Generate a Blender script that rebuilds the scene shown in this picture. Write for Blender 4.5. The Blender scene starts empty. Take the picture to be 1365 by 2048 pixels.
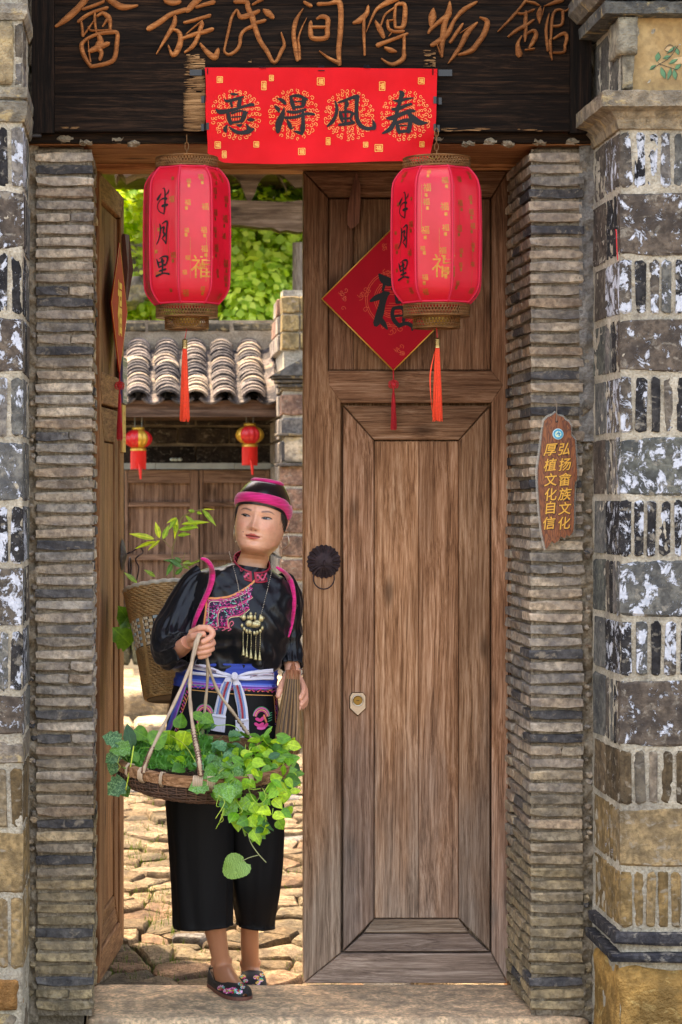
import bpy, math, random
from mathutils import Vector, Matrix, noise
from mathutils.bvhtree import BVHTree
R = math.radians
rnd = random.Random(7)
sc = bpy.context.scene
COL = sc.collection
# ------------------------------------------------------------ camera
CH = 1.602; CD = 7.0; FP = 4600.0           # camera height, distance to the pier fronts, focal length in photo pixels
cam = bpy.data.cameras.new('camera'); camo = bpy.data.objects.new('camera', cam); COL.objects.link(camo)
cam.sensor_fit = 'VERTICAL'; cam.sensor_height = 36; cam.sensor_width = 24
cam.lens = FP / 2048 * 36
camo.location = (0, -CD, CH); camo.rotation_euler = (R(90), 0, 0)
cam.shift_x = (682.5 - 285) / 2048; cam.shift_y = -(1024 - 980) / 2048
cam.clip_start = .1; cam.clip_end = 400
cam.dof.use_dof = True; cam.dof.focus_distance = CD + .25; cam.dof.aperture_fstop = 8.0
sc.camera = camo
# ------------------------------------------------------------ light
w = bpy.data.worlds.new('World'); sc.world = w; w.use_nodes = True
wn = w.node_tree.nodes; wn.clear()
so = wn.new('ShaderNodeOutputWorld'); bg = wn.new('ShaderNodeBackground'); sky = wn.new('ShaderNodeTexSky')
SUN_EL = R(66); SUN_DIR = Vector((-.50, .62, 0)).normalized()
sky.sky_type = 'NISHITA'; sky.sun_disc = False; sky.sun_elevation = SUN_EL
sky.sun_rotation = math.atan2(SUN_DIR.x, SUN_DIR.y)
sky.dust_density = 3.0; sky.air_density = 1.0; sky.ozone_density = 1.0
bg.inputs[1].default_value = .15
w.node_tree.links.new(sky.outputs[0], bg.inputs[0]); w.node_tree.links.new(bg.outputs[0], so.inputs[0])
sl = bpy.data.lights.new('sun', 'SUN'); slo = bpy.data.objects.new('sun', sl); COL.objects.link(slo)
sl.energy = 2.0; sl.angle = R(.6); sl.color = (1, .93, .82)
sd = Vector((SUN_DIR.x*math.cos(SUN_EL), SUN_DIR.y*math.cos(SUN_EL), math.sin(SUN_EL)))
slo.rotation_euler = sd.to_track_quat('Z', 'Y').to_euler(); slo.location = (0, 0, 8)
sc.view_settings.view_transform = 'Standard'; sc.view_settings.look = 'None'
sc.view_settings.exposure = 2.78; sc.view_settings.gamma = 1; sc.view_settings.use_curve_mapping = False
sc.view_settings.use_white_balance = True; sc.view_settings.white_balance_temperature = 8700; sc.view_settings.white_balance_tint = 15
try:
    sc.cycles.max_bounces = 10; sc.cycles.use_denoising = True; sc.cycles.transparent_max_bounces = 8
    sc.cycles.sample_clamp_indirect = 6
except Exception: pass

# ------------------------------------------------------------ helpers
def P(px, py, Y=0.0):
    "the point of the place that the photograph shows at (px, py) and that stands at depth Y"
    d = (Y + CD) / FP
    return Vector(((px - 285) * d, Y, CH + (980 - py) * d))
def PS(Y): return FP / (Y + CD)
def lin(c):
    if isinstance(c, str):
        c = [int(c[i:i+2], 16) / 255 for i in (0, 2, 4)]
    return tuple(((x / 12.92) if x <= .04045 else ((x + .055) / 1.055) ** 2.4) for x in c[:3])
WL = {}
def thing(name, label, cat, loc=(0, 0, 0), group=None, kind=None):
    o = bpy.data.objects.new(name, None); COL.objects.link(o); o.location = loc; o.empty_display_size = .05
    if label: o['label'] = label
    if cat: o['category'] = cat
    if group: o['group'] = group
    if kind: o['kind'] = kind
    WL[o] = Vector(loc); return o
class MB:
    def __init__(s): s.v = []; s.f = []; s.c = None; s.mi = []
    def add(s, vs, fs, mi=0):
        n = len(s.v); s.v += [tuple(v) for v in vs]; s.f += [tuple(i + n for i in f) for f in fs]; s.mi += [mi] * len(fs); return n
    def grid(s, pts, cu=False, cv=False, mi=0, flip=False):
        "pts: list of rows; cu: close along a row; cv: close rows"
        nr = len(pts); nc = len(pts[0]); n = len(s.v)
        for r in pts: s.v += [tuple(p) for p in r]
        for i in range(nr if cv else nr - 1):
            for j in range(nc if cu else nc - 1):
                a = n + i*nc + j; b = n + i*nc + (j+1) % nc; c = n + ((i+1) % nr)*nc + (j+1) % nc; d = n + ((i+1) % nr)*nc + j
                s.f.append((a, d, c, b) if flip else (a, b, c, d)); s.mi.append(mi)
        return n
    def box(s, a, b, mi=0):
        x0, y0, z0 = a; x1, y1, z1 = b
        s.add([(x0,y0,z0),(x1,y0,z0),(x1,y1,z0),(x0,y1,z0),(x0,y0,z1),(x1,y0,z1),(x1,y1,z1),(x0,y1,z1)],
              [(0,3,2,1),(4,5,6,7),(0,1,5,4),(1,2,6,5),(2,3,7,6),(3,0,4,7)], mi)
    def tube(s, path, rad, n=8, caps=True, mi=0, flat=None, closed=False):
        path = [Vector(p) for p in path]; m = len(path)
        if not hasattr(rad, '__len__'): rad = [rad] * m
        rows = []; up = Vector((0, 0, 1)); prev = None
        for i, p in enumerate(path):
            t = (path[(i+1) % m] - path[i-1]) if closed else (path[min(i+1, m-1)] - path[max(i-1, 0)])
            t = t.normalized() if t.length > 1e-9 else Vector((0, 0, 1))
            if prev is None:
                a = t.cross(up if abs(t.z) < .9 else Vector((1, 0, 0))).normalized()
            else:
                a = (prev - t * prev.dot(t)); a = a.normalized() if a.length > 1e-6 else t.orthogonal().normalized()
            prev = a; b = t.cross(a)
            k = rad[i]; ka = k; kb = k * (flat if flat else 1)
            rows.append([p + a*(ka*math.cos(2*math.pi*j/n)) + b*(kb*math.sin(2*math.pi*j/n)) for j in range(n)])
        st = s.grid(rows, cu=True, cv=closed, mi=mi)
        if caps and not closed:
            s.f.append(tuple(st + j for j in range(n))[::-1]); s.mi.append(mi)
            s.f.append(tuple(st + (m-1)*n + j for j in range(n))); s.mi.append(mi)
    def lathe(s, prof, c, n=24, mi=0, M=None):
        rows = []
        for r, z in prof:
            row = [Vector((r*math.cos(2*math.pi*j/n), r*math.sin(2*math.pi*j/n), z)) for j in range(n)]
            if M: row = [M @ v for v in row]
            rows.append([v + Vector(c) for v in row])
        s.grid(rows, cu=True, mi=mi)
    def ell(s, c, r, n=10, m=7, M=None, mi=0):
        rows = []
        for i in range(m + 1):
            a = math.pi * i / m
            row = [Vector((r[0]*max(math.sin(a), .02)*math.cos(2*math.pi*j/n), r[1]*max(math.sin(a), .02)*math.sin(2*math.pi*j/n), -r[2]*math.cos(a))) for j in range(n)]
            if M: row = [M @ v for v in row]
            rows.append([v + Vector(c) for v in row])
        s.grid(rows, cu=True, mi=mi)
    def prism(s, poly, y0, y1, mi=0):
        "poly: (x, z) points counter-clockwise as seen from the front (-y)"
        n = len(poly); a = [(x, y0, z) for x, z in poly]; b = [(x, y1, z) for x, z in poly]
        s.add(a + b, [tuple(range(n)), tuple(range(2*n-1, n-1, -1))] + [(i, i+n, (i+1) % n + n, (i+1) % n) for i in range(n)], mi)
    def mesh(s, name, smooth=False, origin=None):
        if origin is None:
            xs = [v[0] for v in s.v]; ys = [v[1] for v in s.v]; zs = [v[2] for v in s.v]
            origin = Vector(((min(xs)+max(xs))/2, (min(ys)+max(ys))/2, (min(zs)+max(zs))/2))
        me = bpy.data.meshes.new(name)
        me.from_pydata([(v[0]-origin[0], v[1]-origin[1], v[2]-origin[2]) for v in s.v], [], s.f)
        if smooth: me.polygons.foreach_set('use_smooth', [True]*len(me.polygons))
        if any(s.mi): me.polygons.foreach_set('material_index', s.mi)
        if s.c:
            at = me.color_attributes.new('paint', 'FLOAT_COLOR', 'POINT')
            flat = []
            for c in s.c: flat += [c[0], c[1], c[2], 1.0]
            at.data.foreach_set('color', flat)
        me.update(); return me, Vector(origin)
def put(name, me, mat, parent=None, org=(0,0,0), color=None, rot=None, kind=None, label=None, cat=None, group=None, scale=None):
    o = bpy.data.objects.new(name, me); COL.objects.link(o)
    org = Vector(org); WL[o] = org
    if parent is not None:
        o.parent = parent; o.location = org - WL[parent]
    else: o.location = org
    if rot is not None: o.rotation_euler = rot
    if scale is not None: o.scale = scale
    if mat is not None and len(me.materials) == 0:
        for m in (mat if isinstance(mat, (list, tuple)) else [mat]): me.materials.append(m)
    if color is not None: o.color = (*color[:3], color[3] if len(color) > 3 else 1)
    for k, v in (('kind', kind), ('label', label), ('category', cat), ('group', group)):
        if v: o[k] = v
    return o
def obj(name, mb, mat, parent=None, smooth=False, **k):
    me, org = mb.mesh(name, smooth); return put(name, me, mat, parent, org, **k)
def catmull(pts, n=5, closed=False):
    out = []; m = len(pts)
    pts = [tuple(p) for p in pts]
    rng = range(m if closed else m - 1)
    for i in rng:
        p0 = pts[(i-1) % m] if (closed or i > 0) else pts[0]; p1 = pts[i]; p2 = pts[(i+1) % m]; p3 = pts[(i+2) % m] if (closed or i+2 < m) else pts[m-1]
        for k in range(n):
            t = k / n
            out.append(tuple(.5*((2*b) + (-a+c)*t + (2*a-5*b+4*c-d)*t*t + (-a+3*b-3*c+d)*t**3) for a, b, c, d in zip(p0, p1, p2, p3)))
    if not closed: out.append(pts[-1])
    return out
def ribbon2d(stroke, n=4, cap=True):
    "stroke: (x, y, full width) points -> flat polygon strips as list of (left, right) 2d pairs"
    s = catmull(stroke, n) if len(stroke) > 2 else [tuple(a + (b-a)*k/3 for a, b in zip(stroke[0], stroke[1])) for k in range(4)]
    L = []
    for i, (x, y, wd) in enumerate(s):
        x0, y0 = s[max(i-1, 0)][:2]; x1, y1 = s[min(i+1, len(s)-1)][:2]
        dx, dy = x1-x0, y1-y0; l = math.hypot(dx, dy) or 1; nx, ny = -dy/l, dx/l; wd = abs(wd)
        if i == 0 and cap:
            L.append(((x - dx/l*wd*.42 + nx*wd*.2, y - dy/l*wd*.42 + ny*wd*.2), (x - dx/l*wd*.42 - nx*wd*.2, y - dy/l*wd*.42 - ny*wd*.2)))
        L.append(((x+nx*wd/2, y+ny*wd/2), (x-nx*wd/2, y-ny*wd/2)))
        if i == len(s)-1 and cap:
            L.append(((x + dx/l*wd*.42 + nx*wd*.2, y + dy/l*wd*.42 + ny*wd*.2), (x + dx/l*wd*.42 - nx*wd*.2, y + dy/l*wd*.42 - ny*wd*.2)))
    return L
def strokes_to(mb, strokes, fn, n=4, relief=0.0, cap=True, mi=0):
    "fn(x, y, lift) -> 3d point; a flat print (relief 0) or a rounded raised stroke"
    for k, st in enumerate(strokes):
        L = ribbon2d(st, n, cap); e = k * .00006
        if relief == 0:
            mb.grid([[fn(a[0], a[1], e), fn(b[0], b[1], e)] for a, b in L], mi=mi, flip=True)
        else:
            rows = []
            for a, b in L:
                row = []
                for t, h in ((0, -.15), (.12, .55), (.33, .95), (.67, 1), (.88, .6), (1, -.15)):
                    row.append(fn(a[0]+(b[0]-a[0])*t, a[1]+(b[1]-a[1])*t, e + relief*h))
                rows.append(row)
            mb.grid(rows, mi=mi, flip=True)
_tc = {}
def text2d(s, bold=0.0):
    "glyph outlines of one string, 1 unit high, centred"
    k = (s, bold)
    if k in _tc: return _tc[k]
    cu = bpy.data.curves.new('txt', 'FONT'); cu.body = s; cu.size = 1; cu.align_x = 'CENTER'; cu.align_y = 'CENTER'; cu.offset = bold; cu.resolution_u = 2
    o = bpy.data.objects.new('txt', cu); COL.objects.link(o)
    bpy.context.view_layer.update()
    me = bpy.data.meshes.new_from_object(o.evaluated_get(bpy.context.evaluated_depsgraph_get()))
    vs = [(v.co.x, v.co.y) for v in me.vertices]; fs = [tuple(p.vertices) for p in me.polygons]
    bpy.data.objects.remove(o); bpy.data.meshes.remove(me); bpy.data.curves.remove(cu)
    if vs:
        cx = (min(v[0] for v in vs)+max(v[0] for v in vs))/2; cy = (min(v[1] for v in vs)+max(v[1] for v in vs))/2
        vs = [(x-cx, y-cy) for x, y in vs]
    _tc[k] = (vs, fs); return _tc[k]
def N3(x, y, z, s=1.0, seed=0): return noise.noise(Vector((x*s + seed*17.3, y*s + seed*5.1, z*s - seed*9.7)))
# ------------------------------------------------------------ materials
class NT:
    def __init__(s, name):
        s.m = bpy.data.materials.new(name); s.m.use_nodes = True; s.t = s.m.node_tree; s.t.nodes.clear()
        s.out = s.n('OutputMaterial'); s.b = s.n('BsdfPrincipled'); s.l(s.b.outputs[0], s.out.inputs[0])
    def n(s, t): return s.t.nodes.new('ShaderNode' + t)
    def l(s, a, b): s.t.links.new(a, b)
    def coord(s, kind='Object', scale=(1,1,1), rand=True):
        tc = s.n('TexCoord'); mp = s.n('Mapping'); mp.inputs['Scale'].default_value = scale
        src = tc.outputs[kind]
        if rand:
            oi = s.n('ObjectInfo'); va = s.n('VectorMath'); va.operation = 'MULTIPLY_ADD'
            cb = s.n('CombineXYZ')
            for i in range(3): s.l(oi.outputs['Random'], cb.inputs[i])
            s.l(cb.outputs[0], va.inputs[0]); va.inputs[1].default_value = (13.7, 7.3, 19.1); s.l(src, va.inputs[2]); src = va.outputs[0]
        s.l(src, mp.inputs[0]); return mp.outputs[0]
    def noise(s, co, scale=5, detail=4, rough=.55, dist=0):
        n = s.n('TexNoise'); n.inputs['Scale'].default_value = scale; n.inputs['Detail'].default_value = detail
        n.inputs['Roughness'].default_value = rough; n.inputs['Distortion'].default_value = dist; s.l(co, n.inputs['Vector']); return n.outputs['Fac']
    def ramp(s, f, stops, interp='LINEAR'):
        r = s.n('ValToRGB'); r.color_ramp.interpolation = interp; e = r.color_ramp.elements
        while len(e) < len(stops): e.new(.5)
        for i, (p, c) in enumerate(stops):
            e[i].position = p; e[i].color = (*(lin(c) if isinstance(c, str) else ((c, c, c) if not hasattr(c, '__len__') else c)), 1)
        s.l(f, r.inputs[0]); return r.outputs[0]
    def mix(s, f, a, b, mode='MIX'):
        m = s.n('Mix'); m.data_type = 'RGBA'; m.blend_type = mode
        for inp, v in ((m.inputs[0], f), (m.inputs[6], a), (m.inputs[7], b)):
            if hasattr(v, 'links'): s.l(v, inp)
            elif isinstance(v, (int, float)): inp.default_value = v if inp == m.inputs[0] else (v, v, v, 1)
            else: inp.default_value = (*(lin(v) if isinstance(v, str) else v[:3]), 1)
        return m.outputs[2]
    def math(s, op, a, b=0.0, c=0.0):
        m = s.n('Math'); m.operation = op
        for i, v in enumerate((a, b, c)):
            if hasattr(v, 'links'): s.l(v, m.inputs[i])
            else: m.inputs[i].default_value = v
        return m.outputs[0]
    def color(s, c):
        if hasattr(c, 'links'): s.l(c, s.b.inputs['Base Color'])
        else: s.b.inputs['Base Color'].default_value = (*(lin(c) if isinstance(c, str) else c[:3]), 1)
    def rough(s, v):
        if hasattr(v, 'links'): s.l(v, s.b.inputs['Roughness'])
        else: s.b.inputs['Roughness'].default_value = v
    def bump(s, h, strength=.5, dist=.01, prev=None):
        b = s.n('Bump'); b.inputs['Strength'].default_value = strength; b.inputs['Distance'].default_value = dist
        s.l(h, b.inputs['Height'])
        if prev is not None: s.l(prev, b.inputs['Normal'])
        s.l(b.outputs[0], s.b.inputs['Normal']); return b.outputs[0]
    def set(s, **k):
        for a, v in k.items(): s.b.inputs[a.replace('_', ' ')].default_value = v
def mat_plain(name, c, rough=.6, metal=0, bump=0, bscale=200, spec=.5, var=0, **k):
    m = NT(name); m.set(Roughness=rough, Metallic=metal); m.b.inputs['Specular IOR Level'].default_value = spec
    if var:
        co = m.coord(rand=False); f = m.noise(co, bscale*.3, 4)
        cc = lin(c) if isinstance(c, str) else c
        m.color(m.ramp(f, [(.3, tuple(x*(1-var) for x in cc)), (.7, tuple(min(x*(1+var), 1) for x in cc))]))
    else: m.color(c)
    if bump:
        co = m.coord(rand=False); m.bump(m.noise(co, bscale, 3), bump, .003)
    for a, v in k.items(): m.b.inputs[a.replace('_', ' ')].default_value = v
    return m.m
def mat_wood(name, dark, mid, light, axis='Z', knots=True, bleach=False, rough=.72, bump=.5, fine=1.0):
    m = NT(name)
    def sc3(a, b): return {'X': (b, a, a), 'Y': (a, b, a), 'Z': (a, a, b)}[axis]
    wob = m.coord(scale=sc3(6, 1.1)); nw = m.noise(wob, 1.0, 3, .5)
    co = m.coord(scale=sc3(1, .035))
    # warp so that the lines wander round knots
    mx = m.n('VectorMath'); mx.operation = 'MULTIPLY_ADD'; cb = m.n('CombineXYZ')
    for i in range(3): m.l(nw, cb.inputs[i])
    m.l(cb.outputs[0], mx.inputs[0]); mx.inputs[1].default_value = (.05, .05, .05); m.l(co, mx.inputs[2])
    g1 = m.noise(mx.outputs[0], 330*fine, 5, .75)
    g2 = m.noise(mx.outputs[0], 95*fine, 3, .6)
    patch = m.noise(m.coord(scale=sc3(7, 2.2)), 1.0, 5, .6)
    f = m.math('ADD', m.math('MULTIPLY', g1, .55), m.math('MULTIPLY', g2, .45))
    c = m.ramp(f, [(.38, dark), (.5, mid), (.62, light)])
    c2 = m.mix(m.ramp(patch, [(.42, 0.0), (.68, .5)]), c, dark)
    if knots:
        vo = m.n('TexVoronoi'); vo.inputs['Scale'].default_value = 1.0; m.l(m.coord(scale=sc3(9, 3.4)), vo.inputs['Vector'])
        kn = m.ramp(vo.outputs['Distance'], [(.03, 1.0), (.10, .75), (.22, 0.0)])
        c2 = m.mix(m.math('MULTIPLY', kn, .8), c2, tuple(x*.35 for x in lin(dark)))
    if bleach:
        geo = m.n('NewGeometry'); sp = m.n('SeparateXYZ'); m.l(geo.outputs['Position'], sp.inputs[0])
        gp = m.noise(m.coord(scale=sc3(10, 1.6)), 1.0, 4, .6)
        z = m.math('ADD', sp.outputs[2], m.math('MULTIPLY', m.math('SUBTRACT', gp, .5), 1.3))
        mr = m.n('MapRange'); m.l(z, mr.inputs[0]); mr.inputs[1].default_value = .15; mr.inputs[2].default_value = .85; mr.inputs[3].default_value = .75; mr.inputs[4].default_value = 0
        gr = m.ramp(f, [(.34, '52473f'), (.5, '8a7d72'), (.66, 'b5a79a')])
        c2 = m.mix(mr.outputs[0], c2, gr)
        # the sheltered top stays smoke-brown
        mr2 = m.n('MapRange'); m.l(z, mr2.inputs[0]); mr2.inputs[1].default_value = 1.45; mr2.inputs[2].default_value = 2.5; mr2.inputs[3].default_value = 0; mr2.inputs[4].default_value = .78
        c2 = m.mix(mr2.outputs[0], c2, m.ramp(f, [(.34, '2a1c14'), (.5, '3f2a1e'), (.66, '5c412f')]))
    oi = m.n('ObjectInfo'); c2 = m.mix(1.0, c2, oi.outputs['Color'], 'MULTIPLY')
    m.color(c2); m.rough(rough); m.b.inputs['Specular IOR Level'].default_value = .10
    m.bump(f, bump, .004); return m.m
def mat_masonry(name, bumpd=.004, patch=None, scale=1.0, smear='b8ab98', rough=.86):
    "fired brick and stone: base colour from the object, mottling, lime smears; patch: peeling pale paint, amount in the object's alpha"
    m = NT(name); oi = m.n('ObjectInfo'); co = m.coord()
    n1 = m.noise(co, 14*scale, 5, .6); n2 = m.noise(co, 60*scale, 4, .6); n3 = m.noise(co, 240*scale, 3, .6)
    c = m.mix(m.ramp(n1, [(.36, 0.0), (.64, 1.0)]), m.mix(1.0, oi.outputs['Color'], (.50, .50, .53), 'MULTIPLY'), m.mix(1.0, oi.outputs['Color'], (1.38, 1.30, 1.18), 'MULTIPLY'))
    c = m.mix(m.ramp(n2, [(.36, .75), (.6, 0.0)]), c, m.mix(1.0, oi.outputs['Color'], (.38, .36, .35), 'MULTIPLY'))
    if smear:
        sm = m.noise(m.coord(scale=(1, 1, 1.4)), 26*scale, 5, .65, .6)
        c = m.mix(m.ramp(sm, [(.56, 0.0), (.66, .6)]), c, smear)
    h = m.math('ADD', m.math('MULTIPLY', n2, .6), m.math('MULTIPLY', n3, .4))
    if patch:
        pn = m.noise(m.coord(scale=(1, 1, .8)), 24, 10, .76, .5)
        th = m.math('SUBTRACT', pn, m.math('SUBTRACT', .71, m.math('MULTIPLY', oi.outputs['Alpha'], .20)))
        pf = m.ramp(m.math('MULTIPLY_ADD', th, 26, .5), [(.3, 0.0), (.7, 1.0)])
        c = m.mix(pf, c, m.ramp(n2, [(.3, 'a3a9b2'), (.7, patch)]))
        h = m.math('ADD', h, m.math('MULTIPLY', pf, .5))
    m.color(c); m.rough(rough); m.b.inputs['Specular IOR Level'].default_value = .12; m.bump(h, 1.0, bumpd*1.6); return m.m
def mat_leaf(name, base=None, trans=.5, rough=.42, var=.25):
    m = NT(name); oi = m.n('ObjectInfo'); co = m.coord()
    c = oi.outputs['Color'] if base is None else m.mix(0.0, base, base)
    n1 = m.noise(co, 60, 4, .6)
    c = m.mix(m.ramp(n1, [(.3, 0.0), (.7, 1.0)]), m.mix(1.0, c, (1-var,)*3, 'MULTIPLY'), m.mix(1.0, c, (1+var,)*3, 'MULTIPLY'))
    m.color(c); m.rough(rough)
    tr = m.n('BsdfTranslucent'); m.l(m.mix(1.0, c, (1.3, 1.5, .6), 'MULTIPLY'), tr.inputs[0])
    ms = m.n('MixShader'); ms.inputs[0].default_value = trans * .5; m.l(m.b.outputs[0], ms.inputs[1]); m.l(tr.outputs[0], ms.inputs[2]); m.l(ms.outputs[0], m.out.inputs[0])
    return m.m
M = {}
M['thin_brick'] = mat_masonry('thin_brick_clay', .0035, smear='a89a86')
M['block'] = mat_masonry('wall_block_clay', .0035, patch='cfd3dc', smear='9a9284')
M['stone'] = mat_masonry('rough_stone', .010, scale=.6, smear='c0a878')
M['paving'] = mat_masonry('paving_stone', .016, scale=.9, smear='6a5a3c')
M['tile'] = mat_masonry('roof_tile_clay', .003, smear='9a9088')
def mat_mortar(name, a, b, c):
    m = NT(name); co = m.coord(rand=False); n1 = m.noise(co, 9, 6, .65); n2 = m.noise(co, 120, 5, .65)
    cc = m.ramp(n1, [(.3, a), (.5, b), (.7, c)]); cc = m.mix(m.ramp(n2, [(.35, .7), (.6, 0.0)]), cc, m.mix(1.0, cc, (.45, .42, .4), 'MULTIPLY'))
    m.color(cc); m.rough(.95); m.b.inputs['Specular IOR Level'].default_value = .15; m.bump(m.math('ADD', n2, m.math('MULTIPLY', n1, .6)), 1.0, .012); return m.m
M['mortar'] = mat_mortar('lime_mortar', '7a6c5a', '9a8c78', 'b8aa94')
M['mortar_light'] = mat_mortar('pale_mortar', '9a9488', 'c2b8a4', 'e2d8c4')
M['wood_v'] = mat_wood('door_wood_vertical', '62412c', 'a87a5a', 'd2a888', 'Z', bleach=True)
M['wood_h'] = mat_wood('door_wood_horizontal', '62412c', 'a87a5a', 'd2a888', 'X', bleach=True)
M['leaf_wood'] = mat_wood('side_door_wood', '5c3c28', '8d6546', 'b08662', 'Z')
M['leaf_wood_d'] = mat_wood('side_door_rail_wood', '5c3c28', '8d6546', 'b08662', 'Y')
M['board'] = mat_wood('sign_board_wood', '0b0705', '1a110b', '3a281c', 'X', knots=False, rough=.75)
M['board_v'] = mat_wood('sign_stile_wood', '0c0907', '17110d', '2e2018', 'Z', knots=False, rough=.75)
M['lintel'] = mat_wood('lintel_wood', '6e4830', 'a8734f', 'cf9a70', 'X')
M['oldwood_v'] = mat_wood('grey_brown_wood_vertical', '4c392e', '7d6353', 'a78a76', 'Z', fine=.5)
M['oldwood_h'] = mat_wood('grey_brown_wood_horizontal', '4c392e', '7d6353', 'a78a76', 'X', fine=.5)
M['carve'] = mat_wood('carved_letter_wood', '6e4226', 'a06238', 'c0804e', 'X', knots=False)
M['leaf'] = mat_leaf('leaf_green')
# rough masonry piece, 4 rings of 8 (60 triangles)
def rough_box(L, D, H, seed, ch=.0026, jit=.0030, rings=4):
    r = random.Random(seed); mb = MB(); rows = []
    for i in range(rings):
        x = -L/2 + L*i/(rings-1); row = []
        e = .7 if i in (0, rings-1) else 0
        c = ch*(1+e); A = D/2 - e*ch*.6; B = H/2 - e*ch*.6
        for dy, dz in ((-A, -B+c), (-A+c, -B), (A-c, -B), (A, -B+c), (A, B-c), (A-c, B), (-A+c, B), (-A, B-c)):
            row.append(Vector((x + r.uniform(-jit, jit), dy + r.uniform(-jit, jit), dz + r.uniform(-jit, jit)*.8)))
        rows.append(row)
    mb.grid(rows, cu=True)
    mb.f.append(tuple(range(8))[::-1]); mb.f.append(tuple(8*(rings-1)+j for j in range(8))); mb.mi += [0, 0]
    # winding is made consistent below
    return mb
def fix_normals(me):
    import bmesh
    b = bmesh.new(); b.from_mesh(me); bmesh.ops.recalc_face_normals(b, faces=b.faces[:]); b.to_mesh(me); b.free()
_rb = {}
def brick_mesh(name, L, D, H, variants, mat, **k):
    key = (name, round(L, 3), round(D, 3), round(H, 3))
    if key not in _rb:
        l = []
        for s in range(variants):
            me, _ = rough_box(L, D, H, hash(key[1:]) % 9973 + s, **k).mesh(name, False, Vector((0,0,0))); fix_normals(me); me.materials.append(mat)
            l.append(me)
        _rb[key] = l
    return rnd.choice(_rb[key])
# ============================================================ masonry round the gate
def mortar_sheet(name, o, u, v, nu, nv, amp, mat, parent, nrm, sc_=28, seed=0):
    "lumpy mortar surface: origin o, edge vectors u and v, bulging along nrm"
    o, u, v, nrm = Vector(o), Vector(u), Vector(v), Vector(nrm)
    mb = MB(); rows = []
    for i in range(nv + 1):
        row = []
        for j in range(nu + 1):
            p = o + u*(j/nu) + v*(i/nv)
            h = noise.fractal(p*sc_ + Vector((seed, 0, 0)), 1.0, 2.0, 3)
            row.append(p + nrm*(amp*h))
        rows.append(row)
    mb.grid(rows); me, org = mb.mesh(name, True)
    return put(name, me, mat, parent, org)
NC = 71; Z0 = .0125; PITCH = 2.622 / 71
XL0, XL1 = P(73, 0).x, P(187, 0).x       # left pier front
XR0, XR1 = P(1061, 0).x, P(1167, 0).x    # right pier front
YB = .46                                 # back of the piers, where the doors hang
def brick_tone(z, r):
    t = r.random()
    g = [(.36,.31,.255), (.31,.275,.235), (.40,.33,.26), (.27,.25,.225), (.10,.10,.105), (.37,.29,.22), (.44,.38,.31)]
    c = g[4] if t < .09 else g[3] if t < .24 else g[6] if t < .36 else g[0] if t < .6 else g[1] if t < .75 else g[2] if t < .9 else g[5]
    k = max(0, min(1, (.78 + r.uniform(-.2, .2) - z) / .5))       # ochre river silt colours the lower courses
    c = tuple(a*(1-k*.75) + b*k*.75 for a, b in zip(c, (.34, .27, .155))) if t >= .09 else c
    f = r.uniform(.9, 1.38); return (c[0]*f*1.0, c[1]*f*.99, c[2]*f*.98)
def pier(name, label, xf0, xf1, side, seed):
    r = random.Random(seed)
    root = thing(name, label, 'brick pier', ((xf0+xf1)/2, .1, 0), 'narrow brick piers either side of the door')
    W = xf1 - xf0
    for k in range(NC):
        z = Z0 + PITCH*(k+.5); H = .027 + r.uniform(-.0015, .0015)
        # front brick; the course turns the corner into the reveal
        depth = .19 if k % 2 else .13
        dx = r.uniform(-.003, .003); dy = r.uniform(-.004, .004)
        split = side > 0 and r.random() < .06 or side < 0 and r.random() < .10
        lens = [(0, W)] if not split else [(0, W*.58), (W*.6, W)]
        for a, b in lens:
            me = brick_mesh('brick', b-a-.001, depth, .027, 10, M['thin_brick'])
            put('brick', me, None, root, (xf0 + (a+b)/2 + dx, depth/2 + dy, z), brick_tone(z, r), rot=(r.uniform(-.01, .01), r.uniform(-.012, .012), r.uniform(-.012, .012)))
        y = depth + .006
        parts = [.16, .16] if k % 2 else [.19, .13]
        while y < YB - .02:
            d = min(parts.pop(0) if parts else .1, YB - y)
            if d < .03: break
            me = brick_mesh('brick', W*.7, d-.004, .027, 6, M['thin_brick'])
            xc = (xf0 + W*.35) if side > 0 else (xf1 - W*.35)
            put('brick', me, None, root, (xc + r.uniform(-.004, .004), y + d/2, z), brick_tone(z, r), rot=(0, 0, r.uniform(-.02, .02)))
            y += d + .004
    xi = xf0 if side > 0 else xf1
    # mortar between the courses
    mb = MB(); nrm = (0, -1, 0)
    mortar_sheet('mortar', (xf0 + .004, .0115, 0), (W - .008, 0, 0), (0, 0, 2.64), 26, 420, .0075, M['mortar'], root, nrm, 36, seed)
    s = 1 if side > 0 else -1
    mortar_sheet('mortar', (xi + s*.014, .006, 0), (0, YB - .008, 0), (0, 0, 2.64), 40, 300, .006, M['mortar'], root, (-s, 0, 0), 36, seed+5)
    # rubble-and-mortar joint towards the side wall
    x0, x1 = (xf1 - .006, P(1187, 0).x + .01) if side > 0 else (P(60, 0).x - .012, xf0 + .006)
    mortar_sheet('mortar_joint', (x0, .018, -.02), (x1 - x0, 0, 0), (0, 0, 2.68), 10, 420, .022, M['mortar'], root, nrm, 26, seed+9)
    for k in range(46):                                       # stone chips pressed into that joint
        z = r.uniform(.02, 2.1); d = r.uniform(.012, .02)
        me = brick_mesh('stone_chip', d, .03, d*.9, 4, M['thin_brick'], ch=.004, jit=.003)
        put('stone_chip', me, None, root, ((x0+x1)/2 + r.uniform(-.006, .006), .022, z), tuple(c*.9 for c in brick_tone(z, r)), rot=(0, r.uniform(-.3, .3), 0))
    return root
pier('brick_pier', 'narrow pier of thin stacked bricks left of the door', XL0, XL1, -1, 11)
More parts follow.
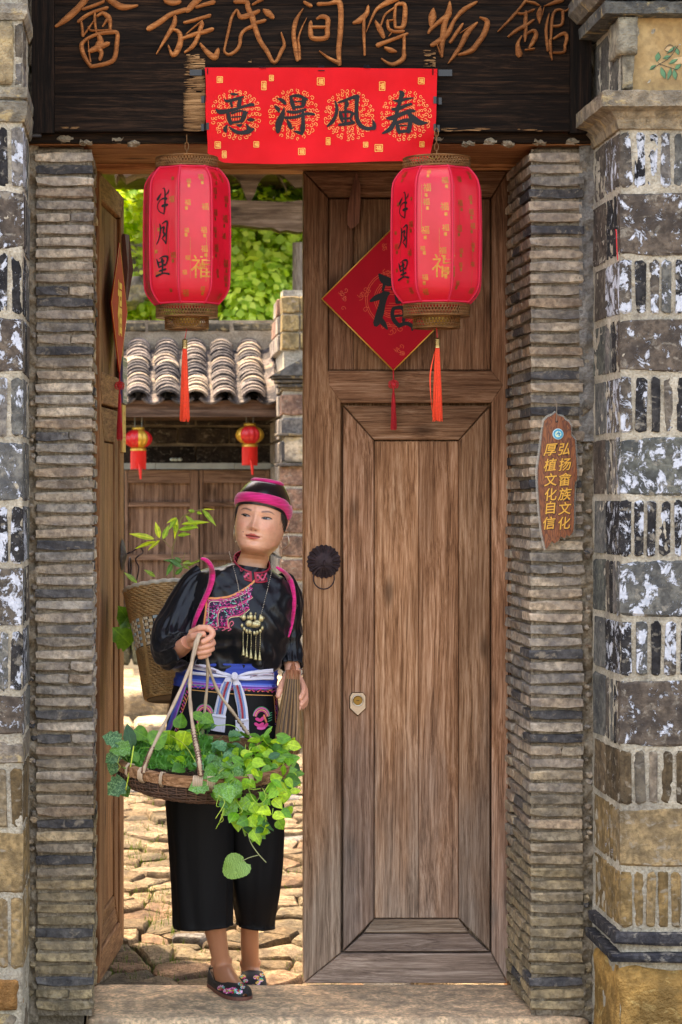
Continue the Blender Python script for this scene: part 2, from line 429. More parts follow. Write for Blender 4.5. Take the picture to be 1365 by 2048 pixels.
pr = pier('brick_pier', 'narrow pier of thin stacked bricks carrying the small wooden plaque', XR0, XR1, 1, 23)
# grey cement smeared over the top of the right joint
mortar_sheet('cement_smear', (XR1 - .012, .002, 1.75), (P(1192, 0).x - XR1 + .02, 0, 0), (0, 0, .9), 12, 160, .016, mat_mortar('grey_cement', '6d6a66', '8e8a84', 'aaa59c'), pr, (0, -1, 0), 22, 3)

# ---- big block walls that flank the gate and stand 0.4 m further forward
YF = -.40
XW_R = P(1240, 0, YF).x; XW_L = P(46.6, 0, YF).x
def zf(py): return P(0, py, YF).z
def block(parent, nm, x0, x1, y0, y1, z0, z1, col, a, r, mat='block', v=5):
    me = brick_mesh(nm, x1-x0, y1-y0, z1-z0, v, M[mat], ch=.005, jit=.0035)
    put(nm, me, None, parent, ((x0+x1)/2, (y0+y1)/2, (z0+z1)/2), (*col, a), rot=(r.uniform(-.004, .004), r.uniform(-.004, .004), r.uniform(-.004, .004)))
def tone_block(z, r, dark=False):
    p = [(.12,.105,.09), (.13,.135,.13), (.115,.095,.08), (.16,.165,.16), (.035,.035,.038), (.12,.13,.12)]
    c = r.choice(p[:4] + p[5:]) if not dark else r.choice([p[4], p[4], p[1], p[0], (.19,.18,.17)])
    k = max(0, min(1, (.80 - z)/.3)); return tuple(a*(1-k*.7) + b*k*.7 for a, b in zip(c, (.36, .24, .10)))
def side_wall(name, label, xs, out, rows, ledges, seed):
    "xs: plane of the face that looks across the gate; out: +1 wall runs to the right, -1 to the left"
    r = random.Random(seed)
    root = thing(name, label, 'wall', (xs + out*.3, -.2, -.2), 'block walls flanking the gate')
    for kind, ya, yb in rows:
        z1, z0 = zf(ya), zf(yb)
        if kind == 'slab':
            x = 0; i = 0
            while x < .62:
                wd = r.choice([.026, .029, .032, .024]) if i else .034
                a = r.choice([.75, 1.1, .9, .5, 1.0]) * (.15 if z1 < .87 else 1)
                block(root, 'brick', *sorted((xs + out*(x+.001), xs + out*(x+wd))), YF + r.uniform(-.003, .004), YF + .2, z0+.004, z1-.004, tone_block(z0, r, True), a, r, v=3)
                x += wd + r.uniform(.008, .013); i += 1
            # face across the gate: one long block
            block(root, 'brick', *sorted((xs + out*.001, xs + out*.10)), YF + .205, -.028, z0+.004, z1-.004, tone_block(z0, r), .12, r)
        else:
            x = 0
            for wd in (.31, .31):
                block(root, 'brick', *sorted((xs + out*(x+.001), xs + out*(x+wd))), YF, YF + .052, z0+.003, z1-.003, tone_block(z0, r), r.choice([.85, 1, .9, .7]) * (.0 if z1 < .80 else 1), r)
                x += wd + .012
            y = YF + .062
            for i in range(3):
                block(root, 'brick', *sorted((xs + out*.001, xs + out*.25)), y, y + .042, z0+.005, z1-.005, tone_block(z0, r, True), .45, r, v=3); y += .050
            block(root, 'brick', *sorted((xs + out*.001, xs + out*.25)), y, -.012, z0+.004, z1-.004, tone_block(z0, r), .1, r)
    s = out
    mortar_sheet('mortar', (xs + s*.002, YF + .0065, -.3), (s*.68, 0, 0), (0, 0, 3.6), 80, 420, .0045, M['mortar_light'], root, (0, -1, 0), 30, seed)
    mortar_sheet('mortar', (xs + s*.004, YF + .002, -.3), (0, .42, 0), (0, 0, 3.6), 46, 380, .0040, M['mortar_light'], root, (-s, 0, 0), 30, seed+3)
    return root
rowsR = [('slab',262,377),('block',383,512),('slab',517,630),('block',635,746),('slab',751,868),('block',872,993),('slab',998,1116),
         ('block',1120,1236),('slab',1241,1354),('block',1360,1495),('slab',1500,1611),('block',1616,1736),('slab',1741,1858)]
wr = side_wall('block_wall', 'block wall with peeling pale paint and dark ledges, right of the door', XW_R, 1, rowsR, None, 31)
rowsL = [('slab',252,374),('block',378,500),('slab',504,630),('block',634,748),('slab',752,876),('block',880,1006),('slab',1010,1130),
         ('block',1133,1256),('slab',1260,1385),('block',1388,1474),('slab',1535,1658),('block',1662,1790),('slab',1794,1940)]
wl = side_wall('block_wall', 'block wall strip cut by the left edge of the picture', XW_L, -1, rowsL, None, 47)
# dark string courses and base stones, right
rr = random.Random(5)
def ledge(parent, nm, xs, out, z0, z1, proj, col, mat='block', L=(.42, .42), a=0, rad=.008):
    x = -proj
    for wd in L:
        block(parent, nm, *sorted((xs + out*x, xs + out*(x+wd))), YF - proj, YF + .06, z0, z1, col, a, rr, mat); x += wd + .008
    block(parent, nm, *sorted((xs - out*proj, xs + out*.1)), YF + .066, -.02, z0, z1, col, a, rr, mat)
ledge(wr, 'ledge_tile', XW_R, 1, zf(1889), zf(1864), .016, (.055, .055, .062))
ledge(wr, 'ledge_tile', XW_R, 1, zf(1924), zf(1903), .026, (.045, .047, .055))
M['base_stone'] = mat_masonry('orange_base_stone', .014, scale=.45, smear='d8b87a')
def boulder(parent, nm, a, b, col, seed, amp=.012, mat='base_stone', n=14):
    "squared stone with a rough worn surface"
    a, b = Vector(a), Vector(b); mb = MB(); c = (a+b)/2; h = (b-a)/2
    ax = [(0,1,2), (1,2,0), (2,0,1)]
    for i, j, k in ax:
        for s in (-1, 1):
            rows = []
            for p in range(n+1):
                row = []
                for q in range(n+1):
                    v = Vector((0,0,0)); v[i] = s; v[j] = -1 + 2*p/n; v[k] = -1 + 2*q/n
                    sph = v.normalized()*1.5; m = max(0, 1 - max(abs(v[j]), abs(v[k]))); 
                    v = v*(1 - .035*(1-min(1, m*6))**2)
                    w = Vector((v.x*h.x, v.y*h.y, v.z*h.z)) + c
                    f = noise.fractal(w*9 + Vector((seed, 0, 0)), .9, 2.0, 4)
                    row.append(w + Vector((sph.x, sph.y, sph.z))*(amp*f))
                rows.append(row)
            mb.grid(rows, flip=s < 0)
    me, org = mb.mesh(nm, True); import bmesh
    bm = bmesh.new(); bm.from_mesh(me); bmesh.ops.remove_doubles(bm, verts=bm.verts[:], dist=1e-5); bmesh.ops.recalc_face_normals(bm, faces=bm.faces[:]); bm.to_mesh(me); bm.free()
    me.polygons.foreach_set('use_smooth', [True]*len(me.polygons))
    return put(nm, me, M[mat] if isinstance(mat, str) else mat, parent, org, color=col)
boulder(wr, 'base_stone', (XW_R - .004, YF - .004, -.32), (XW_R + .5, -.005, zf(1934)), (.46, .27, .09), 2)
boulder(wr, 'base_stone', (XW_R + .51, YF - .01, -.32), (XW_R + .95, -.1, zf(1934)), (.30, .2, .09), 8)
boulder(wl, 'base_stone', (XW_L - .40, YF - .01, zf(2022)), (XW_L - .012, -.1, zf(1958)), (.40, .20, .07), 4)
boulder(wl, 'base_stone', (XW_L - .40, YF, -.32), (XW_L - .006, -.1, zf(2026)), (.24, .2, .15), 14)
for i in range(9):
    z = -.02 + i*.02
    block(wl, 'stone_chip', XW_L - .05 + rr.uniform(-.01, .01), XW_L - .006, YF + .1 + .03*i*.5, YF + .16 + .03*i*.5, z, z + .03, (.3, .22, .13), 0, rr)
# left: projecting slab at 1480-1530 and the cap mouldings
ledge(wl, 'ledge_tile', XW_L, -1, zf(1530), zf(1484), .0, (.24, .21, .175), mat='stone')
def mould(parent, nm, xs, out, prof, col, mat, length=.75, yend=-.01):
    "moulding that runs along the front and returns along the side face; prof: (projection, z)"
    mb = MB(); n = len(prof)
    def ring(f): return [f(p, z) for p, z in prof]
    a = ring(lambda p, z: (xs + out*length, YF - p, z)); b = ring(lambda p, z: (xs - out*p, YF - p, z)); c = ring(lambda p, z: (xs - out*p, yend, z))
    rows = []
    for s, e, k in ((a, b, 26), (b, c, 16)):
        for i in range(k + (s is b)):
            row = []
            for q in range(n):
                v = Vector(s[q]).lerp(Vector(e[q]), i/k)
                v += Vector((0, -1, .6)) * (.0035*noise.fractal(v*24, .9, 2, 3)); row.append(v)
            rows.append(row)
    mb.grid(rows, flip=out > 0); return obj(nm, mb, M[mat], parent, smooth=False, color=col)
mould(wr, 'cornice', XW_R, 1, [(-.02, zf(262)), (.004, zf(258)), (.012, zf(240)), (.030, zf(226)), (.062, zf(219)), (.062, zf(190)), (.050, zf(186)), (-.02, zf(184))], (.30, .255, .19), 'stone')
mould(wr, 'cornice', XW_R, 1, [(-.02, zf(36)), (.052, zf(34)), (.056, zf(12)), (.048, zf(9)), (-.02, zf(8))], (.12, .125, .12), 'stone')
mould(wr, 'cornice', XW_R, 1, [(-.02, zf(2)), (.06, zf(2)), (.085, zf(-16)), (.085, zf(-40)), (-.02, zf(-42))], (.20, .185, .16), 'stone')
boulder(wr, 'frame_block', (XW_R - .012, YF - .036, zf(112)), (XW_R + .044, YF + .1, zf(38)), (.30, .28, .22), 21, .005, 'stone', 8)
boulder(wr, 'frame_block', (XW_R + .004, YF - .020, zf(182)), (XW_R + .036, YF + .1, zf(113)), (.24, .22, .17), 22, .005, 'stone', 8)
mp = NT('painted_plaster'); co = mp.coord(rand=False); n1 = mp.noise(co, 9, 5, .6); n2 = mp.noise(co, 60, 4, .6)
mp.color(mp.mix(mp.ramp(n2, [(.4, .35), (.6, 0.0)]), mp.ramp(n1, [(.3, '8a6c44'), (.5, 'a98a5c'), (.7, 'bfa273')]), '6d563a')); mp.rough(.85); mp.bump(n2, .5, .004)
pm = MB(); pm.box((XW_R + .03, YF + .004, zf(184)), (XW_R + .7, YF + .03, zf(36)))
panel = obj('painted_panel', pm, mp.m, wr)
for (ya, yb, seed) in ((46, 182, 3), (-90, 4, 6)):                  # side face of the niche storey: grey slabs with pale joints
    y = YF + .03
    for wd in (.13, .13, .07):
        block(wr, 'brick', XW_R + .002, XW_R + .1, y, y + wd, zf(yb), zf(ya), (.13, .125, .11), .06, rr); y += wd + .009
# painted peony spray
grn, inkc, pet = mat_plain('leaf_paint', '4f7a54', .7, var=.2), mat_plain('ink_paint', '3a3428', .7), mat_plain('petal_paint', 'b99a70', .75, var=.15)
def yF(x, y, l): return Vector((P(x, y, YF + .002).x, YF + .0025 - l, P(x, y, YF + .002).z))
mb = MB(); lf = [(1318,104,1314,124,11),(1326,117,1342,112,8),(1300,140,1312,130,8),(1322,134,1331,158,10),(1343,135,1336,160,8),(1348,138,1352,160,9),(1338,128,1356,118,8),(1352,95,1358,110,8),(1350,140,1362,128,9),(1334,108,1352,92,6)]
strokes_to(mb, [[(a, b, .5), ((a+c)/2, (b+d)/2, wd), (c, d, .5)] for a, b, c, d, wd in lf], yF)
obj('painted_leaf', mb, grn, panel)
mb = MB(); strokes_to(mb, [[(1303,138,1.2),(1320,128,1.4),(1340,115,1.4),(1356,92,1.2)],[(1320,128,1.2),(1340,135,1.2),(1356,140,1)],[(1316,124,1),(1322,130,1.2)],
   [(1330,98,1),(1338,90,1.4),(1346,92,1.2),(1347,101,1.4),(1339,105,1),(1331,101,1.2)]] + [[(a+math.copysign(1, c-a)*1, b, .6), ((a+c)/2+wd*.55, (b+d)/2, .9), (c, d, .6)] for a, b, c, d, wd in lf], yF, relief=0)
for v in range(len(mb.v)): mb.v[v] = (mb.v[v][0], mb.v[v][1] - .001, mb.v[v][2])
obj('painted_outline', mb, inkc, panel)
mb = MB(); strokes_to(mb, [[(1334,98,8),(1343,97,9)],[(1350,122,12),(1366,120,14)]], yF); obj('painted_petal', mb, pet, panel)
# left cap
mould(wl, 'cornice', XW_L, -1, [(-.02, zf(246)), (.004, zf(243)), (.01, zf(232)), (.014, zf(206)), (-.0, zf(200)), (.012, zf(196)), (.014, zf(176)), (-.02, zf(172))], (.30, .275, .22), 'stone')
mould(wl, 'cornice', XW_L, -1, [(-.02, zf(40)), (.002, zf(40)), (.012, zf(28)), (.012, zf(8)), (-.02, zf(6))], (.36, .33, .27), 'stone')
boulder(wl, 'frame_block', (XW_L - .40, YF - .012, zf(172)), (XW_L - .026, YF + .2, zf(42)), (.42, .33, .20), 25, .004, 'stone', 10)
boulder(wl, 'frame_block', (XW_L - .024, YF + .004, zf(120)), (XW_L - .002, YF + .2, zf(44)), (.16, .14, .115), 26, .003, 'stone', 8)
boulder(wl, 'frame_block', (XW_L - .024, YF + .004, zf(172)), (XW_L - .002, YF + .2, zf(122)), (.20, .19, .18), 27, .003, 'stone', 8)

# ---- threshold, street
boulder(None, 'threshold_stone', (XL1 - .02, -.025, -.26), (XR1 + .02, YB + .012, 0), (.84, .62, .41), 33, .0035, mat_masonry('threshold_granite', .007, scale=1.3, smear='d8c0a0'), 40)
th = bpy.context.scene.objects['threshold_stone']; th['label'] = 'long pale granite threshold slab under the door, worn smooth on top'; th['category'] = 'threshold'
def ground_sheet(name, fn, nx, ny, mat, col=None, kind='structure'):
    mb = MB(); mb.grid([[fn(j/nx, i/ny) for j in range(nx+1)] for i in range(ny+1)]); o = obj(name, mb, mat, None, smooth=True, kind=kind); return o
M['street'] = mat_mortar('street_earth', '5a4c38', '7d6b50', '9c8a6a')
ground_sheet('street', lambda u, v: Vector((-.9 + 3.2*u, -3 + 3.2*v, -.075 + .03*noise.fractal(Vector((u*14, v*14, 0)), 1, 2, 4))), 120, 120, M['street'])
ground_sheet('ground', lambda u, v: Vector((-60 + 120*u, -60 + 59.5*v, -.14)), 4, 4, mat_plain('street_paving', (.11, .095, .08), .9, bump=.4, bscale=4, var=.15))
# ---- unseen wall of the gatehouse above the opening (eaves added to shade the doorway)
gw = thing('gate_wall', 'plastered wall of the gatehouse above and behind the dark name board', 'wall', (.5, .2, 2.7))
mb = MB(); mb.box((-3.2, .03, 2.90), (4.2, .50, 4.1)); obj('upper_wall', mb, M['mortar'], gw)
for x0, x1 in ((-3.2, XL0 - .06), (XR1 + .06, 4.2)):
    mb = MB(); mb.box((x0, .02, -.3), (x1, .50, 2.895)); obj('flank_wall', mb, M['mortar'], gw)
mb = MB(); mb.box((-1.6, -.30, 3.55), (2.6, 0, 3.63)); mb.box((-3.2, .51, 3.02), (4.2, 1.5, 3.10)); obj('eaves', mb, M['lintel'], gw)  # unseen eave slabs, added to keep the sun off the doorway
# lintel soffit
lt = thing('door_lintel', 'brown wooden lintel planks over the doorway, below the dark name board', 'lintel', (.5, .2, 2.65))
ys = [.0, .20, YB - .015]
for i in range(2):
    mb = MB(); z = 2.652 + (.006 if i else 0); mb.box((XL0 - .05, ys[i] + .002, z), (XR1 + .04, ys[i+1] - .002, z + .06)); obj('plank', mb, M['lintel'], lt)
mb = MB(); mb.box((XL1 - .04, YB - .012, 2.640), (XR0 + .06, YB + .10, 2.70)); obj('plank', mb, M['lintel'], lt, color=(1.15, 1.1, 1.0))
mb = MB(); mb.box((XL0 - .10, -.03, 2.655), (XR1 + .055, .0, 2.70)); obj('plank', mb, M['board'], lt, color=(1.6, 1.5, 1.3))
for i in range(16):
    x = rr.uniform(XL0, XR1); me = brick_mesh('mortar_lump', .035, .03, .018, 4, M['mortar'], ch=.006, jit=.004)
    put('mortar_lump', me, None, lt, (x, -.02, 2.655 + rr.uniform(-.002, .012)), (.3, .25, .18), rot=(0, rr.uniform(-.2, .2), 0))
# cores behind the brick skins and the timber posts the leaves hang on
for x0, x1 in ((XL0 - .05, XL1 - .03), (XR0 + .03, XR1 + .05)):
    mb = MB(); mb.box((x0, .05, -.1), (x1, .452, 2.88)); obj('flank_wall', mb, M['mortar'], gw)
for x0, x1 in ((XL1 - .10, XL1 - .001), (P(1018, 0, .47).x + .001, XR1)):
    mb = MB(); mb.box((x0, .455, -.05), (x1, .60, 2.70)); obj('door_post', mb, M['leaf_wood'], gw)
# ============================================================ name board, spring banner
def tr(strokes, ox, oy, s, ws=1.0):
    return [[(ox + p[0]/s, oy + p[1]/s, max(p[2], 8)/s*ws) for p in st] for st in strokes]
S = lambda *a: [tuple(a[i:i+3]) for i in range(0, len(a), 3)]
Zs = 4.55
CARVE = {
 'she': tr([S(345,-40,60, 270,60,62, 150,170,60, 55,238,26), S(440,-90,60, 560,5,58, 660,62,62, 795,50,24), S(305,82,30, 400,50,34, 490,12,28), S(262,195,34, 330,140,34, 420,100,34, 520,70,34),
   S(285,200,26, 295,250,26, 300,325,30), S(410,120,24, 410,200,26, 425,300,22), S(432,145,24, 480,118,34, 530,150,50, 548,200,40, 550,265,26), S(520,180,30, 480,240,14), S(400,190,14, 330,290,18, 300,325,20),
   S(350,245,14, 385,278,18, 560,270,16), S(300,385,40, 288,420,42, 310,500,42, 365,590,36, 400,600,36, 540,568,42, 592,520,42, 610,400,42, 615,310,40, 580,290,40, 450,305,36, 350,345,32, 295,390,34),
   S(450,330,44, 462,380,60, 440,420,60, 470,480,40, 455,540,34), S(362,465,40, 440,430,60, 530,395,44), S(350,370,10, 355,460,14, 370,560,20)], 100, 0, Zs),
 'zu': tr([S(1050,5,40, 1120,25,50, 1180,15,40), S(1380,-40,60, 1300,45,62, 1250,95,50), S(900,260,54, 1000,200,52, 1100,130,46, 1240,85,46), S(1140,150,34, 1130,220,46, 1060,340,36, 970,490,12),
   S(1110,265,20, 1170,285,40, 1192,350,48, 1170,440,56, 1120,500,40, 1080,415,14), S(1225,205,30, 1320,180,36, 1455,140,34), S(1335,65,30, 1400,42,36, 1490,18,44), S(1205,350,30, 1300,315,40, 1400,290,44, 1478,265,40),
   S(1240,312,10, 1310,250,16, 1385,190,14), S(1228,475,20, 1300,420,40, 1345,340,40, 1385,215,44), S(1372,400,24, 1430,470,46, 1500,520,60, 1530,455,40)], 100, 0, Zs),
 'min': tr([S(320,15,36, 425,15,46, 440,70,48, 480,160,56, 500,240,50, 550,370,44, 610,460,42, 680,570,34, 745,460,36, 770,400,30, 742,300,16), S(345,95,24, 370,150,46, 440,140,50, 535,100,36),
   S(330,92,24, 290,160,26, 262,280,28, 235,400,22, 225,465,24, 265,495,30, 330,460,34, 365,400,34, 372,330,34, 405,275,34, 490,232,40), S(590,95,40, 625,118,64, 665,155,40), S(500,210,36, 590,185,34), S(480,40,20, 570,-10,34)], 400, 0, Zs),
 'jian': tr([S(955,20,32, 1010,50,40), S(940,80,10, 905,130,24, 872,200,42, 855,300,40, 870,420,46, 890,545,36), S(972,165,8, 930,250,14, 898,350,20, 905,430,26, 908,535,30),
   S(1080,35,40, 1180,30,34, 1262,15,56, 1285,100,50, 1280,300,50, 1265,450,46, 1272,585,40), S(1268,570,44, 1180,530,30, 1090,465,12),
   S(1010,205,36, 1008,280,46, 1030,345,46, 1150,340,46, 1162,250,46, 1165,170,44, 1112,148,40, 1065,170,22), S(1020,245,30, 1150,245,28)], 400, 0, Zs),
 'bo': tr([S(212,60,28, 200,120,44, 140,180,56, 80,207,28), S(175,150,30, 175,300,30, 182,500,22), S(195,290,8, 240,180,20, 290,85,32, 380,25,50, 480,-15,50), S(282,195,24, 320,260,52, 355,335,36),
   S(330,230,18, 370,130,20, 450,70,20, 490,25,24), S(462,50,26, 455,150,30, 460,245,28), S(470,40,28, 540,35,38, 550,120,46, 530,240,44, 460,250,24), S(390,190,28, 400,258,30, 450,285,30, 530,285,36),
   S(390,190,18, 440,180,18), S(300,410,46, 430,360,34, 565,308,30), S(542,320,28, 540,450,34, 530,535,46, 430,585,36, 335,535,14), S(370,435,30, 420,455,50, 465,468,24), S(400,330,8, 425,300,12)], 690, 0, Zs),
 'wu': tr([S(805,90,36, 800,150,72, 788,230,40), S(762,300,24, 790,255,36, 870,190,42, 950,130,60), S(955,20,24, 950,100,56, 910,210,54, 900,310,60, 885,400,50, 885,512,26),
   S(792,410,40, 870,365,54, 945,290,50, 1000,180,34, 1080,90,46, 1195,20,30), S(840,410,12, 872,490,18), S(1070,222,28, 1010,310,36, 960,385,30), S(1200,210,26, 1120,290,54, 1060,410,44, 1000,500,36, 940,577,10),
   S(1050,300,10, 1150,235,14), S(1230,158,14, 1298,195,50, 1272,300,52, 1220,380,50, 1150,460,50, 1035,498,24)], 690, 0, Zs),
 'guan': tr([S(505,-10,50, 420,100,36, 300,240,46, 110,430,18), S(505,20,30, 600,35,40, 670,70,28), S(365,170,34, 450,185,38, 600,132,34), S(495,170,56, 490,300,60, 470,370,54), S(595,275,36, 480,350,56, 370,410,54, 250,502,26),
   S(500,350,40, 490,470,54, 480,565,24), S(435,495,22, 385,600,56, 405,740,100), S(515,455,36, 600,412,50, 635,470,64, 600,560,66, 545,650,40), S(480,682,24, 600,665,36), S(690,90,14, 682,190,90, 678,320,16),
   S(738,105,14, 718,200,24), S(740,85,14, 850,45,50, 990,-5,70), S(1152,0,20, 1120,80,26, 1030,150,28, 950,128,36, 885,160,42, 852,260,50, 842,400,46, 832,560,34), S(1000,160,46, 985,330,44, 862,358,40),
   S(808,190,20, 772,400,46, 792,690,34), S(820,560,60, 832,700,50, 850,822,10), S(870,530,34, 1010,455,56, 1055,510,58, 1030,620,46, 1015,708,38, 870,718,34)], 980, 0, 6.825),
}
YS = -.06
sb = thing('name_board', 'dark wooden name board with seven large carved characters spanning the top of the gate', 'sign board', (.5, YS, 2.68))
def zs(py): return P(0, py, YS).z
r = random.Random(3)
zz = [zs(263), zs(188), zs(92), zs(10), zs(-70), zs(-150)]
xa, xb = P(110, 0, YS).x, P(1140, 0, YS).x
for i in range(5):
    mb = MB(); mb.box((xa, YS + r.uniform(0, .002), zz[i] + .0008), (xb, YS + .03, zz[i+1] - .0008)); obj('plank', mb, M['board'], sb, color=[(1, 1, 1), (1.05, 1, .95), (.9, .95, 1), (1.1, 1, .9), (1, 1, 1)][i])
for x0, x1 in ((P(64, 0, YS).x, xa - .001), (xb + .001, P(1183, 0, YS).x)):
    mb = MB(); mb.box((x0, YS - .004, zs(266)), (x1, YS + .03, zs(-150))); obj('stile', mb, M['board_v'], sb)
mb = MB(); mb.box((P(58, 0, 0).x, YS + .01, zs(272)), (P(84, 0, 0).x, YS + .05, zs(252))); obj('bracket', mb, mat_plain('dark_slate', (.05, .05, .06), .6), sb)
def fs(x, y, l): v = P(x, y, YS - .003); return Vector((v.x, YS - .001 - l, v.z))
for k, st in CARVE.items():
    mb = MB(); strokes_to(mb, st, fs, n=5, relief=.0085)
    o = obj('carved_character', mb, M['carve'], sb, smooth=True, color=(.62, .62, .62) if k == 'guan' else (.8, .8, .8) if k == 'wu' else (1, 1, 1))
# bare wood where the black paint has flaked away
M['flake'] = mat_wood('bare_flaked_wood', '3a2618', '84603f', 'b48a60', 'X', knots=False)
def flakes(x0, x1, y0, y1, n, wmax, seed):
    q = random.Random(seed); mb = MB()
    for i in range(n):
        y = q.uniform(y0, y1); a = x0 + (x1-x0)*q.random()**2.2 if n > 300 else q.uniform(x0, x1); l = q.uniform(4, wmax) if n < 300 else q.uniform(16, 60); b = min(a + l, x1); h = q.uniform(.6, 2.6)
        pts = [(a, y), (a + (b-a)*.3, y + h*q.uniform(.3, .6)), (a + (b-a)*.7, y + h*.6), (b, y), (b - 1, y - h*.5), ((a+b)/2, y - h*.6)]
        vs = [Vector((fs(px, py, 0).x, YS - .0035 - i*.00001, fs(px, py, 0).z)) for px, py in pts]; mb.add(vs, [tuple(range(6))])
    obj('bare_patch', mb, M['flake'], sb)
flakes(366, 411, 186, 262, 420, 44, 1); flakes(366, 411, 118, 186, 150, 40, 11); flakes(845, 872, 100, 134, 36, 24, 2); flakes(120, 160, 254, 257, 5, 20, 3); flakes(370, 400, 108, 125, 14, 30, 4); flakes(880, 1100, 256, 262, 14, 40, 5); flakes(494, 504, 118, 126, 5, 8, 6)
# ---- banner
YBN = -.085
bn = thing('spring_banner', 'bright red paper banner with four black brush characters', 'banner', (P(642, 0, YBN).x, YBN, P(0, 330, YBN).z))
def bsurf(px, py, lift=0.0):
    u = (px - 412) / 460; v = (py - 136) / 190
    d = .0022*math.sin(u*23 + v*4) + .0018*noise.noise(Vector((u*14, v*6, 4))) + .004*math.sin(u*7) + .003*math.sin(v*5 + u*3) + .0025*noise.noise(Vector((u*5, v*3, 1)))
    cr = max(0, v - .8)*5; cr2 = max(0, v - .62)*2.6; rt = max(0, u - .74)*3.85
    d += cr2*rt*.020*math.sin(u*19 + v*6) + .028*(cr**2)*(max(0, .12 - u)*7) + .030*rt*rt*cr*cr
    d -= .012*rt*cr2
    x = px; y = py
    v3 = P(x, y, YBN); return Vector((v3.x, YBN - lift - d*1.0, v3.z))
rows = []
for i in range(41):
    v = i/40; row = []
    for j in range(81):
        u = j/80
        xl = 410 + 5*v + 3*math.sin(v*9)*.4; xr = 875 - 4*v - max(0, v-.45)*max(0, v-.45)*42
        y0 = 135 + 1.5*math.sin(u*8)*.5 + 2*u; y1 = 325 + 3*math.sin(u*5) - max(0, .07-u)*260
        row.append(bsurf(xl + (xr-xl)*u, y0 + (y1-y0)*v))
    rows.append(row)
mb = MB(); mb.grid(rows, flip=True)
mred = NT('red_banner_paper'); co = mred.coord(rand=False); mred.color(mred.ramp(mred.noise(co, 7, 4, .5), [(.3, 'c40812'), (.7, 'd8101a')])); mred.rough(.55); mred.b.inputs['Specular IOR Level'].default_value = .15; mred.bump(mred.noise(co, 260, 2), .15, .001)
obj('paper', mb, mred.m, bn, smooth=True)
mink = mat_plain('black_ink', (.008, .007, .007), .5, spec=.25); mgold = mat_plain('orange_gold_print', 'f08a3c', .45, spec=.6, var=.25, bscale=400)
mgold2 = mat_plain('gold_print', 'e0a24a', .4, metal=.3)
mb = MB(); fb = lambda x, y, l: bsurf(x, y, .0012 + l)
sp = random.Random(12); BCX = [472.5, 588.5, 699, 812]; BCY = [230, 229, 230, 231]
for cx, cy in zip(BCX, BCY):
    st = []
    for ring, (rad, n, sr) in enumerate(((47.5, 27, 4.6), (40.5, 23, 4.6), (33.5, 19, 4.2), (27, 15, 3.6))):
        for k in range(n):
            a = 2*math.pi*(k + sp.uniform(-.2, .2))/n; r0 = rad + sp.uniform(-1.5, 1.5); x = cx + r0*math.cos(a)*1.0; y = cy + r0*math.sin(a)
            tt = sp.uniform(0, 6.28); d = sp.choice((-1, 1)); s2 = sr*sp.uniform(.75, 1.1)
            st.append([(x + s2*(1 - q/9*.85)*math.cos(tt + d*q*.75), y + s2*(1 - q/9*.85)*math.sin(tt + d*q*.75), 1.25) for q in range(9)])
    for rad in (22, 18.6, 15.2):
        st.append([(cx + rad*math.cos(q/20*2*math.pi), cy + rad*math.sin(q/20*2*math.pi), 1.0) for q in range(21)])
    for q in (-9, -5, 0, 5, 9): st.append([(cx + q, cy - 11, 1.1), (cx + q, cy, 1.1), (cx + q, cy + 11, 1.1)])
    for s_ in st: strokes_to(mb, [s_], fb, n=1, cap=False)
obj('gold_medallion_print', mb, mgold, bn, kind='stuff')
mb = MB()
for (x, y, w2, h2) in ((440,160,11,12),(528,172,9,17),(543,157,8,11),(642,163,14,14),(765,172,11,17),(843,162,12,12),(436,290,11,13),(449,309,8,14),(604,303,13,13),(657,282,8,14),(732,289,9,10),(758,296,15,14),(513,289,10,11),(845,288,9,10)):
    a, b = x-w2/2, y-h2/2; c, d = x+w2/2, y+h2/2
    strokes_to(mb, [[(a,b,1.2),(c,b,1.2)],[(c,b,1.2),(c,d,1.2)],[(c,d,1.2),(a,d,1.2)],[(a,d,1.2),(a,b,1.2)]], fb, n=1, cap=False)
    vs, fsx = text2d('福', .02)
    mb.add([bsurf(x + vx*w2*.8, y - vy*h2*.8, .0012) for vx, vy in vs], fsx)
obj('gold_seal_print', mb, mgold2, bn, kind='stuff')
Z2 = 11.375
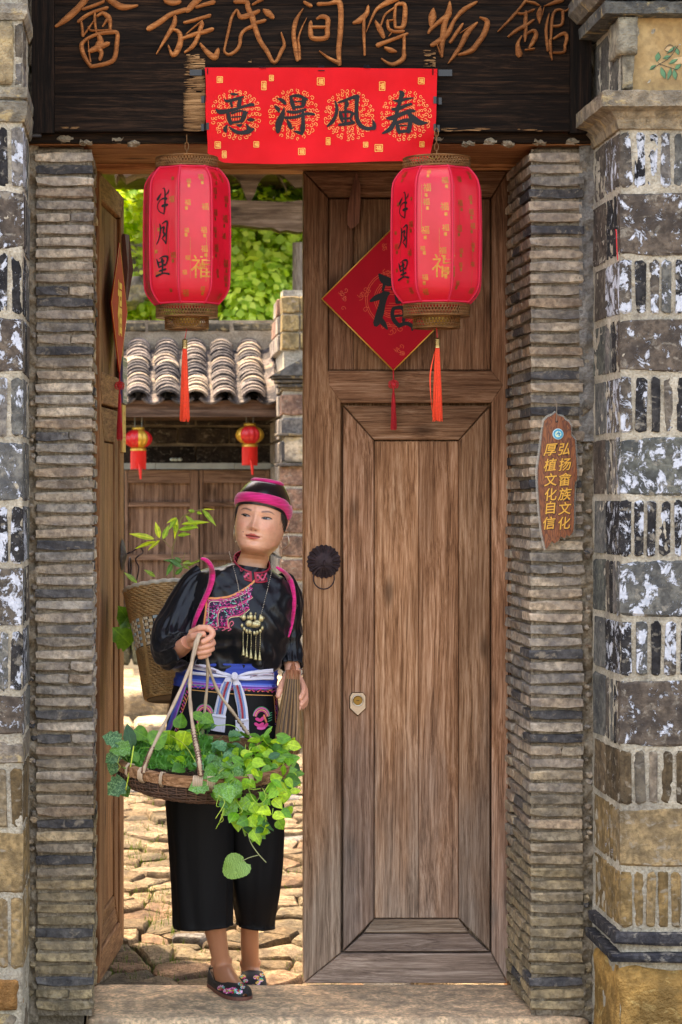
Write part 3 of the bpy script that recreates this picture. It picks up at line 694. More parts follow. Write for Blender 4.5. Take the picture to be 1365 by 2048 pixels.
INK = [tr([S(465,205,24, 550,218,62, 645,222,24), S(320,330,16, 400,375,70, 600,325,70, 760,275,40), S(480,400,60, 500,490,60), S(690,330,90, 660,490,100), S(135,550,20, 235,620,110, 500,575,76, 800,490,62, 950,455,80, 995,480,50),
    S(415,640,80, 440,780,96, 480,880,90), S(500,650,56, 700,595,46, 860,640,36), S(800,640,110, 770,740,110, 720,830,90), S(500,738,36, 700,725,34), S(480,865,60, 740,825,60),
    S(395,910,30, 350,1010,100, 375,1080,30), S(440,955,26, 560,1050,80, 700,1092,86, 880,1065,110, 985,1010,60), S(900,1020,120, 830,900,26), S(600,905,20, 680,928,70, 740,900,20), S(845,800,20, 930,798,90, 1015,805,30)], 420, 170, Z2),
  tr([S(278,320,16, 380,352,84, 465,430,70), S(225,490,40, 300,560,100, 320,630,30), S(440,520,20, 400,690,120, 320,880,160, 300,1060,100), S(585,260,40, 620,400,100, 665,540,80), S(570,270,40, 760,250,80, 970,325,40), S(900,330,120, 870,470,90),
    S(650,385,20, 850,372,40), S(650,512,60, 870,490,60), S(520,610,60, 700,622,76, 930,555,60), S(470,750,70, 700,735,70, 950,655,70, 1120,668,56), S(870,640,80, 872,850,88, 860,1000,120, 855,1130,24), S(660,1048,20, 760,1075,70, 850,1110,60), S(500,790,20, 560,900,100, 600,990,50, 665,960,20)], 530, 170, Z2),
  tr([S(350,365,30, 390,520,76, 360,700,76, 280,840,86, 175,940,40), S(420,400,40, 560,355,66, 740,285,76, 860,265,120), S(850,290,100, 840,500,86, 850,750,96, 930,910,100, 1080,990,86, 1235,970,86), S(1235,990,90, 1240,890,90, 1205,790,14),
    S(600,350,50, 618,440,100, 570,530,50), S(590,500,56, 590,850,60), S(460,600,50, 490,720,96, 520,830,50), S(470,625,50, 650,600,66, 780,650,60), S(750,650,70, 700,760,60), S(520,760,50, 700,750,50), S(440,905,50, 600,880,80, 790,850,56), S(700,780,50, 780,850,56)], 640, 170, Z2),
  tr([S(570,140,40, 620,200,120, 590,300,90, 560,440,90), S(410,345,20, 540,365,76, 700,322,64, 880,292,26), S(400,550,56, 520,545,90, 700,470,76, 830,430,60), S(280,755,50, 400,745,110, 600,665,96, 800,590,96, 915,590,50),
    S(530,480,80, 500,650,90, 450,830,90, 350,1000,106, 180,1100,40), S(770,640,80, 900,780,150, 1030,855,124, 1210,862,20), S(510,880,70, 530,1000,96, 555,1090,60), S(500,860,70, 700,805,96, 850,810,90), S(810,860,110, 770,1060,100), S(560,925,36, 720,920,36), S(540,1065,70, 800,1040,76)], 750, 170, Z2)]
for st in INK:
    mb = MB(); strokes_to(mb, st, lambda x, y, l: bsurf(x, y, .0024 + l), n=4); obj('brush_character', mb, mink, bn)
mtape = mat_plain('black_tape', (.01, .01, .012), .35)
for (x0, y0, x1, y1) in ((380,137,416,149),(403,190,412,204),(403,246,418,260),(519,131,532,138),(636,129,649,142),(727,128,740,136),(864,137,905,150),(866,193,884,207),(866,248,880,262)):
    mb = MB(); mb.grid([[Vector((P(x, y, YS-.01).x, YS - .008 if (x < 411 or x > 873 or y < 134) else bsurf(x, y).y - .003, P(x, y, YBN).z)) for x in (x0, (x0*2+x1)/3, (x0+2*x1)/3, x1)] for y in (y0, y1)], flip=True)
    obj('tape_strip', mb, mtape, bn, smooth=False)

# ============================================================ doors
YD = .470; TH = .045
def leaf_piece(name, poly, y0, y1, mat, root, ch=.003, color=None, T=None):
    "chamfered board from a px outline at the door plane"
    pts = [(P(x, y, YD).x, P(x, y, YD).z) for x, y in poly]
    ar = sum(pts[i][0]*pts[(i+1) % len(pts)][1] - pts[(i+1) % len(pts)][0]*pts[i][1] for i in range(len(pts)))
    if ar < 0: pts = pts[::-1]
    cx = sum(p[0] for p in pts)/len(pts); cz = sum(p[1] for p in pts)/len(pts); n = len(pts)
    def inset(d):
        out = []
        for i in range(n):
            a, b, c = pts[i-1], pts[i], pts[(i+1) % n]
            u = Vector((b[0]-a[0], b[1]-a[1])).normalized(); w_ = Vector((c[0]-b[0], c[1]-b[1])).normalized()
            n1 = Vector((-u.y, u.x)); n2 = Vector((-w_.y, w_.x)); m_ = (n1 + n2); m_ = m_/max(m_.dot(n1), .3) if m_.length > 1e-6 else n1
            out.append((b[0] + m_.x*d, b[1] + m_.y*d))
        return out
    mb = MB(); a = inset(.0006 + ch); b = inset(.0006)
    A = [(x, y0, z) for x, z in a]; B = [(x, y0 + ch, z) for x, z in b]; C = [(x, y1, z) for x, z in b]
    if T: A, B, C = [T(v) for v in A], [T(v) for v in B], [T(v) for v in C]
    mb.add(A + B + C, [tuple(range(n))] + [(i, i+n, (i+1) % n+n, (i+1) % n) for i in range(n)] + [(i+n, i+2*n, (i+1) % n+2*n, (i+1) % n+n) for i in range(n)] + [tuple(range(3*n-1, 2*n-1, -1))])
    o = obj(name, mb, mat, root, color=color); fix_normals(o.data); return o
def build_leaf(root, T=None, tint=1.0, mats=('wood_v', 'wood_h')):
    V, H = M[mats[0]], M[mats[1]]; q = random.Random(9)
    def c(): f = q.uniform(.76, 1.14)*tint; return (f, f*q.uniform(.96, 1.02), f*q.uniform(.93, 1.02))
    lp = lambda *a, **k: leaf_piece(*a, root, color=c(), T=T, **k)
    # outer frame
    lp('stile', [(607,342),(655,406),(655,740),(683,770),(683,1905),(683,1905),(607,1967)] if False else [(607,342),(657,396),(657,742),(682,768),(682,1906),(607,1967)], YD, YD+TH, V)
    lp('stile', [(1017,342),(984,396),(984,742),(984,1906),(1017,1967)], YD, YD+TH, V)
    lp('rail', [(608,342),(1016,342),(984,394),(657,394)], YD+.001, YD+TH, H)
    lp('rail', [(657,741),(984,741),(1008,770),(984,806),(683,806),(657,770)], YD-.002, YD+TH, H)
    lp('rail', [(683,1907),(984,1907),(1016,1967),(608,1967)], YD-.001, YD+TH, H)
    # upper panel
    for a, b in ((658,708),(708,790),(790,872),(872,983)): lp('plank', [(a,396),(b,396),(b,740),(a,740)], YD+.014+q.uniform(0,.001), YD+TH-.005, V)
    # inset wicket: mitred frame and planks
    lp('wicket_stile', [(687,812),(749,881),(749,1838),(687,1902)], YD+.004, YD+TH, V)
    lp('wicket_stile', [(981,812),(981,1902),(919,1838),(919,881)], YD+.004, YD+TH, V)
    lp('wicket_rail', [(688,811),(980,811),(919,880),(749,880)], YD+.0035, YD+TH, H)
    lp('wicket_rail', [(728,1868),(940,1868),(980,1904),(688,1904)], YD+.005, YD+TH, H)
    lp('wicket_rail', [(749,1839),(919,1839),(940,1867),(728,1867)], YD+.0045, YD+TH, H)
    for a, b in ((750,839),(839,919)): lp('plank', [(a,882),(b,882),(b,1838),(a,1838)], YD+.009+q.uniform(0,.001), YD+TH-.005, V)
    # backing so that joints are dark slots, not holes
    lp('backing_board', [(610,344),(1014,344),(1014,1965),(610,1965)], YD+TH-.004, YD+TH+.012, V)
dr = thing('door_leaf', 'closed brown wooden door leaf with iron ring knocker and lock plate', 'door', (P(811, 0, YD).x, YD, 0), 'old wooden gate leaves')
build_leaf(dr)
iron = mat_plain('rusty_iron', '3f3133', .62, metal=.55, bump=.8, bscale=260, var=.35)
brass = mat_plain('lock_brass', '8a6a34', .35, metal=.8); chrome = mat_plain('lock_chrome', 'b0a69a', .22, metal=1.0)
dark = mat_plain('dark_gap', (.008, .007, .006), .9)
# knocker: wavy iron plate, staple, ring
c0 = P(648, 1123, YD); kn = MB(); rows = []
for i, (rr_, h) in enumerate(((.002, .016), (.012, .015), (.024, .011), (.036, .007), (.045, .005), (.053, .003))):
    row = []
    for j in range(96):
        a = 2*math.pi*j/96; t = (j*22/96) % 1
        rad = rr_ * (1 + (.10*(abs(t*2-1)**.8 - .4) if i >= 4 else 0)); hh = h + (.003*math.sin(2*math.pi*t) if i >= 3 else 0)
        row.append(Vector((c0.x + rad*math.cos(a), YD - .001 - hh, c0.z + rad*math.sin(a))))
    rows.append(row)
rows.append([Vector((v.x, YD - .0005, v.z)) for v in rows[-1]])
kn.grid(rows, cu=True, flip=False); kp = obj('knocker_plate', kn, iron, dr, smooth=False); fix_normals(kp.data)
mb = MB(); rc = P(648, 1156, YD - .02)
mb.tube([Vector((rc.x + .034*math.sin(a), YD - .022 - .004*math.cos(a), rc.z + .036*math.cos(a))) for a in [2*math.pi*k/40 for k in range(40)]], .0022, 8, closed=True); obj('knocker_ring', mb, iron, kp, smooth=True)
mb = MB(); mb.tube([Vector((c0.x, YD - .010, c0.z + .004)), Vector((c0.x, YD - .026, c0.z - .001)), Vector((c0.x - .001, YD - .030, c0.z - .010)), Vector((c0.x - .001, YD - .022, c0.z - .018))], [.004, .004, .0045, .003], 8); obj('staple', mb, iron, kp, smooth=True)
# lock plate
lk = [(699,1392),(704,1384),(727,1384),(733,1392),(733,1417),(716,1433),(699,1417)]
def fd(x, y, l=0, base=.004): v = P(x, y, YD - base); return Vector((v.x, YD + .004 - base - l, v.z))
lo = leaf_piece('lock_plate', lk, YD - .003, YD + .003, chrome, dr, ch=.0025)
mb = MB(); cc = P(716, 1401, YD - .004)
mb.lathe([(.0001, .0), (.0145, .0), (.017, -.002), (.019, -.001), (.019, .004)], (cc.x, YD - .006, cc.z), 32, M=Matrix.Rotation(R(-90), 3, 'X')); obj('lock_ring', mb, chrome, lo, smooth=True)
mb = MB(); mb.lathe([(.0001, 0), (.0135, 0), (.014, .003)], (cc.x, YD - .0075, cc.z), 28, M=Matrix.Rotation(R(90), 3, 'X')); kc = obj('keyhole_core', mb, brass, lo, smooth=False); fix_normals(kc.data)
mb = MB(); mb.box((cc.x - .005, YD - .0082, cc.z - .001), (cc.x + .005, YD - .0076, cc.z + .001)); obj('keyhole', mb, dark, lo)
# worn leaf-shaped wooden tag nailed to the top of the door
mb = MB(); ol = [(714,345),(716,352),(722,372),(722,400),(719,445),(712,452),(703,458),(696,450),(695,430),(699,400),(705,372),(711,352)]
pts = [(P(x, y, YD - .02).x, P(x, y, YD - .02).z) for x, y in ol][::-1]
mb.prism(pts, YD - .016, YD - .008); tg = obj('wooden_tag', mb, mat_wood('tag_wood', '54372c', '6d483a', '8a6251', 'Z'), dr)
fix_normals(tg.data)
mb = MB(); mb.grid([[P(x, y, YD - .018) for x in (753, 790)] for y in (334.5, 344)]);

# left leaf, swung inward: rotate the same construction about its own hinge
dl = thing('door_leaf', 'half-open wooden door leaf at the left, seen nearly edge-on', 'door', (XL1 + .004, YD, 0), 'old wooden gate leaves')
HX = P(1017, 0, YD).x; hinge = Vector((XL1 + .010, YD, 0)); ang = R(83.6)
def TL(v):
    s = HX - v[0]; t = v[1] - YD                      # s: distance from the hinge, t: depth behind the face
    dx, dy = math.cos(ang), math.sin(ang)             # direction hinge -> free edge
    return Vector((hinge.x + s*dx - t*dy, hinge.y + s*dy + t*dx, v[2]))
build_leaf(dl, T=TL, tint=.95, mats=('leaf_wood', 'leaf_wood_d'))
def onleaf(s, z, l=0.0): return Vector((hinge.x + s*math.cos(ang) + l*math.sin(ang), hinge.y + s*math.sin(ang) - l*math.cos(ang), z))
mb = MB(); rows = []
for i, (rr_, h) in enumerate(((.002, .02), (.03, .012), (.053, .003))):
    rows.append([onleaf(.595 + rr_*math.cos(2*math.pi*j/40)*(1 + (.08*(j % 2) if i == 2 else 0)), 1.375 + rr_*math.sin(2*math.pi*j/40)*(1 + (.08*(j % 2) if i == 2 else 0)), h) for j in range(40)])
mb.grid(rows, cu=True); kp2 = obj('knocker_plate', mb, iron, dl); 
mb = MB(); mb.tube([onleaf(.595 + .034*math.sin(a), 1.33 + .034*math.cos(a), .03) for a in [2*math.pi*k/30 for k in range(30)]], .003, 6, closed=True); obj('knocker_ring', mb, iron, kp2, smooth=True)
mb = MB(); mb.tube(catmull([onleaf(.595, 1.375, .01), onleaf(.60, 1.39, .045), onleaf(.59, 1.405, .06), onleaf(.60, 1.385, .075), onleaf(.59, 1.36, .05), onleaf(.6, 1.33, .06), onleaf(.6, 1.28, .052)], 5), .0028, 6); obj('staple', mb, iron, kp2, smooth=True)
mb = MB(); mb.add([onleaf(*p) for p in ((.60,2.50,.012),(.64,2.50,.022),(.655,2.38,.035),(.64,2.27,.018),(.615,2.27,.010),(.605,2.38,.022))] + [onleaf(*p) for p in ((.60,2.50,.002),(.64,2.50,.002),(.655,2.38,.006),(.64,2.27,.002),(.615,2.27,.002),(.605,2.38,.002))],
   [(0,1,2,3,4,5),(11,10,9,8,7,6)] + [(i, i+6, (i+1) % 6+6, (i+1) % 6) for i in range(6)]); tg2 = obj('wooden_tag', mb, mat_plain('tag_red_brown', '5a3028', .7, var=.2), dl); fix_normals(tg2.data)
# house number plates on the left leaf
def plate(s0, s1, z0, z1, l, mat):
    mb = MB(); mb.add([onleaf(s0,z0,l), onleaf(s1,z0,l), onleaf(s1,z1,l), onleaf(s0,z1,l), onleaf(s0,z0,.001), onleaf(s1,z0,.001), onleaf(s1,z1,.001), onleaf(s0,z1,.001)], [(0,1,2,3),(7,6,5,4),(0,4,5,1),(1,5,6,2),(2,6,7,3),(3,7,4,0)]); return mb, mat
def leaf_text(mb, s, sc_, z, h, l, txt, bold=.01):
    vs, fs_ = text2d(txt, bold); mb.add([onleaf(s - 0 + vx*h*sc_, z + vy*h, l) for vx, vy in vs], fs_)
np_ = thing('house_number_plate', 'small purple house number plate reading 35 on the left door leaf', 'plate', onleaf(.58, 1.92, .006))
mb, _ = plate(.535, .66, 1.905, 2.065, .012, None); pl = obj('plate', mb, mat_plain('violet_enamel', '4a3a6a', .35), np_)
mb = MB(); leaf_text(mb, .597, 1.0, 2.02, .030, .0135, '半月里村'); leaf_text(mb, .597, .95, 1.96, .085, .0135, '35', .03)
for z in (2.052, 1.918): mb.add([onleaf(.545, z, .0135), onleaf(.65, z, .0135), onleaf(.65, z+.003, .0135), onleaf(.545, z+.003, .0135)], [(0,1,2,3)])
obj('lettering', mb, mat_plain('plate_pink_white', 'd9c4cf', .5), np_)
np2 = thing('notice_plate', 'narrow yellow notice plate below the purple number plate on the left leaf', 'plate', onleaf(.58, 1.73, .006))
mb, _ = plate(.56, .655, 1.735, 1.900, .008, None); obj('plate', mb, mat_plain('yellow_plate', 'b98a4c', .45, var=.1), np2)
mb = MB(); leaf_text(mb, .607, 1.0, 1.87, .016, .0095, '半月里'); leaf_text(mb, .607, 1.0, 1.84, .014, .0095, '福安')
for z in (1.80, 1.785, 1.77): mb.add([onleaf(.575, z, .0095), onleaf(.64, z, .0095), onleaf(.64, z+.002, .0095), onleaf(.575, z+.002, .0095)], [(0,1,2,3)])
obj('lettering', mb, mat_plain('plate_red_print', 'a03a2c', .5), np2)

# ============================================================ red diamonds with the good-luck character
mdred = mat_plain('deep_red_card', 'a80c1e', .6, spec=.12, var=.08, bscale=20); medge = mat_plain('gold_edge', 'd9a54a', .35, metal=.5)
mthread = mat_plain('orange_gold_line', 'd8481c', .45); mtas = mat_plain('red_silk', 'c01522', .5, bump=.5, bscale=500, var=.2)
def tassel(mb, top, L, r0, r1, nth, seed, drop=0.0):
    "bundle of hanging silk threads"
    q = random.Random(seed); top = Vector(top)
    for k in range(nth):
        a = 2.399*k; f = math.sqrt((k + .5)/nth); l = L*q.uniform(.93, 1.0); w_ = q.uniform(-.0012, .0012)
        pts = [top + Vector(((r0*(1-t) + r1*t)*f*math.cos(a) + w_*math.sin(t*6), (r0*(1-t) + r1*t)*f*math.sin(a), -l*t)) for t in (0, .1, .35, .7, 1)]
        mb.tube(pts, [.0007, .0009, .0010, .0010, .0008], 4, caps=False)
def diamond(root, F, half, ink):
    "F(a, b, lift): a to the right, b up, both metres from the centre"
    mb = MB(); mb.add([F(-half,0,.004), F(0,-half,.004), F(half,0,.004), F(0,half,.004), F(-half,0,0), F(0,-half,0), F(half,0,0), F(0,half,0)], [(0,1,2,3),(7,6,5,4),(0,4,5,1),(1,5,6,2),(2,6,7,3),(3,7,4,0)])
    cd = obj('card', mb, mdred, root); fix_normals(cd.data)
    mb = MB(); c4 = [(-half,0),(0,-half),(half,0),(0,half)]
    for i in range(4): mb.tube([F(*c4[i], .004), F(*c4[(i+1) % 4], .004)], .0022 if ink else .0009, 6)
    obj('gold_edge', mb, medge, root, smooth=True)
    # swirl print
    mb = MB(); st = []; q = random.Random(4); s = half/.232
    for rad in (.050, .056, .062, .085, .091):
        st.append([(rad*math.cos(k/24*2*math.pi)*s, rad*math.sin(k/24*2*math.pi)*s, .0016) for k in range(25)])
    for k in range(4):
        for (cx, cy, mm) in ((.092, 0, 1), (.165, 0, .8)):
            aa = k*math.pi/2; 
            for j in range(7):
                x = cx + q.uniform(-.015, .015)*mm; y = q.uniform(-.04, .04)*mm; t0 = q.uniform(0, 6)
                sp_ = [(x + .011*mm*(1-u/9)*math.cos(t0 + u*.8), y + .011*mm*(1-u/9)*math.sin(t0 + u*.8), .0015) for u in range(9)]
                st.append([((X*math.cos(aa) - Y_*math.sin(aa))*s, (X*math.sin(aa) + Y_*math.cos(aa))*s, w_) for X, Y_, w_ in sp_])
    for k in range(5):
        h_ = .014 + .009*k*.9; st.append([(-h_*s, -h_*s, .0014), (h_*s, -h_*s, .0014)]); st.append([(h_*s, -h_*s, .0014), (h_*s, h_*s, .0014)]); st.append([(h_*s, h_*s, .0014), (-h_*s, h_*s, .0014)])
    
    if ink: strokes_to(mb, st, lambda x, y, l: F(x, y, .0048), n=1, cap=False); obj('gold_swirl_print', mb, mthread, root)
    mb = MB()
    if ink:
        strokes_to(mb, ink, lambda x, y, l: F(x, y, .0056 + l)); obj('brush_character', mb, mink, root)
    else:
        vs, fs_ = text2d('福', .02); mb.add([F(vx*.12, vy*.20, .0050) for vx, vy in vs], fs_); obj('gold_character', mb, mgold2, root)
FU = tr([S(445,225,70, 540,330,190, 680,400,200), S(560,430,70, 520,580,60), S(245,820,60, 400,740,140, 640,650,100), S(560,670,180, 510,880,150, 450,1120,180, 370,1340,150), S(450,1230,130, 540,1340,120, 620,1460,40),
   S(760,990,80, 735,1130,90, 790,1280,100, 900,1390,90), S(760,990,80, 900,965,80, 1000,1010,110, 1010,1150,90, 990,1270,80), S(800,1165,50, 1000,1150,50), S(880,1390,90, 1050,1330,90, 1190,1400,90, 1190,1480,50), S(740,540,90, 1050,500,70),
   S(820,680,70, 840,850,70), S(820,680,60, 1050,650,70, 1040,850,70), S(830,860,60, 1040,840,60)], 720, 530, 11.375)
YK = YD - .022
dc = P(787, 598, YK); FUm = [[((P(x, y, YK).x - dc.x), (P(x, y, YK).z - dc.z), w_/PS(YK)) for x, y, w_ in st] for st in FU]
fu = thing('luck_diamond', 'red diamond card with black brush character on the closed leaf', 'door decoration', (dc.x, YK, dc.z - .23), 'diamond cards hung on the gate leaves')
def FR(a, b, l): return Vector((dc.x + a, YK - l, dc.z + b))
diamond(fu, FR, .232, FUm)
def knot_tassel(root, top, seed, L=.085, org=mtas):
    mb = MB(); t = Vector(top); mb.tube([t + Vector((0, 0, .006)), t + Vector((0, -.002, -.037))], .0024, 6)
    kc_ = t + Vector((0, -.004, -.045))
    for k in range(5):
        a = R(-30 + k*60) ; mb.tube([kc_ + Vector((.008*math.cos(a) + .0085*math.cos(u), -.003*math.sin(u*.5), .006*math.sin(a) + .0085*math.sin(u))) for u in [2*math.pi*q/12 for q in range(12)]], .0018, 5, closed=True)
    mb.ell(kc_, (.010, .005, .010), 10, 6); mb.tube([kc_, kc_ + Vector((0, 0, -.03))], [.003, .003], 6)
    obj('knot', mb, org, root, smooth=True)
    mb = MB(); tassel(mb, kc_ + Vector((0, 0, -.028)), L*1.15, .004, .0105, 46, seed); obj('tassel', mb, org, root, smooth=True)
knot_tassel(fu, FR(0, -.232, .004), 3, L=.105)
fl = thing('luck_diamond', 'red diamond card with a gold character on the half-open left leaf, seen very obliquely', 'door decoration', onleaf(.40, 2.0, .02), 'diamond cards hung on the gate leaves')
def FLf(a, b, l): return onleaf(.395 + a, 2.225 + b, .014 + l)
diamond(fl, FLf, .222, None); knot_tassel(fl, FLf(0, -.222, .004), 8, L=.14)
# ============================================================ big red lanterns
def mat_fabric(name, c1, c2):
    m = NT(name); co = m.coord(rand=False); m.color(m.ramp(m.noise(co, 9, 3), [(.3, c1), (.7, c2)])); m.rough(.34)
    m.b.inputs['Sheen Weight'].default_value = .03; m.b.inputs['Coat Weight'].default_value = .3; m.b.inputs['Coat Roughness'].default_value = .22
    m.bump(m.noise(m.coord(scale=(1, 1, .25), rand=False), 14, 3), .35, .006)
    tr = m.n('BsdfTranslucent'); tr.inputs[0].default_value = (*lin('f0203a'), 1); ms = m.n('MixShader'); ms.inputs[0].default_value = .22
    m.l(m.b.outputs[0], ms.inputs[1]); m.l(tr.outputs[0], ms.inputs[2]); m.l(ms.outputs[0], m.out.inputs[0]); return m.m
M['lantern'] = mat_fabric('lantern_satin', 'c80a22', 'e01430')
M['seam'] = mat_plain('seam_cord', 'd2163a', .6, bump=.6, bscale=900)
M['lbrass'] = mat_plain('aged_brass', '7a5430', .4, metal=.6, var=.35, bscale=120)
mgoldt = mat_plain('gold_foil_print', 'b0703a', .28, metal=.85, var=.2, bscale=300)
mtassel = mat_plain('orange_red_silk', 'f0441e', .5, bump=.3, bscale=600, var=.15)
BANYUE = tr([S(305,158,10, 350,158,26, 370,230,34, 375,350,36, 372,500,40, 362,600,34, 350,675,26), S(462,190,12, 452,240,34, 390,295,16), S(275,255,16, 235,310,46, 190,370,60), S(410,370,60, 310,365,28, 220,425,20, 188,530,18, 240,620,20, 345,668,22),
    S(305,512,50, 370,500,60, 440,495,46), S(238,868,16, 262,930,40, 250,1080,34, 220,1180,28, 168,1275,20), S(310,870,20, 400,825,40, 436,860,42, 418,1000,36, 410,1150,36, 402,1275,28), S(290,960,24, 352,940,46, 330,1030,36, 372,1090,52, 310,1150,24), S(288,1160,12, 350,1210,26, 400,1275,30),
    S(168,1580,18, 200,1660,50, 222,1745,30), S(230,1575,14, 330,1530,30, 430,1545,50, 420,1640,32, 370,1720,26), S(220,1748,30, 370,1692,30), S(300,1590,66, 312,1700,46, 300,1855,36), S(220,1650,26, 345,1620,30), S(230,1822,36, 390,1790,44), S(158,1922,46, 330,1870,30, 475,1892,46)], 285, 370, 10.24)
def lantern(label, px, Yl, Rm, ytop, ybot, th_char, turn, seed, tas_x=0.0):
    s = PS(Yl); c = P(px, 0, Yl); zt = P(0, ytop, Yl).z; zb = P(0, ybot, Yl).z; H = zt - zb
    root = thing('red_lantern', label, 'lantern', (c.x, Yl, zb), 'tall red satin lanterns hung from the lintel')
    NP = 8; off = turn
    def prof(t):
        # t: 0 bottom .. 1 top
        e = .15; b = .955 + .045*math.sin(math.pi*t)**.8
        k = min(1, t/e, (1-t)/e)
        return b*(.72 + .28*math.sin(k*math.pi/2)**.85)
    def surf(a, t, lift=0.0):
        u = ((a - off) % (2*math.pi/NP)) - math.pi/NP
        f = math.cos(math.pi/NP)/math.cos(u); k = prof(t)
        f2 = 1 + (f-1)*1.15 - .006*math.sin((t*9) + a*3)*(1 if .1 < t < .9 else 0)*(abs(math.cos(u*4)))
        rad = Rm*k*(f2/ (math.cos(math.pi/NP)**.5)) + lift
        return Vector((c.x + rad*math.sin(a), Yl - rad*math.cos(a), zb + H*t))
    ts = [0, .015, .03, .045, .06, .08, .1, .115] + [.115 + .77*k/18 for k in range(1, 19)] + [.9, .92, .94, .955, .97, .985, 1]
    mb = MB(); mb.grid([[surf(2*math.pi*j/128, t) for j in range(128)] for t in ts], cu=True, flip=True)
    body = obj('shade', mb, M['lantern'], root, smooth=True); fix_normals(body.data)
    q = random.Random(seed)
    mb = MB()
    for k in range(NP):
        a = off + 2*math.pi*k/NP
        mb.tube([surf(a, t, .0012) for t in ts], .0026, 6)
        for sd in (-1, 1):                           # stitches
            for i in range(90):
                t = .02 + .96*i/90; p = surf(a + sd*.028, t, .0005); mb.box((p.x-.0012, p.y-.0012, p.z-.0012), (p.x+.0012, p.y+.0012, p.z+.0012))
    for t in (.012, .988): mb.tube([surf(2*math.pi*k/64, t, .0015) for k in range(64)], .0032, 6, closed=True)
    obj('seam', mb, M['seam'], root, smooth=True)
    mb = MB(); q2 = random.Random(seed+1)
    for k in range(16): # frayed edge
        a = q2.uniform(.2, 1.2); p = surf(a, .985, .003); mb.tube([p, p + Vector((q2.uniform(-.004, .006), -.004, q2.uniform(-.008, .004)))], .0007, 4)
    obj('frayed_thread', mb, M['seam'], root)
    # black characters and gold print, wrapped on the panels
    zc = lambda y: (P(0, y, Yl).z - zb)/H
    mb = MB(); strokes_to(mb, BANYUE, lambda x, y, l: surf(th_char + (x - 316)/s/Rm, zc(y*1.0 + (0 if seed == 1 else 6)), .0016 + l), n=4); obj('black_character', mb, mink, root)
    mb = MB(); vs, fs_ = text2d('福', .004); vq, fq = text2d('福', .05)
    spots = []
    for k in range(NP*2):
        a0 = off + math.pi/NP*(k + .5)
        t = q.uniform(.86, .95)
        while t > .06:
            a = a0 + q.uniform(-.06, .06); h = q.choice((.016, .020, .026, .022)); da = ((a - th_char + math.pi) % (2*math.pi)) - math.pi
            if abs(da) > .25 or q.random() < .25:
                mb.add([surf(a + vx*h/Rm, t + vy*h/H, .0009) for vx, vy in vs], fs_)
            t2 = t - h/H*.85
            if t2 > .06 and q.random() < .8:
                a2 = a + q.uniform(-.04, .04); mb.add([surf(a2 + vx*.009/Rm, t2 + vy*.011/H, .0009) for vx, vy in vq], fq)
            t -= q.uniform(.10, .22)
        if k % 1 == 0:
            a = off + math.pi/NP*k + math.pi/NP*.5*q.choice((1, .6, 1.4)); t0 = q.uniform(.08, .5); t1 = t0 + q.uniform(.2, .42)
            mb.grid([[surf(a - .003, t0 + (t1-t0)*i/8, .0008), surf(a + .003, t0 + (t1-t0)*i/8, .0008)] for i in range(9)])
    # one large running character
    a = th_char + 1.0; mb.add([surf(a + vx*.075/Rm, .26 + vy*.075/H, .0011) for vx, vy in text2d('福', 0)[0]], text2d('福', 0)[1])
    obj('gold_print', mb, mgoldt, root, kind='stuff')
    # brass lattice collars
    def collar(r0, r1, z0, z1, n, nm):
        mb = MB()
        for z, r in ((z0, r0), (z1, r1)):
            mb.tube([Vector((c.x + r*math.sin(2*math.pi*k/48), Yl - r*math.cos(2*math.pi*k/48), z)) for k in range(48)], .0024, 6, closed=True)
        for k in range(n):
            for d in (-1, 1):
                pts = []
                for i in range(5):
                    t = i/4; a = 2*math.pi*(k + d*t*2.0)/n; r = r0 + (r1-r0)*t
                    pts.append(Vector((c.x + r*math.sin(a), Yl - r*math.cos(a), z0 + (z1-z0)*t)))
                mb.tube(pts, .00125, 4, caps=False)
        for k in range(n):
            for t in (.33, .66):
                a = 2*math.pi*(k + (.5 if t > .5 else 0))/n; r = r0 + (r1-r0)*t; p = Vector((c.x + r*math.sin(a), Yl - r*math.cos(a), z0 + (z1-z0)*t)); mb.ell(p, (.0022,)*3, 5, 4)
        obj(nm, mb, M['lbrass'], root, smooth=True)
    rt = Rm*.735
    collar(rt, rt, zt + .001, zt + .030, 64, 'top_collar')
    collar(rt*.99, rt*.99, zb - .034, zb - .001, 64, 'bottom_collar'); collar(rt*.70, rt*.70, zb - .068, zb - .036, 44, 'bottom_cup')
    mb = MB()
    for (ra, rb, z) in ((rt, rt - .012, zt + .030), (rt, rt*.70, zb - .035), (rt*.70, rt*.70 - .006, zb - .069)):
        mb.grid([[Vector((c.x + r_*math.sin(2*math.pi*k/48), Yl - r_*math.cos(2*math.pi*k/48), z + dz)) for k in range(48)] for r_, dz in ((ra, 0), (rb, 0), (rb, .0015), (ra, .0015))], cu=True, cv=True)
    o = obj('rim', mb, M['lbrass'], root, smooth=False); fix_normals(o.data); mb = MB()
    for k in range(4): # inner spider bars
        a = k*math.pi/4; mb.tube([Vector((c.x + rt*math.sin(a), Yl - rt*math.cos(a), zt + .028)), Vector((c.x - rt*math.sin(a), Yl + rt*math.cos(a), zt + .028))], .0016, 5)
        mb.tube([Vector((c.x + rt*.7*math.sin(a), Yl - rt*.7*math.cos(a), zb - .067)), Vector((c.x - rt*.7*math.sin(a), Yl + rt*.7*math.cos(a), zb - .067))], .0014, 5)
    obj('inner_spider', mb, M['lbrass'], root, kind='stuff')
    mb = MB(); mb.lathe([(.0001, .012), (.030, .010), (.042, -.004), (.040, -.02), (.02, -.03), (.0001, -.03)], (c.x, Yl, zb - .035), 20); obj('bulb_holder', mb, mat_plain('yellow_bulb_cup', 'b08a3a', .3, metal=.6), root, smooth=True)
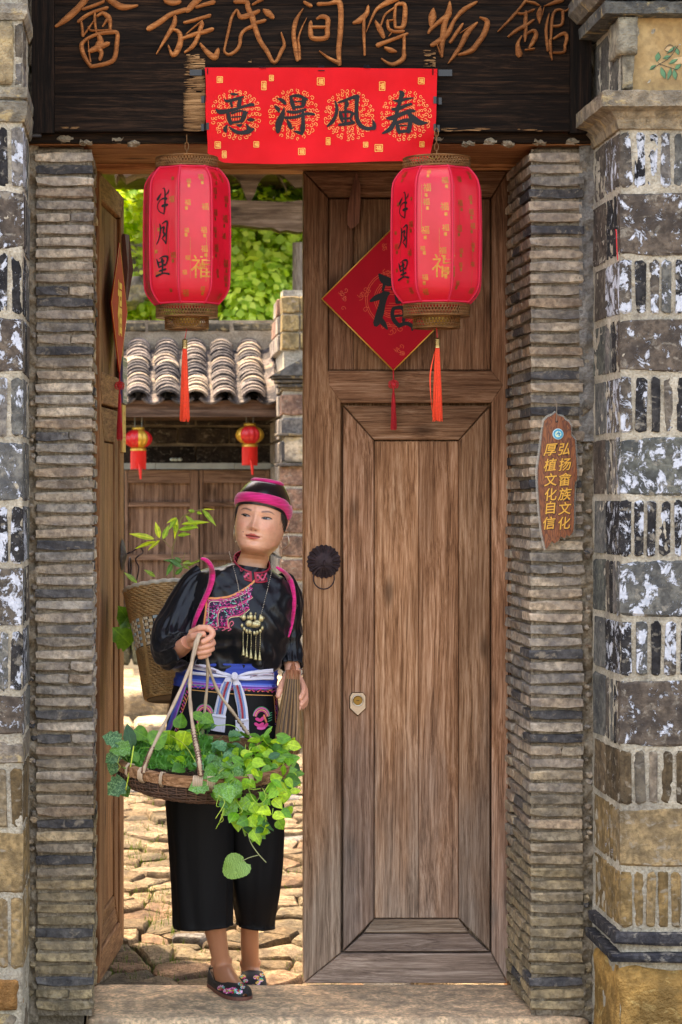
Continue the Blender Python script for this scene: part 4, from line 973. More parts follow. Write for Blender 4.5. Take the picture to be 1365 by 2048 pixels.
    # hook and chain up to the lintel
    mb = MB(); z = zt + .030; i = 0; ztop = 2.66
    while z < ztop - .006:
        pl_ = i % 2; mb.tube([Vector((c.x + (.0058*math.cos(u) if pl_ else 0), Yl + (0 if pl_ else .0058*math.cos(u)), z + .014 + .0135*math.sin(u))) for u in [2*math.pi*k/12 for k in range(12)]], .0014, 5, closed=True); z += .0215; i += 1
    mb.tube([Vector((c.x, Yl, ztop - .01)), Vector((c.x, Yl + .01, ztop + .01)), Vector((c.x, 0.0, ztop + .012))], .0016, 5)
    obj('chain', mb, M['lbrass'], root, smooth=True)
    # cord, ferrule, tassel
    zc_ = zb - .068; tx = c.x + tas_x
    mb = MB(); mb.tube([Vector((c.x, Yl, zc_)), Vector((tx, Yl, zc_ - .034))], .0013, 5); obj('cord', mb, mtas, root)
    mb = MB(); mb.lathe([(.003, 0)] + [(.0075 + .0012*math.sin(k*math.pi), -.004 - k*.0028) for k in [x*.5 for x in range(15)]] + [(.009, -.030)], (tx, Yl, zc_ - .030), 14); obj('ferrule', mb, mat_plain('silver_gilt', 'b39a68', .25, metal=.9), root, smooth=True)
    mb = MB(); tassel(mb, (tx, Yl, zc_ - .058), .222, .006, .0155, 110, seed + 4)
    if seed == 2:
        for k in range(5): mb.tube(catmull([(tx - .008, Yl, zc_ - .07), (tx - .020 - k*.0008, Yl, zc_ - .14), (tx - .019, Yl - .002, zc_ - .22), (tx - .012, Yl, zc_ - .27)], 5), .0007, 4)
    obj('tassel', mb, mtassel, root, smooth=True)
    return root
lantern('tall red satin lantern hanging in front of the open gap', 374, -.10, .1265, 337, 612, R(-37), R(-12), 1, -.006)
lantern('tall red satin lantern hanging in front of the closed leaf', 873.5, -.14, .1345, 338, 610, R(-56), R(-33), 2, .003)
# yellow tie wire on the right one
mb = MB(); mb.tube(catmull([P(845, 312, -.17), P(853, 310, -.18), P(866, 318, -.17), P(875, 314, -.15)], 5), .0016, 5)
o = obj('tie_wire', mb, mat_plain('yellow_wire', 'a89030', .5), None); 
lr = [x for x in COL.objects if x.name.startswith('red_lantern')][-1]; o.parent = lr; o.location = WL[o] - WL[lr]

# ============================================================ small carved plaque on the right pier
YP = -.016
pq = thing('wooden_plaque', 'small ragged brown plaque with gold characters and a blue badge', 'plaque', (P(1113, 0, YP).x, YP, P(0, 1095, YP).z))
pt = lambda X, Y_: (1060 + X/6.827, 810 + Y_/6.827)
ol = [(250,165),(300,150),(350,105),(390,150),(450,160),(480,205),(530,235),(560,300),(560,420),(610,470),(625,700),(640,900),(640,1030),(612,1050),(600,1300),(600,1560),(590,1720),(540,1790),(500,1770),(470,1820),(420,1790),(390,1850),(330,1890),(300,1850),(260,1910),(220,1965),(190,1830),(165,1700),(140,1450),(120,1150),(110,900),(150,600),(180,350),(200,220)]
pts = [(P(*pt(x, y), YP).x, P(*pt(x, y), YP).z) for x, y in ol][::-1]
m = NT('plaque_wood'); co = m.coord(scale=(1, 1, .22), rand=False); wv = m.noise(co, 30, 3, .5, 2.2); wf = m.ramp(m.math('FRACT', m.math('MULTIPLY', wv, 7)), [(0, '4a200e'), (.25, '7a3c1c'), (.75, '96552c'), (1, '5a2a12')]); m.color(wf); m.rough(.4); m.bump(wv, .3, .004)
mb = MB(); mb.prism(pts, YP - .006, YP + .006); pk = obj('board', mb, m.m, pq); fix_normals(pk.data)
mcl = NT('clear_acrylic_edge'); mcl.color('c8c4ba'); mcl.rough(.1); mcl.b.inputs['Alpha'].default_value = .28; mcl.b.inputs['Specular IOR Level'].default_value = .8
cx = sum(p[0] for p in pts)/len(pts); cz = sum(p[1] for p in pts)/len(pts)
mb = MB(); big = [(cx + (x-cx)*1.13 + .001, cz + (z-cz)*1.03) for x, z in pts]; mb.prism(big, YP + .0062, YP + .0085); o = obj('acrylic_back', mb, mcl.m, pq); fix_normals(o.data)
def fp(x, y, l): v = P(x, y, YP - .006); return Vector((v.x, YP - .0066 - l, v.z))
mgc = mat_plain('gold_letter_paint', 'e3a640', .38, metal=.15); mbr = mat_plain('dark_letter_outline', '3a1a0c', .6)  # gold for the characters, dark brown for the outline behind them
colL = [('厚', 282, 610), ('植', 280, 815), ('文', 285, 1020), ('化', 285, 1220), ('自', 282, 1400), ('信', 262, 1610)]
colR = [('弘', 475, 600), ('扬', 480, 810), ('畲', 478, 1015), ('族', 480, 1215), ('文', 478, 1410), ('化', 470, 1610)]
mb = MB(); mb2 = MB(); q = random.Random(2)
for ch_, X, Y_ in colL + colR:
    x, y = pt(X, Y_); vs, fs_ = text2d(ch_, .012); vb, fb_ = text2d(ch_, .03); sk = q.uniform(.08, .2)
    mb.add([fp(x + (vx + vy*sk)*26, y - (vy*27) - vx*q.uniform(2, 2.2), .0012) for vx, vy in vs], fs_)
    mb2.add([fp(x + .4 + (vx + vy*sk)*27.5, y + .5 - (vy*28) - vx*2.1, .0004) for vx, vy in vb], fb_)
obj('gold_characters', mb, mgc, pk); obj('character_outline', mb2, mbr, pk)
bc = P(*pt(380, 398), YP); mb = MB()
mb.lathe([(.0001, .0), (.0150, .0), (.0168, -.001), (.0168, -.0035)], (bc.x, YP - .0095, bc.z), 30, M=Matrix.Rotation(R(90), 3, 'X')); bd = obj('badge', mb, mat_plain('badge_rim', 'b9d8dc', .25), pq, smooth=False); fix_normals(bd.data)
def fbd(x, y, l): return Vector((bc.x + x*.017, YP - .0100 - l, bc.z + y*.017))
mb = MB(); mb.add([fbd(.86*math.cos(2*math.pi*k/30), .86*math.sin(2*math.pi*k/30), .0001) for k in range(30)], [tuple(range(30))]); obj('badge_face', mb, mat_plain('badge_blue', '189fc4', .3, var=.2, bscale=300), bd)
mb = MB(); mb.add([fbd(.56*math.cos(2*math.pi*k/30), -.02 + .56*math.sin(2*math.pi*k/30), .0003) for k in range(30)], [tuple(range(30))]); obj('badge_moon', mb, mat_plain('badge_pale', 'cfe8c8', .3), bd)
mb = MB(); strokes_to(mb, [[(-.3,-.1,.1),(0,.15,.3),(.3,.1,.25),(.1,-.2,.2),(.4,-.35,.1)],[(.05,.35,.1),(.12,.5,.12)]], lambda x, y, l: fbd(x, y, .0006)); obj('badge_bird', mb, mat_plain('badge_bird_blue', '1f8fb8', .3), bd)
mb = MB(); mb.tube(catmull([P(1109, 798, -.006), P(1113, 806, -.02), P(1114, 826, -.024), P(1113, 843, -.024)], 5), .0013, 5); obj('string', mb, mat_plain('twine', '8a7a6a', .8), pq)
mb = MB(); hc = P(1113, 843, YP); mb.add([Vector((hc.x + .0035*math.cos(k), YP - .0068, hc.z + .0035*math.sin(k))) for k in [2*math.pi*j/14 for j in range(14)]], [tuple(range(14))]); obj('string_hole', mb, dark, pq)
# little red cord nailed to the right block wall
mb = MB(); mb.tube(catmull([P(1229, 458, -.37), P(1233, 462, -.40), P(1234, 490, -.40), P(1236, 520, -.395)], 4), .0016, 5); rct = thing('hanging_cord', 'short frayed red cord stuck in a joint of the right block wall', 'cord', P(1230, 458, -.39)); o = obj('cord', mb, mtas, rct)
mb = MB(); n_ = P(1230, 457, -.38); mb.ell(n_, (.006, .02, .006), 8, 5); o2 = obj('nail_stub', mb, dark, o)
# ============================================================ courtyard behind the gate
def gz(Y):                                            # the paving climbs towards the back steps
    return -.055 + max(0, Y - .5)*.078 if Y < 5.0 else -.055 + 4.5*.078
M['soil'] = None
m = NT('mossy_soil'); co = m.coord(rand=False); n1 = m.noise(co, 5, 5, .6); n2 = m.noise(co, 70, 4)
m.color(m.mix(m.ramp(n1, [(.38, 0.0), (.52, 1.0)]), m.ramp(n2, [(.3, '4a3d28'), (.7, '8a7650')]), m.ramp(n2, [(.3, '3c4a18'), (.7, '6d7a2c')]))); m.rough(.95); m.bump(n2, 1, .02); M['soil'] = m.m
cg = ground_sheet('courtyard_ground', lambda u, v: Vector((-1.1 + 3.6*u, YB + 6*v, gz(YB + 6*v) - .014 + .012*noise.fractal(Vector((u*22, v*34, 0)), 1, 2, 3))), 120, 200, M['soil'])
def voronoi_cells(pts, x0, x1, y0, y1):
    cells = []
    for i, (px_, py_) in enumerate(pts):
        poly = [(x0, y0), (x1, y0), (x1, y1), (x0, y1)]
        near = sorted((((a-px_)**2 + (b-py_)**2), a, b) for j, (a, b) in enumerate(pts) if j != i)[:16]
        for d, a, b in near:
            mx, my = (px_+a)/2, (py_+b)/2; nx, ny = a-px_, b-py_; out = []
            for k in range(len(poly)):
                p, q_ = poly[k], poly[(k+1) % len(poly)]
                dp = (p[0]-mx)*nx + (p[1]-my)*ny; dq = (q_[0]-mx)*nx + (q_[1]-my)*ny
                if dp <= 0: out.append(p)
                if (dp < 0) != (dq < 0): t = dp/(dp-dq); out.append((p[0]+(q_[0]-p[0])*t, p[1]+(q_[1]-p[1])*t))
            poly = out
            if len(poly) < 3: break
        cells.append(poly)
    return cells
q = random.Random(77); pts = []
tries = 0
while len(pts) < 620 and tries < 60000:
    tries += 1; x = q.uniform(-.75, 1.55); y = q.uniform(.50, 4.95); dmin = q.choice((.055, .07, .085, .11))
    if all(((x-a)*.74)**2 + ((y-b)*1.25)**2 > dmin*dmin for a, b in pts): pts.append((x, y))
n_st = 0; stuff_mb = MB()
pts.sort(key=lambda p: p[1] + abs(p[0]-.3)*1.2)
for (sx, sy), poly in zip(pts, voronoi_cells(pts, -.8, 1.6, .48, 5.0)):
    if len(poly) < 3: continue
    n = len(poly); cx = sum(p[0] for p in poly)/n; cy = sum(p[1] for p in poly)/n
    # resample the outline, pull it in, roughen it
    ring = []
    for k in range(n):
        a, b = poly[k], poly[(k+1) % n]; L = math.hypot(b[0]-a[0], b[1]-a[1]); m_ = max(1, int(L/.045))
        for t in range(m_): ring.append((a[0]+(b[0]-a[0])*t/m_, a[1]+(b[1]-a[1])*t/m_))
    g = q.uniform(.003, .009); h = q.uniform(.012, .034); tilt = (q.uniform(-.06, .06), q.uniform(-.10, .06)); K = len(ring)
    def off(p, d):
        l = math.hypot(p[0]-cx, p[1]-cy) or 1; f = max(.3, (l - d*(1 + .8*N3(p[0], p[1], 0, 30)))/l); return (cx + (p[0]-cx)*f, cy + (p[1]-cy)*f)
    mb = MB(); rows = []
    for d, z in ((g*.8, -.05), (g, h*.55), (g + .009, h*.92), (g + .03, h)):
        rows.append([Vector((*off(p, d), gz(p[1]) + z + (tilt[0]*(p[0]-cx) + tilt[1]*(p[1]-cy) + .005*N3(p[0], p[1], 3, 18)) * (z > 0))) for p in ring])
    mb.grid(rows, cu=True, flip=False); c_i = len(mb.v); mb.v.append((cx, cy, gz(cy) + h + q.uniform(-.002, .004)))
    base = c_i - K
    for k in range(K): mb.f.append((base + k, base + (k+1) % K, c_i)); mb.mi.append(0)
    if n_st >= 290 or not (-.28 < cx < .86 and cy < 4.2):
        stuff_mb.add(mb.v, mb.f); continue
    n_st += 1
    t = q.random(); f = q.uniform(.5, 1.0)
    col = (.36, .275, .18) if t < .4 else (.29, .24, .165) if t < .65 else (.42, .33, .225) if t < .85 else (.26, .255, .25) if t < .94 else (.40, .27, .18)
    o = obj('paving_stone', mb, M['paving'], None, smooth=False, color=tuple(x_*f for x_ in col)); o.parent = cg; o.location = WL[o] - WL[cg]; fix_normals(o.data)
    o.data.polygons.foreach_set('use_smooth', [True]*len(o.data.polygons))
    try: o.data.set_sharp_from_angle(angle=R(42))
    except Exception: pass
o = obj('paving_stones', stuff_mb, M['paving'], None, smooth=True, color=(.36, .29, .2), kind='stuff'); o.parent = cg; o.location = WL[o] - WL[cg]; fix_normals(o.data)
# grass and moss in the joints
mb = MB()
for k in range(9000):
    x = q.uniform(-.6, .75) if q.random() < .8 else q.uniform(-.2, 1.2); y = q.uniform(.55, 4.8)
    if N3(x, y, 0, 2.6, 3) < .10 - (.15 if x < .15 else 0): continue
    h = q.uniform(.010, .030) + (.012 if x < .12 else 0); a = q.uniform(0, 6.28); b = Vector((x, y, gz(y) + .010)); d = Vector((math.cos(a), math.sin(a), 0))
    mb.add([b - d*.002, b + d*.002, b + Vector((q.uniform(-.012, .012), q.uniform(-.012, .012), h))], [(0, 1, 2)])
obj('ground_weeds', mb, mat_leaf('weed_green', (.09, .14, .02), .5), None, kind='stuff', label='moss and small weeds growing in the joints of the courtyard paving', cat='weeds')

# ---- steps
M['step'] = M['stone']
def stepstone(a, b, col, seed): 
    o = boulder(None, 'step_stone', a, b, col, seed, .008, 'stone', 12); return o
stx = thing('stone_steps', 'two pale stone steps rising from the courtyard to the far gatehouse door', 'steps', (.5, 5.3, .2))
for (x0, x1, y0, y1, z0, z1, col, sd_) in ((-1.2,-.05,4.62,5.02,.1,.425,(.44,.36,.24),51),(-.04,1.0,4.60,5.02,.1,.428,(.46,.38,.26),52),(1.01,2.2,4.62,5.02,.1,.425,(.44,.37,.27),53),
        (-1.2,.15,5.02,6.62,.2,.55,(.42,.34,.22),54),(.16,1.3,5.03,6.62,.2,.553,(.45,.37,.25),55)):
    o = boulder(stx, 'step_stone', (x0, y0, z0), (x1, y1, z1), col, sd_, .008, 'stone', 12)
gh = thing('far_gatehouse', 'far gatehouse across the courtyard with tiled roof, dark block wall and brown plank doors', 'building', (.4, 7.0, .55))
# plinth
x = -1.3; k = 0
while x < 2.3:
    wd = q.uniform(.42, .7); boulder(gh, 'plinth_stone', (x, 6.63, .56), (x + wd - .012, 6.98, .78), (.22, .21, .13), 60 + k, .008, 'stone', 8); x += wd; k += 1
Yw = 7.3
def zb_(py, Y): return P(0, py, Y).z
def xb_(px, Y): return P(px, 0, Y).x
# dark block wall under the eaves
zr = [zb_(y, Yw) for y in (1260, 932, 890, 853, 815, 770)]
for rI in range(1, 5):
    x = xb_(150 + (37 if rI % 2 else 0), Yw)
    while x < xb_(640, Yw):
        me = brick_mesh('brick', .31, .12, zr[rI+1]-zr[rI]-.016, 4, M['block'], ch=.006)
        f = q.uniform(.8, 1.3); put('brick', me, None, gh, (x + .155, Yw + .06, (zr[rI]+zr[rI+1])/2), (.055*f, .045*f, .038*f, 0)); x += .322
mb = MB(); mb.box((xb_(100, Yw), Yw + .02, .55), (xb_(760, Yw), Yw + .3, zb_(640, Yw))); obj('wall_core', mb, M['mortar'], gh)
# metal sheet above the doors, door frame and doors
mzn = mat_plain('galvanised_strip', '8f9a9c', .5, metal=.3, var=.2, bscale=30)
for a, b in ((246, 311), (312, 469), (470, 548)):
    mb = MB(); mb.box((xb_(a, 7.15), 7.15, zb_(938, 7.15)), (xb_(b, 7.15), 7.20, zb_(926, 7.15))); obj('metal_strip', mb, mzn, gh)
bs_ = thing('bird_ornament', 'tiny pale ornament on the metal strip above the far doors', 'ornament', P(352, 925, 7.14))
mb = MB(); 
for px_ in (345, 352, 360): mb.ell(P(px_, 919, 7.14), (.016, .012, .011), 8, 5)
obj('ornament_body', mb, mat_plain('pale_ornament', '9aa8a4', .6), bs_, smooth=True)
Yo = 7.18
def fpc(nm, a, b, c, d, y0, mat, par): 
    mb = MB(); mb.box((xb_(a, Yo), y0, zb_(d, Yo)), (xb_(b, Yo) - .002, y0 + .04, zb_(c, Yo) - .002)); return obj(nm, mb, mat, par, color=(q.uniform(.85, 1.1),)*3)
for (a, b) in ((167, 245), (250, 398), (400, 548)):
    fpc('door_stile', a, a + 7, 940, 1252, Yo, M['oldwood_v'], gh); fpc('door_stile', b - 17, b, 940, 1252, Yo, M['oldwood_v'], gh)
    for c, d in ((940, 966), (1003, 1013), (1108, 1120), (1236, 1252)): fpc('door_rail', a + 7, b - 17, c, d, Yo + .002, M['oldwood_h'], gh)
    n = 4; w_ = (b - a - 24)/n
    for k in range(n):
        fpc('plank', a + 7 + k*w_, a + 7 + (k+1)*w_, 941, 1250, Yo + .028, M['oldwood_v'], gh)
mb = MB(); mb.box((xb_(538, Yo), Yo - .01, .78), (xb_(556, Yo), Yo + .05, zb_(938, Yo))); obj('door_post', mb, M['oldwood_v'], gh, color=(.4, .4, .4))
# eave beam
mb = MB(); mb.box((xb_(140, 6.62), 6.62, zb_(826, 6.62)), (xb_(561, 6.62), 6.74, zb_(801, 6.62))); obj('beam', mb, M['oldwood_h'], gh, color=(1.25, 1.15, 1.05))
# roof: stacked curved tiles
ye0, ze0 = 6.55, zb_(803, 6.55) + .01; ye1, ze1 = 7.32, zb_(694, 7.32)
sl_ = Vector((0, ye1-ye0, ze1-ze0)); Ls = sl_.length; sl_.normalize(); nr_ = Vector((0, -sl_.z, sl_.y)); al = math.atan2(sl_.z, sl_.y)
def tile_mesh(rad, arc, L, th, up):
    mb = MB(); n = 9; rows = []
    for (l, r_) in ((0, rad), (L, rad*.94), (L, rad*.94 - th), (0, rad - th)):
        rows.append([Vector((r_*math.sin(a), l, (r_*math.cos(a) - rad*math.cos(arc))*up)) for a in [(-arc + 2*arc*i/n) for i in range(n+1)]])
    mb.grid(rows, cv=True); me, _ = mb.mesh('tile', True, Vector((0,0,0))); fix_normals(me); me.materials.append(M['tile'])
    for i in (0, n): pass
    try: me.set_sharp_from_angle(angle=R(40))
    except Exception: pass
    return me
tm = [tile_mesh(.082, 1.05, .125, .013, 1) for _ in range(2)]; tv = tile_mesh(.085, .95, .12, .013, -1)
cols_px = [219, 277, 335, 394, 452, 508]; NR = 17; cnt = 0
def tcol(): 
    t = q.random(); f = q.uniform(.85, 1.2); c = (.10,.092,.09) if t < .4 else (.165,.145,.138) if t < .7 else (.045,.045,.052) if t < .88 else (.27,.225,.18); return tuple(a*f for a in c)
pitch = xb_(335, 6.55) - xb_(277, 6.55)
x0t = xb_(277, 6.55)
for ci in range(-2, 7):
    xx = x0t + pitch*ci
    if xx > .80: continue
    for rI in range(NR):
        p = Vector((xx + q.uniform(-.006, .006) - .0*rI, ye0, ze0)) + sl_*(rI*Ls/NR) + nr_*(.024 + q.uniform(-.003, .003))
        if xx < .74: put('tile', tm[0], None, gh, p, tcol(), rot=(al - .14 + q.uniform(-.03, .03), q.uniform(-.04, .04), q.uniform(-.07, .07)))
        p2 = p + Vector((pitch/2, 0, 0)) - nr_*(.020)
        put('tile', tv, None, gh, p2, tuple(c*1.0 for c in tcol()), rot=(al, 0, q.uniform(-.03, .03)))
mb = MB(); mb.box((x0t - pitch*2.6, ye0 + .02, ze0 - .10), (.86, ye1, ze0 - .06)); obj('soffit_board', mb, M['oldwood_h'], gh, color=(.5, .5, .5))
# ridge wall above the tiles with flat capping
Yr = 7.34; x = xb_(180, Yr); k = 0
while x < xb_(540, Yr):
    wd = q.uniform(.10, .19); z0, z1 = zb_(698, Yr), zb_(664, Yr); f = q.uniform(.7, 1.5)
    me = brick_mesh('ridge_block', round(wd, 2), .1, z1 - z0, 2, M['tile'], ch=.008); put('ridge_block', me, None, gh, (x + wd/2, Yr + .05, (z0+z1)/2), (.13*f, .125*f, .13*f, 0) if q.random() < .7 else (.30, .25, .21, 0)); x += wd + .008
x = xb_(160, Yr)
while x < xb_(545, Yr):
    wd = q.uniform(.35, .55); boulder(gh, 'ridge_cap', (x, Yr - .03, zb_(663, Yr)), (x + wd, Yr + .25, zb_(646, Yr)), (.13, .115, .085), 80 + k, .008, 'stone', 6); x += wd + .01; k += 1
# ---- gable wall at the right of the far gatehouse, bricks and capped pillar
gb = thing('gable_wall', 'brick gable wall with a stepped pale parapet at the right end of the far gatehouse', 'wall', (1.1, 6.8, .6))
XG = xb_(566, 6.25)
mb = MB(); mb.box((XG + .008, 6.26, .5), (XG + .45, 7.7, zb_(700, 6.25))); obj('wall_core', mb, M['mortar_light'], gb)
def gz_top(Y): return zb_(588, 6.25) + (Y - 6.25)*.0
pr_ = [(6.26, zb_(700, 6.25)), (6.26, zb_(580, 6.25)), (6.45, zb_(580, 6.25)), (6.45, zb_(600, 6.25)), (7.3, zb_(655, 6.25)), (7.7, zb_(655, 6.25)), (7.7, zb_(700, 6.25))]
mb = MB(); nP = len(pr_); mb.add([(XG - .0, y, z) for y, z in pr_] + [(XG + .28, y, z) for y, z in pr_], [tuple(range(nP)), tuple(range(2*nP-1, nP-1, -1))] + [(i, i+nP, (i+1) % nP+nP, (i+1) % nP) for i in range(nP)]); o = obj('parapet_core', mb, M['mortar_light'], gb); fix_normals(o.data)
z = zb_(700, 6.25); i = 0
hgt = .105
while z < zb_(582, 6.25) - .04:          # parapet bricks: ochre on the face towards us, pale on the flank
    f = q.uniform(.85, 1.15)
    for j in range(2):
        me = brick_mesh('brick', .098, .19, hgt - .008, 4, M['tile'], ch=.006); put('brick', me, None, gb, (XG + .045 + j*.105 + (.0), 6.25 + .08, z + hgt/2), (.40*f, .30*f, .15*f, 0))
    y = 6.44
    while y < 7.1 - i*.12:
        me = brick_mesh('brick', .03, .20, hgt - .010, 4, M['tile'], ch=.004); f2 = q.uniform(.8, 1.1); put('brick', me, None, gb, (XG - .004, y + .10, z + hgt/2), q.choice([(.45*f2, .40*f2, .36*f2, 0), (.36*f2, .22*f2, .17*f2, 0), (.42, .38, .33, 0)])); y += .212
    z += hgt; i += 1
# wall face below: courses of brick seen between the woman and the door leaf
zc_ = zb_(1258, 6.15); i = 0; Yg = 6.13; XP = xb_(563, Yg)
tonesG = [(.20,.13,.10), (.27,.17,.13), (.15,.145,.14), (.30,.25,.18), (.22,.2,.18)]
while zc_ < zb_(775, Yg):
    h = .135; f = q.uniform(.85, 1.15); sx_ = (.0 if i % 2 else .09)
    for (a, b) in ((0, .17 + sx_), (.18 + sx_, .40 + sx_)):
        me = brick_mesh('brick', b-a-.004, .2, h - .014, 3, M['block'], ch=.007); put('brick', me, None, gb, (XP + (a+b)/2, Yg + .1, zc_ + h/2), (*(c*f for c in q.choice(tonesG)), .05))
    for (a, b) in ((.21, .5), (.51, .8), (.81, 1.1)):
        me = brick_mesh('brick', .03, b-a, h - .014, 3, M['tile'], ch=.005); put('brick', me, None, gb, (XP + .012, Yg + (a+b)/2, zc_ + h/2), (.36*f, .33*f, .29*f, 0))
    zc_ += h; i += 1
mb = MB(); mb.box((XP + .012, Yg + .012, .5), (XP + .6, 6.27, zb_(775, Yg))); obj('pillar_core', mb, M['mortar_light'], gb)
boulder(gb, 'carved_panel', (XP + .018, Yg - .01, zb_(925, Yg)), (XP + .30, Yg + .1, zb_(872, Yg)), (.48, .42, .33), 91, .004, 'stone', 8)
for (a, b, pj, c) in ((775,768,.02,(.12,.115,.11)),(766,760,.035,(.16,.15,.14)),(758,752,.05,(.12,.115,.11)),(872,866,.03,(.2,.18,.15)),(933,926,.03,(.14,.13,.12))):
    boulder(gb, 'string_course', (XP - pj + .0, Yg - pj, zb_(a, Yg)), (XP + .6, Yg + .2, zb_(b, Yg)), c, 93 + a, .003, 'stone', 6)
mb = MB(); zt_, za_ = zb_(752, Yg), zb_(713, Yg); x0, x1, y0, y1 = XP - .06, XP + .34, Yg - .06, Yg + .3; xm = (x0+x1)/2
mb.add([(x0,y0,zt_),(x1,y0,zt_),(x1,y1,zt_),(x0,y1,zt_),(xm,y0+.02,za_),(xm,y1,za_)], [(0,1,4),(1,2,5,4),(2,3,5),(3,0,4,5),(0,3,2,1)]); o = obj('pillar_cap', mb, M['stone'], gb, color=(.12, .12, .115)); fix_normals(o.data)
# ---- far pavilion behind: post, beam, scalloped fascia, eaves
Yv = 8.6
pv = thing('pavilion', 'weathered wooden pavilion roof edge with scalloped board and rough beam beyond the courtyard', 'pavilion', (1.0, Yv, 1.0))
fv = lambda x, y: (xb_(x, Yv), zb_(y, Yv))
mw = mat_wood('pavilion_wood', '3a2c22', '66503f', '8d7562', 'X', fine=.4); mwv = mat_wood('pavilion_post_wood', '4a3d35', '77685c', '9b8d80', 'Z', fine=.4)
def vshape(nm, poly, y0, y1, mat, col=None):
    mb = MB(); mb.prism([fv(x, y) for x, y in poly][::-1], y0, y1); o = obj(nm, mb, mat, pv, color=col); fix_normals(o.data); return o
vshape('beam', [(300,392),(400,396),(470,400),(520,402),(560,404),(612,400),(612,462),(596,464),(575,460),(560,462),(545,455),(520,455),(480,450),(400,446),(300,438)], Yv, Yv + .16, mw)
sc_ = [(200,318),(700,318),(700,400),(640,385),(618,362),(600,352)]
arch = lambda cx, w_, yt, yb: [(cx + w_*math.cos(a), yb - (yb-yt)*math.sin(a)) for a in [math.pi*k/10 for k in range(11)]]
vshape('scalloped_board', [(200,300),(700,300),(700,372),(640,372)] + [(612,372)] + [(592,374),(570,352),(556,346)] + [(541,346),(522,356),(508,378),(504,398),(494,400),(490,380),(478,356),(462,348),(440,350),(200,350)][:0] + arch(544,33,345,398)[1:10] + [(506,396),(500,404),(494,396)] + arch(455,34,347,392)[1:10] + [(415,392),(405,396)] + arch(368,33,347,392)[1:10] + [(320,380),(280,345),(200,345)], Yv + .03, Yv + .09, mw)
mb = MB(); pc_ = P(598, 0, Yv); mb.lathe([(.055, 0), (.052, .8), (.050, 1.9)], (pc_.x + .02, Yv + .2, 1.4), 14); obj('post', mb, mwv, pv, smooth=True)
mb = MB(); mb.box((xb_(150, 9), Yv - .5, zb_(318, Yv)), (xb_(900, 9), Yv + 1.6, zb_(306, Yv))); obj('roof_boards', mb, mw, pv)
for k in range(16):
    x = xb_(240 + k*24, Yv - .4); mb = MB(); mb.box((x - .03, Yv - .55, zb_(326, Yv)), (x + .03, Yv + .2, zb_(319, Yv))); obj('rafter', mb, mw, pv)
# near eave bit, left of the left lantern
ev = thing('eave_corner', 'dark corner of a wooden eave above the left door leaf, seen against the trees', 'eave', P(262, 340, 6.0))
mb = MB(); f6 = lambda x, y: (xb_(x, 6.0), zb_(y, 6.0)); mb.prism([f6(*p) for p in ((205,322),(300,322),(300,338),(272,345),(252,356),(240,340),(232,358),(228,336),(205,332))][::-1], 6.0, 6.3); o = obj('eave_board', mb, mw, ev); fix_normals(o.data)

# ---- small round lanterns under the far eaves
mgl = mat_plain('small_lantern_red', 'c01a20', .4, var=.1); mgy = mat_plain('small_lantern_gold', 'c79a3a', .35, metal=.4); mtl = mat_plain('small_fringe', 'd8261c', .55)
def small_lantern(label, px, py, Yl):
    c = P(px, py, Yl); root = thing('small_lantern', label, 'lantern', c - Vector((0, 0, .2)), 'small round lanterns under the far eaves'); Rr = .086; hh = .058; NB = 16
    mb = MB(); rows = []
    for i in range(13):
        a = math.pi*(.10 + .80*i/12)
        rows.append([Vector((c.x + (Rr*math.sin(a)*(1 - .06*abs(math.cos(j*math.pi*NB/96))))*math.sin(2*math.pi*j/96), c.y - (Rr*math.sin(a)*(1 - .06*abs(math.cos(j*math.pi*NB/96))))*math.cos(2*math.pi*j/96), c.z - hh*math.cos(a))) for j in range(96)])
    mb.grid(rows, cu=True)
    for k in range(len(mb.f)):
        j = k % 96; sect = (j // 12) % 8
        if (px < 400 and sect in (0, 3, 4)) or (px > 400 and sect in (1, 6)): mb.mi[k] = 1
    obj('globe', mb, [mgl, mgy], root, smooth=True)
    mb = MB(); mb.lathe([(.0001, .012), (.036, .012), (.038, 0), (.036, -.004)], (c.x, c.y, c.z + hh), 20); mb.lathe([(.036, .004), (.048, -.004), (.048, -.016)], (c.x, c.y, c.z - hh + .004), 20); obj('gold_cap', mb, mgy, root, smooth=True)
    mb = MB()
    for k in range(60):
        a = 2*math.pi*k/60; p = Vector((c.x + .044*math.cos(a), c.y + .044*math.sin(a), c.z - hh - .010)); mb.tube([p, p + Vector((0, 0, -.105 - .004*(k % 3)))], .0024, 4)
    p = Vector((c.x + .004, c.y - .05, c.z - hh - .09)); mb.tube([p, p + Vector((.008, 0, -.04)), p + Vector((.010, 0, -.09))], [.006, .010, .006], 5)
    obj('fringe', mb, mtl, root)
    mb = MB()
    for dx in (-.022, .022): mb.tube([Vector((c.x + dx*.9, c.y, c.z + hh)), Vector((c.x + dx, c.y, zb_(826, Yl)))], .0028, 5)
    obj('hanger', mb, mzn, root)
small_lantern('small round red and gold lantern under the far eave, beside the left door leaf', 277, 878, 6.66)
small_lantern('small round red and gold lantern under the far eave, above the woman', 500, 870, 6.66)

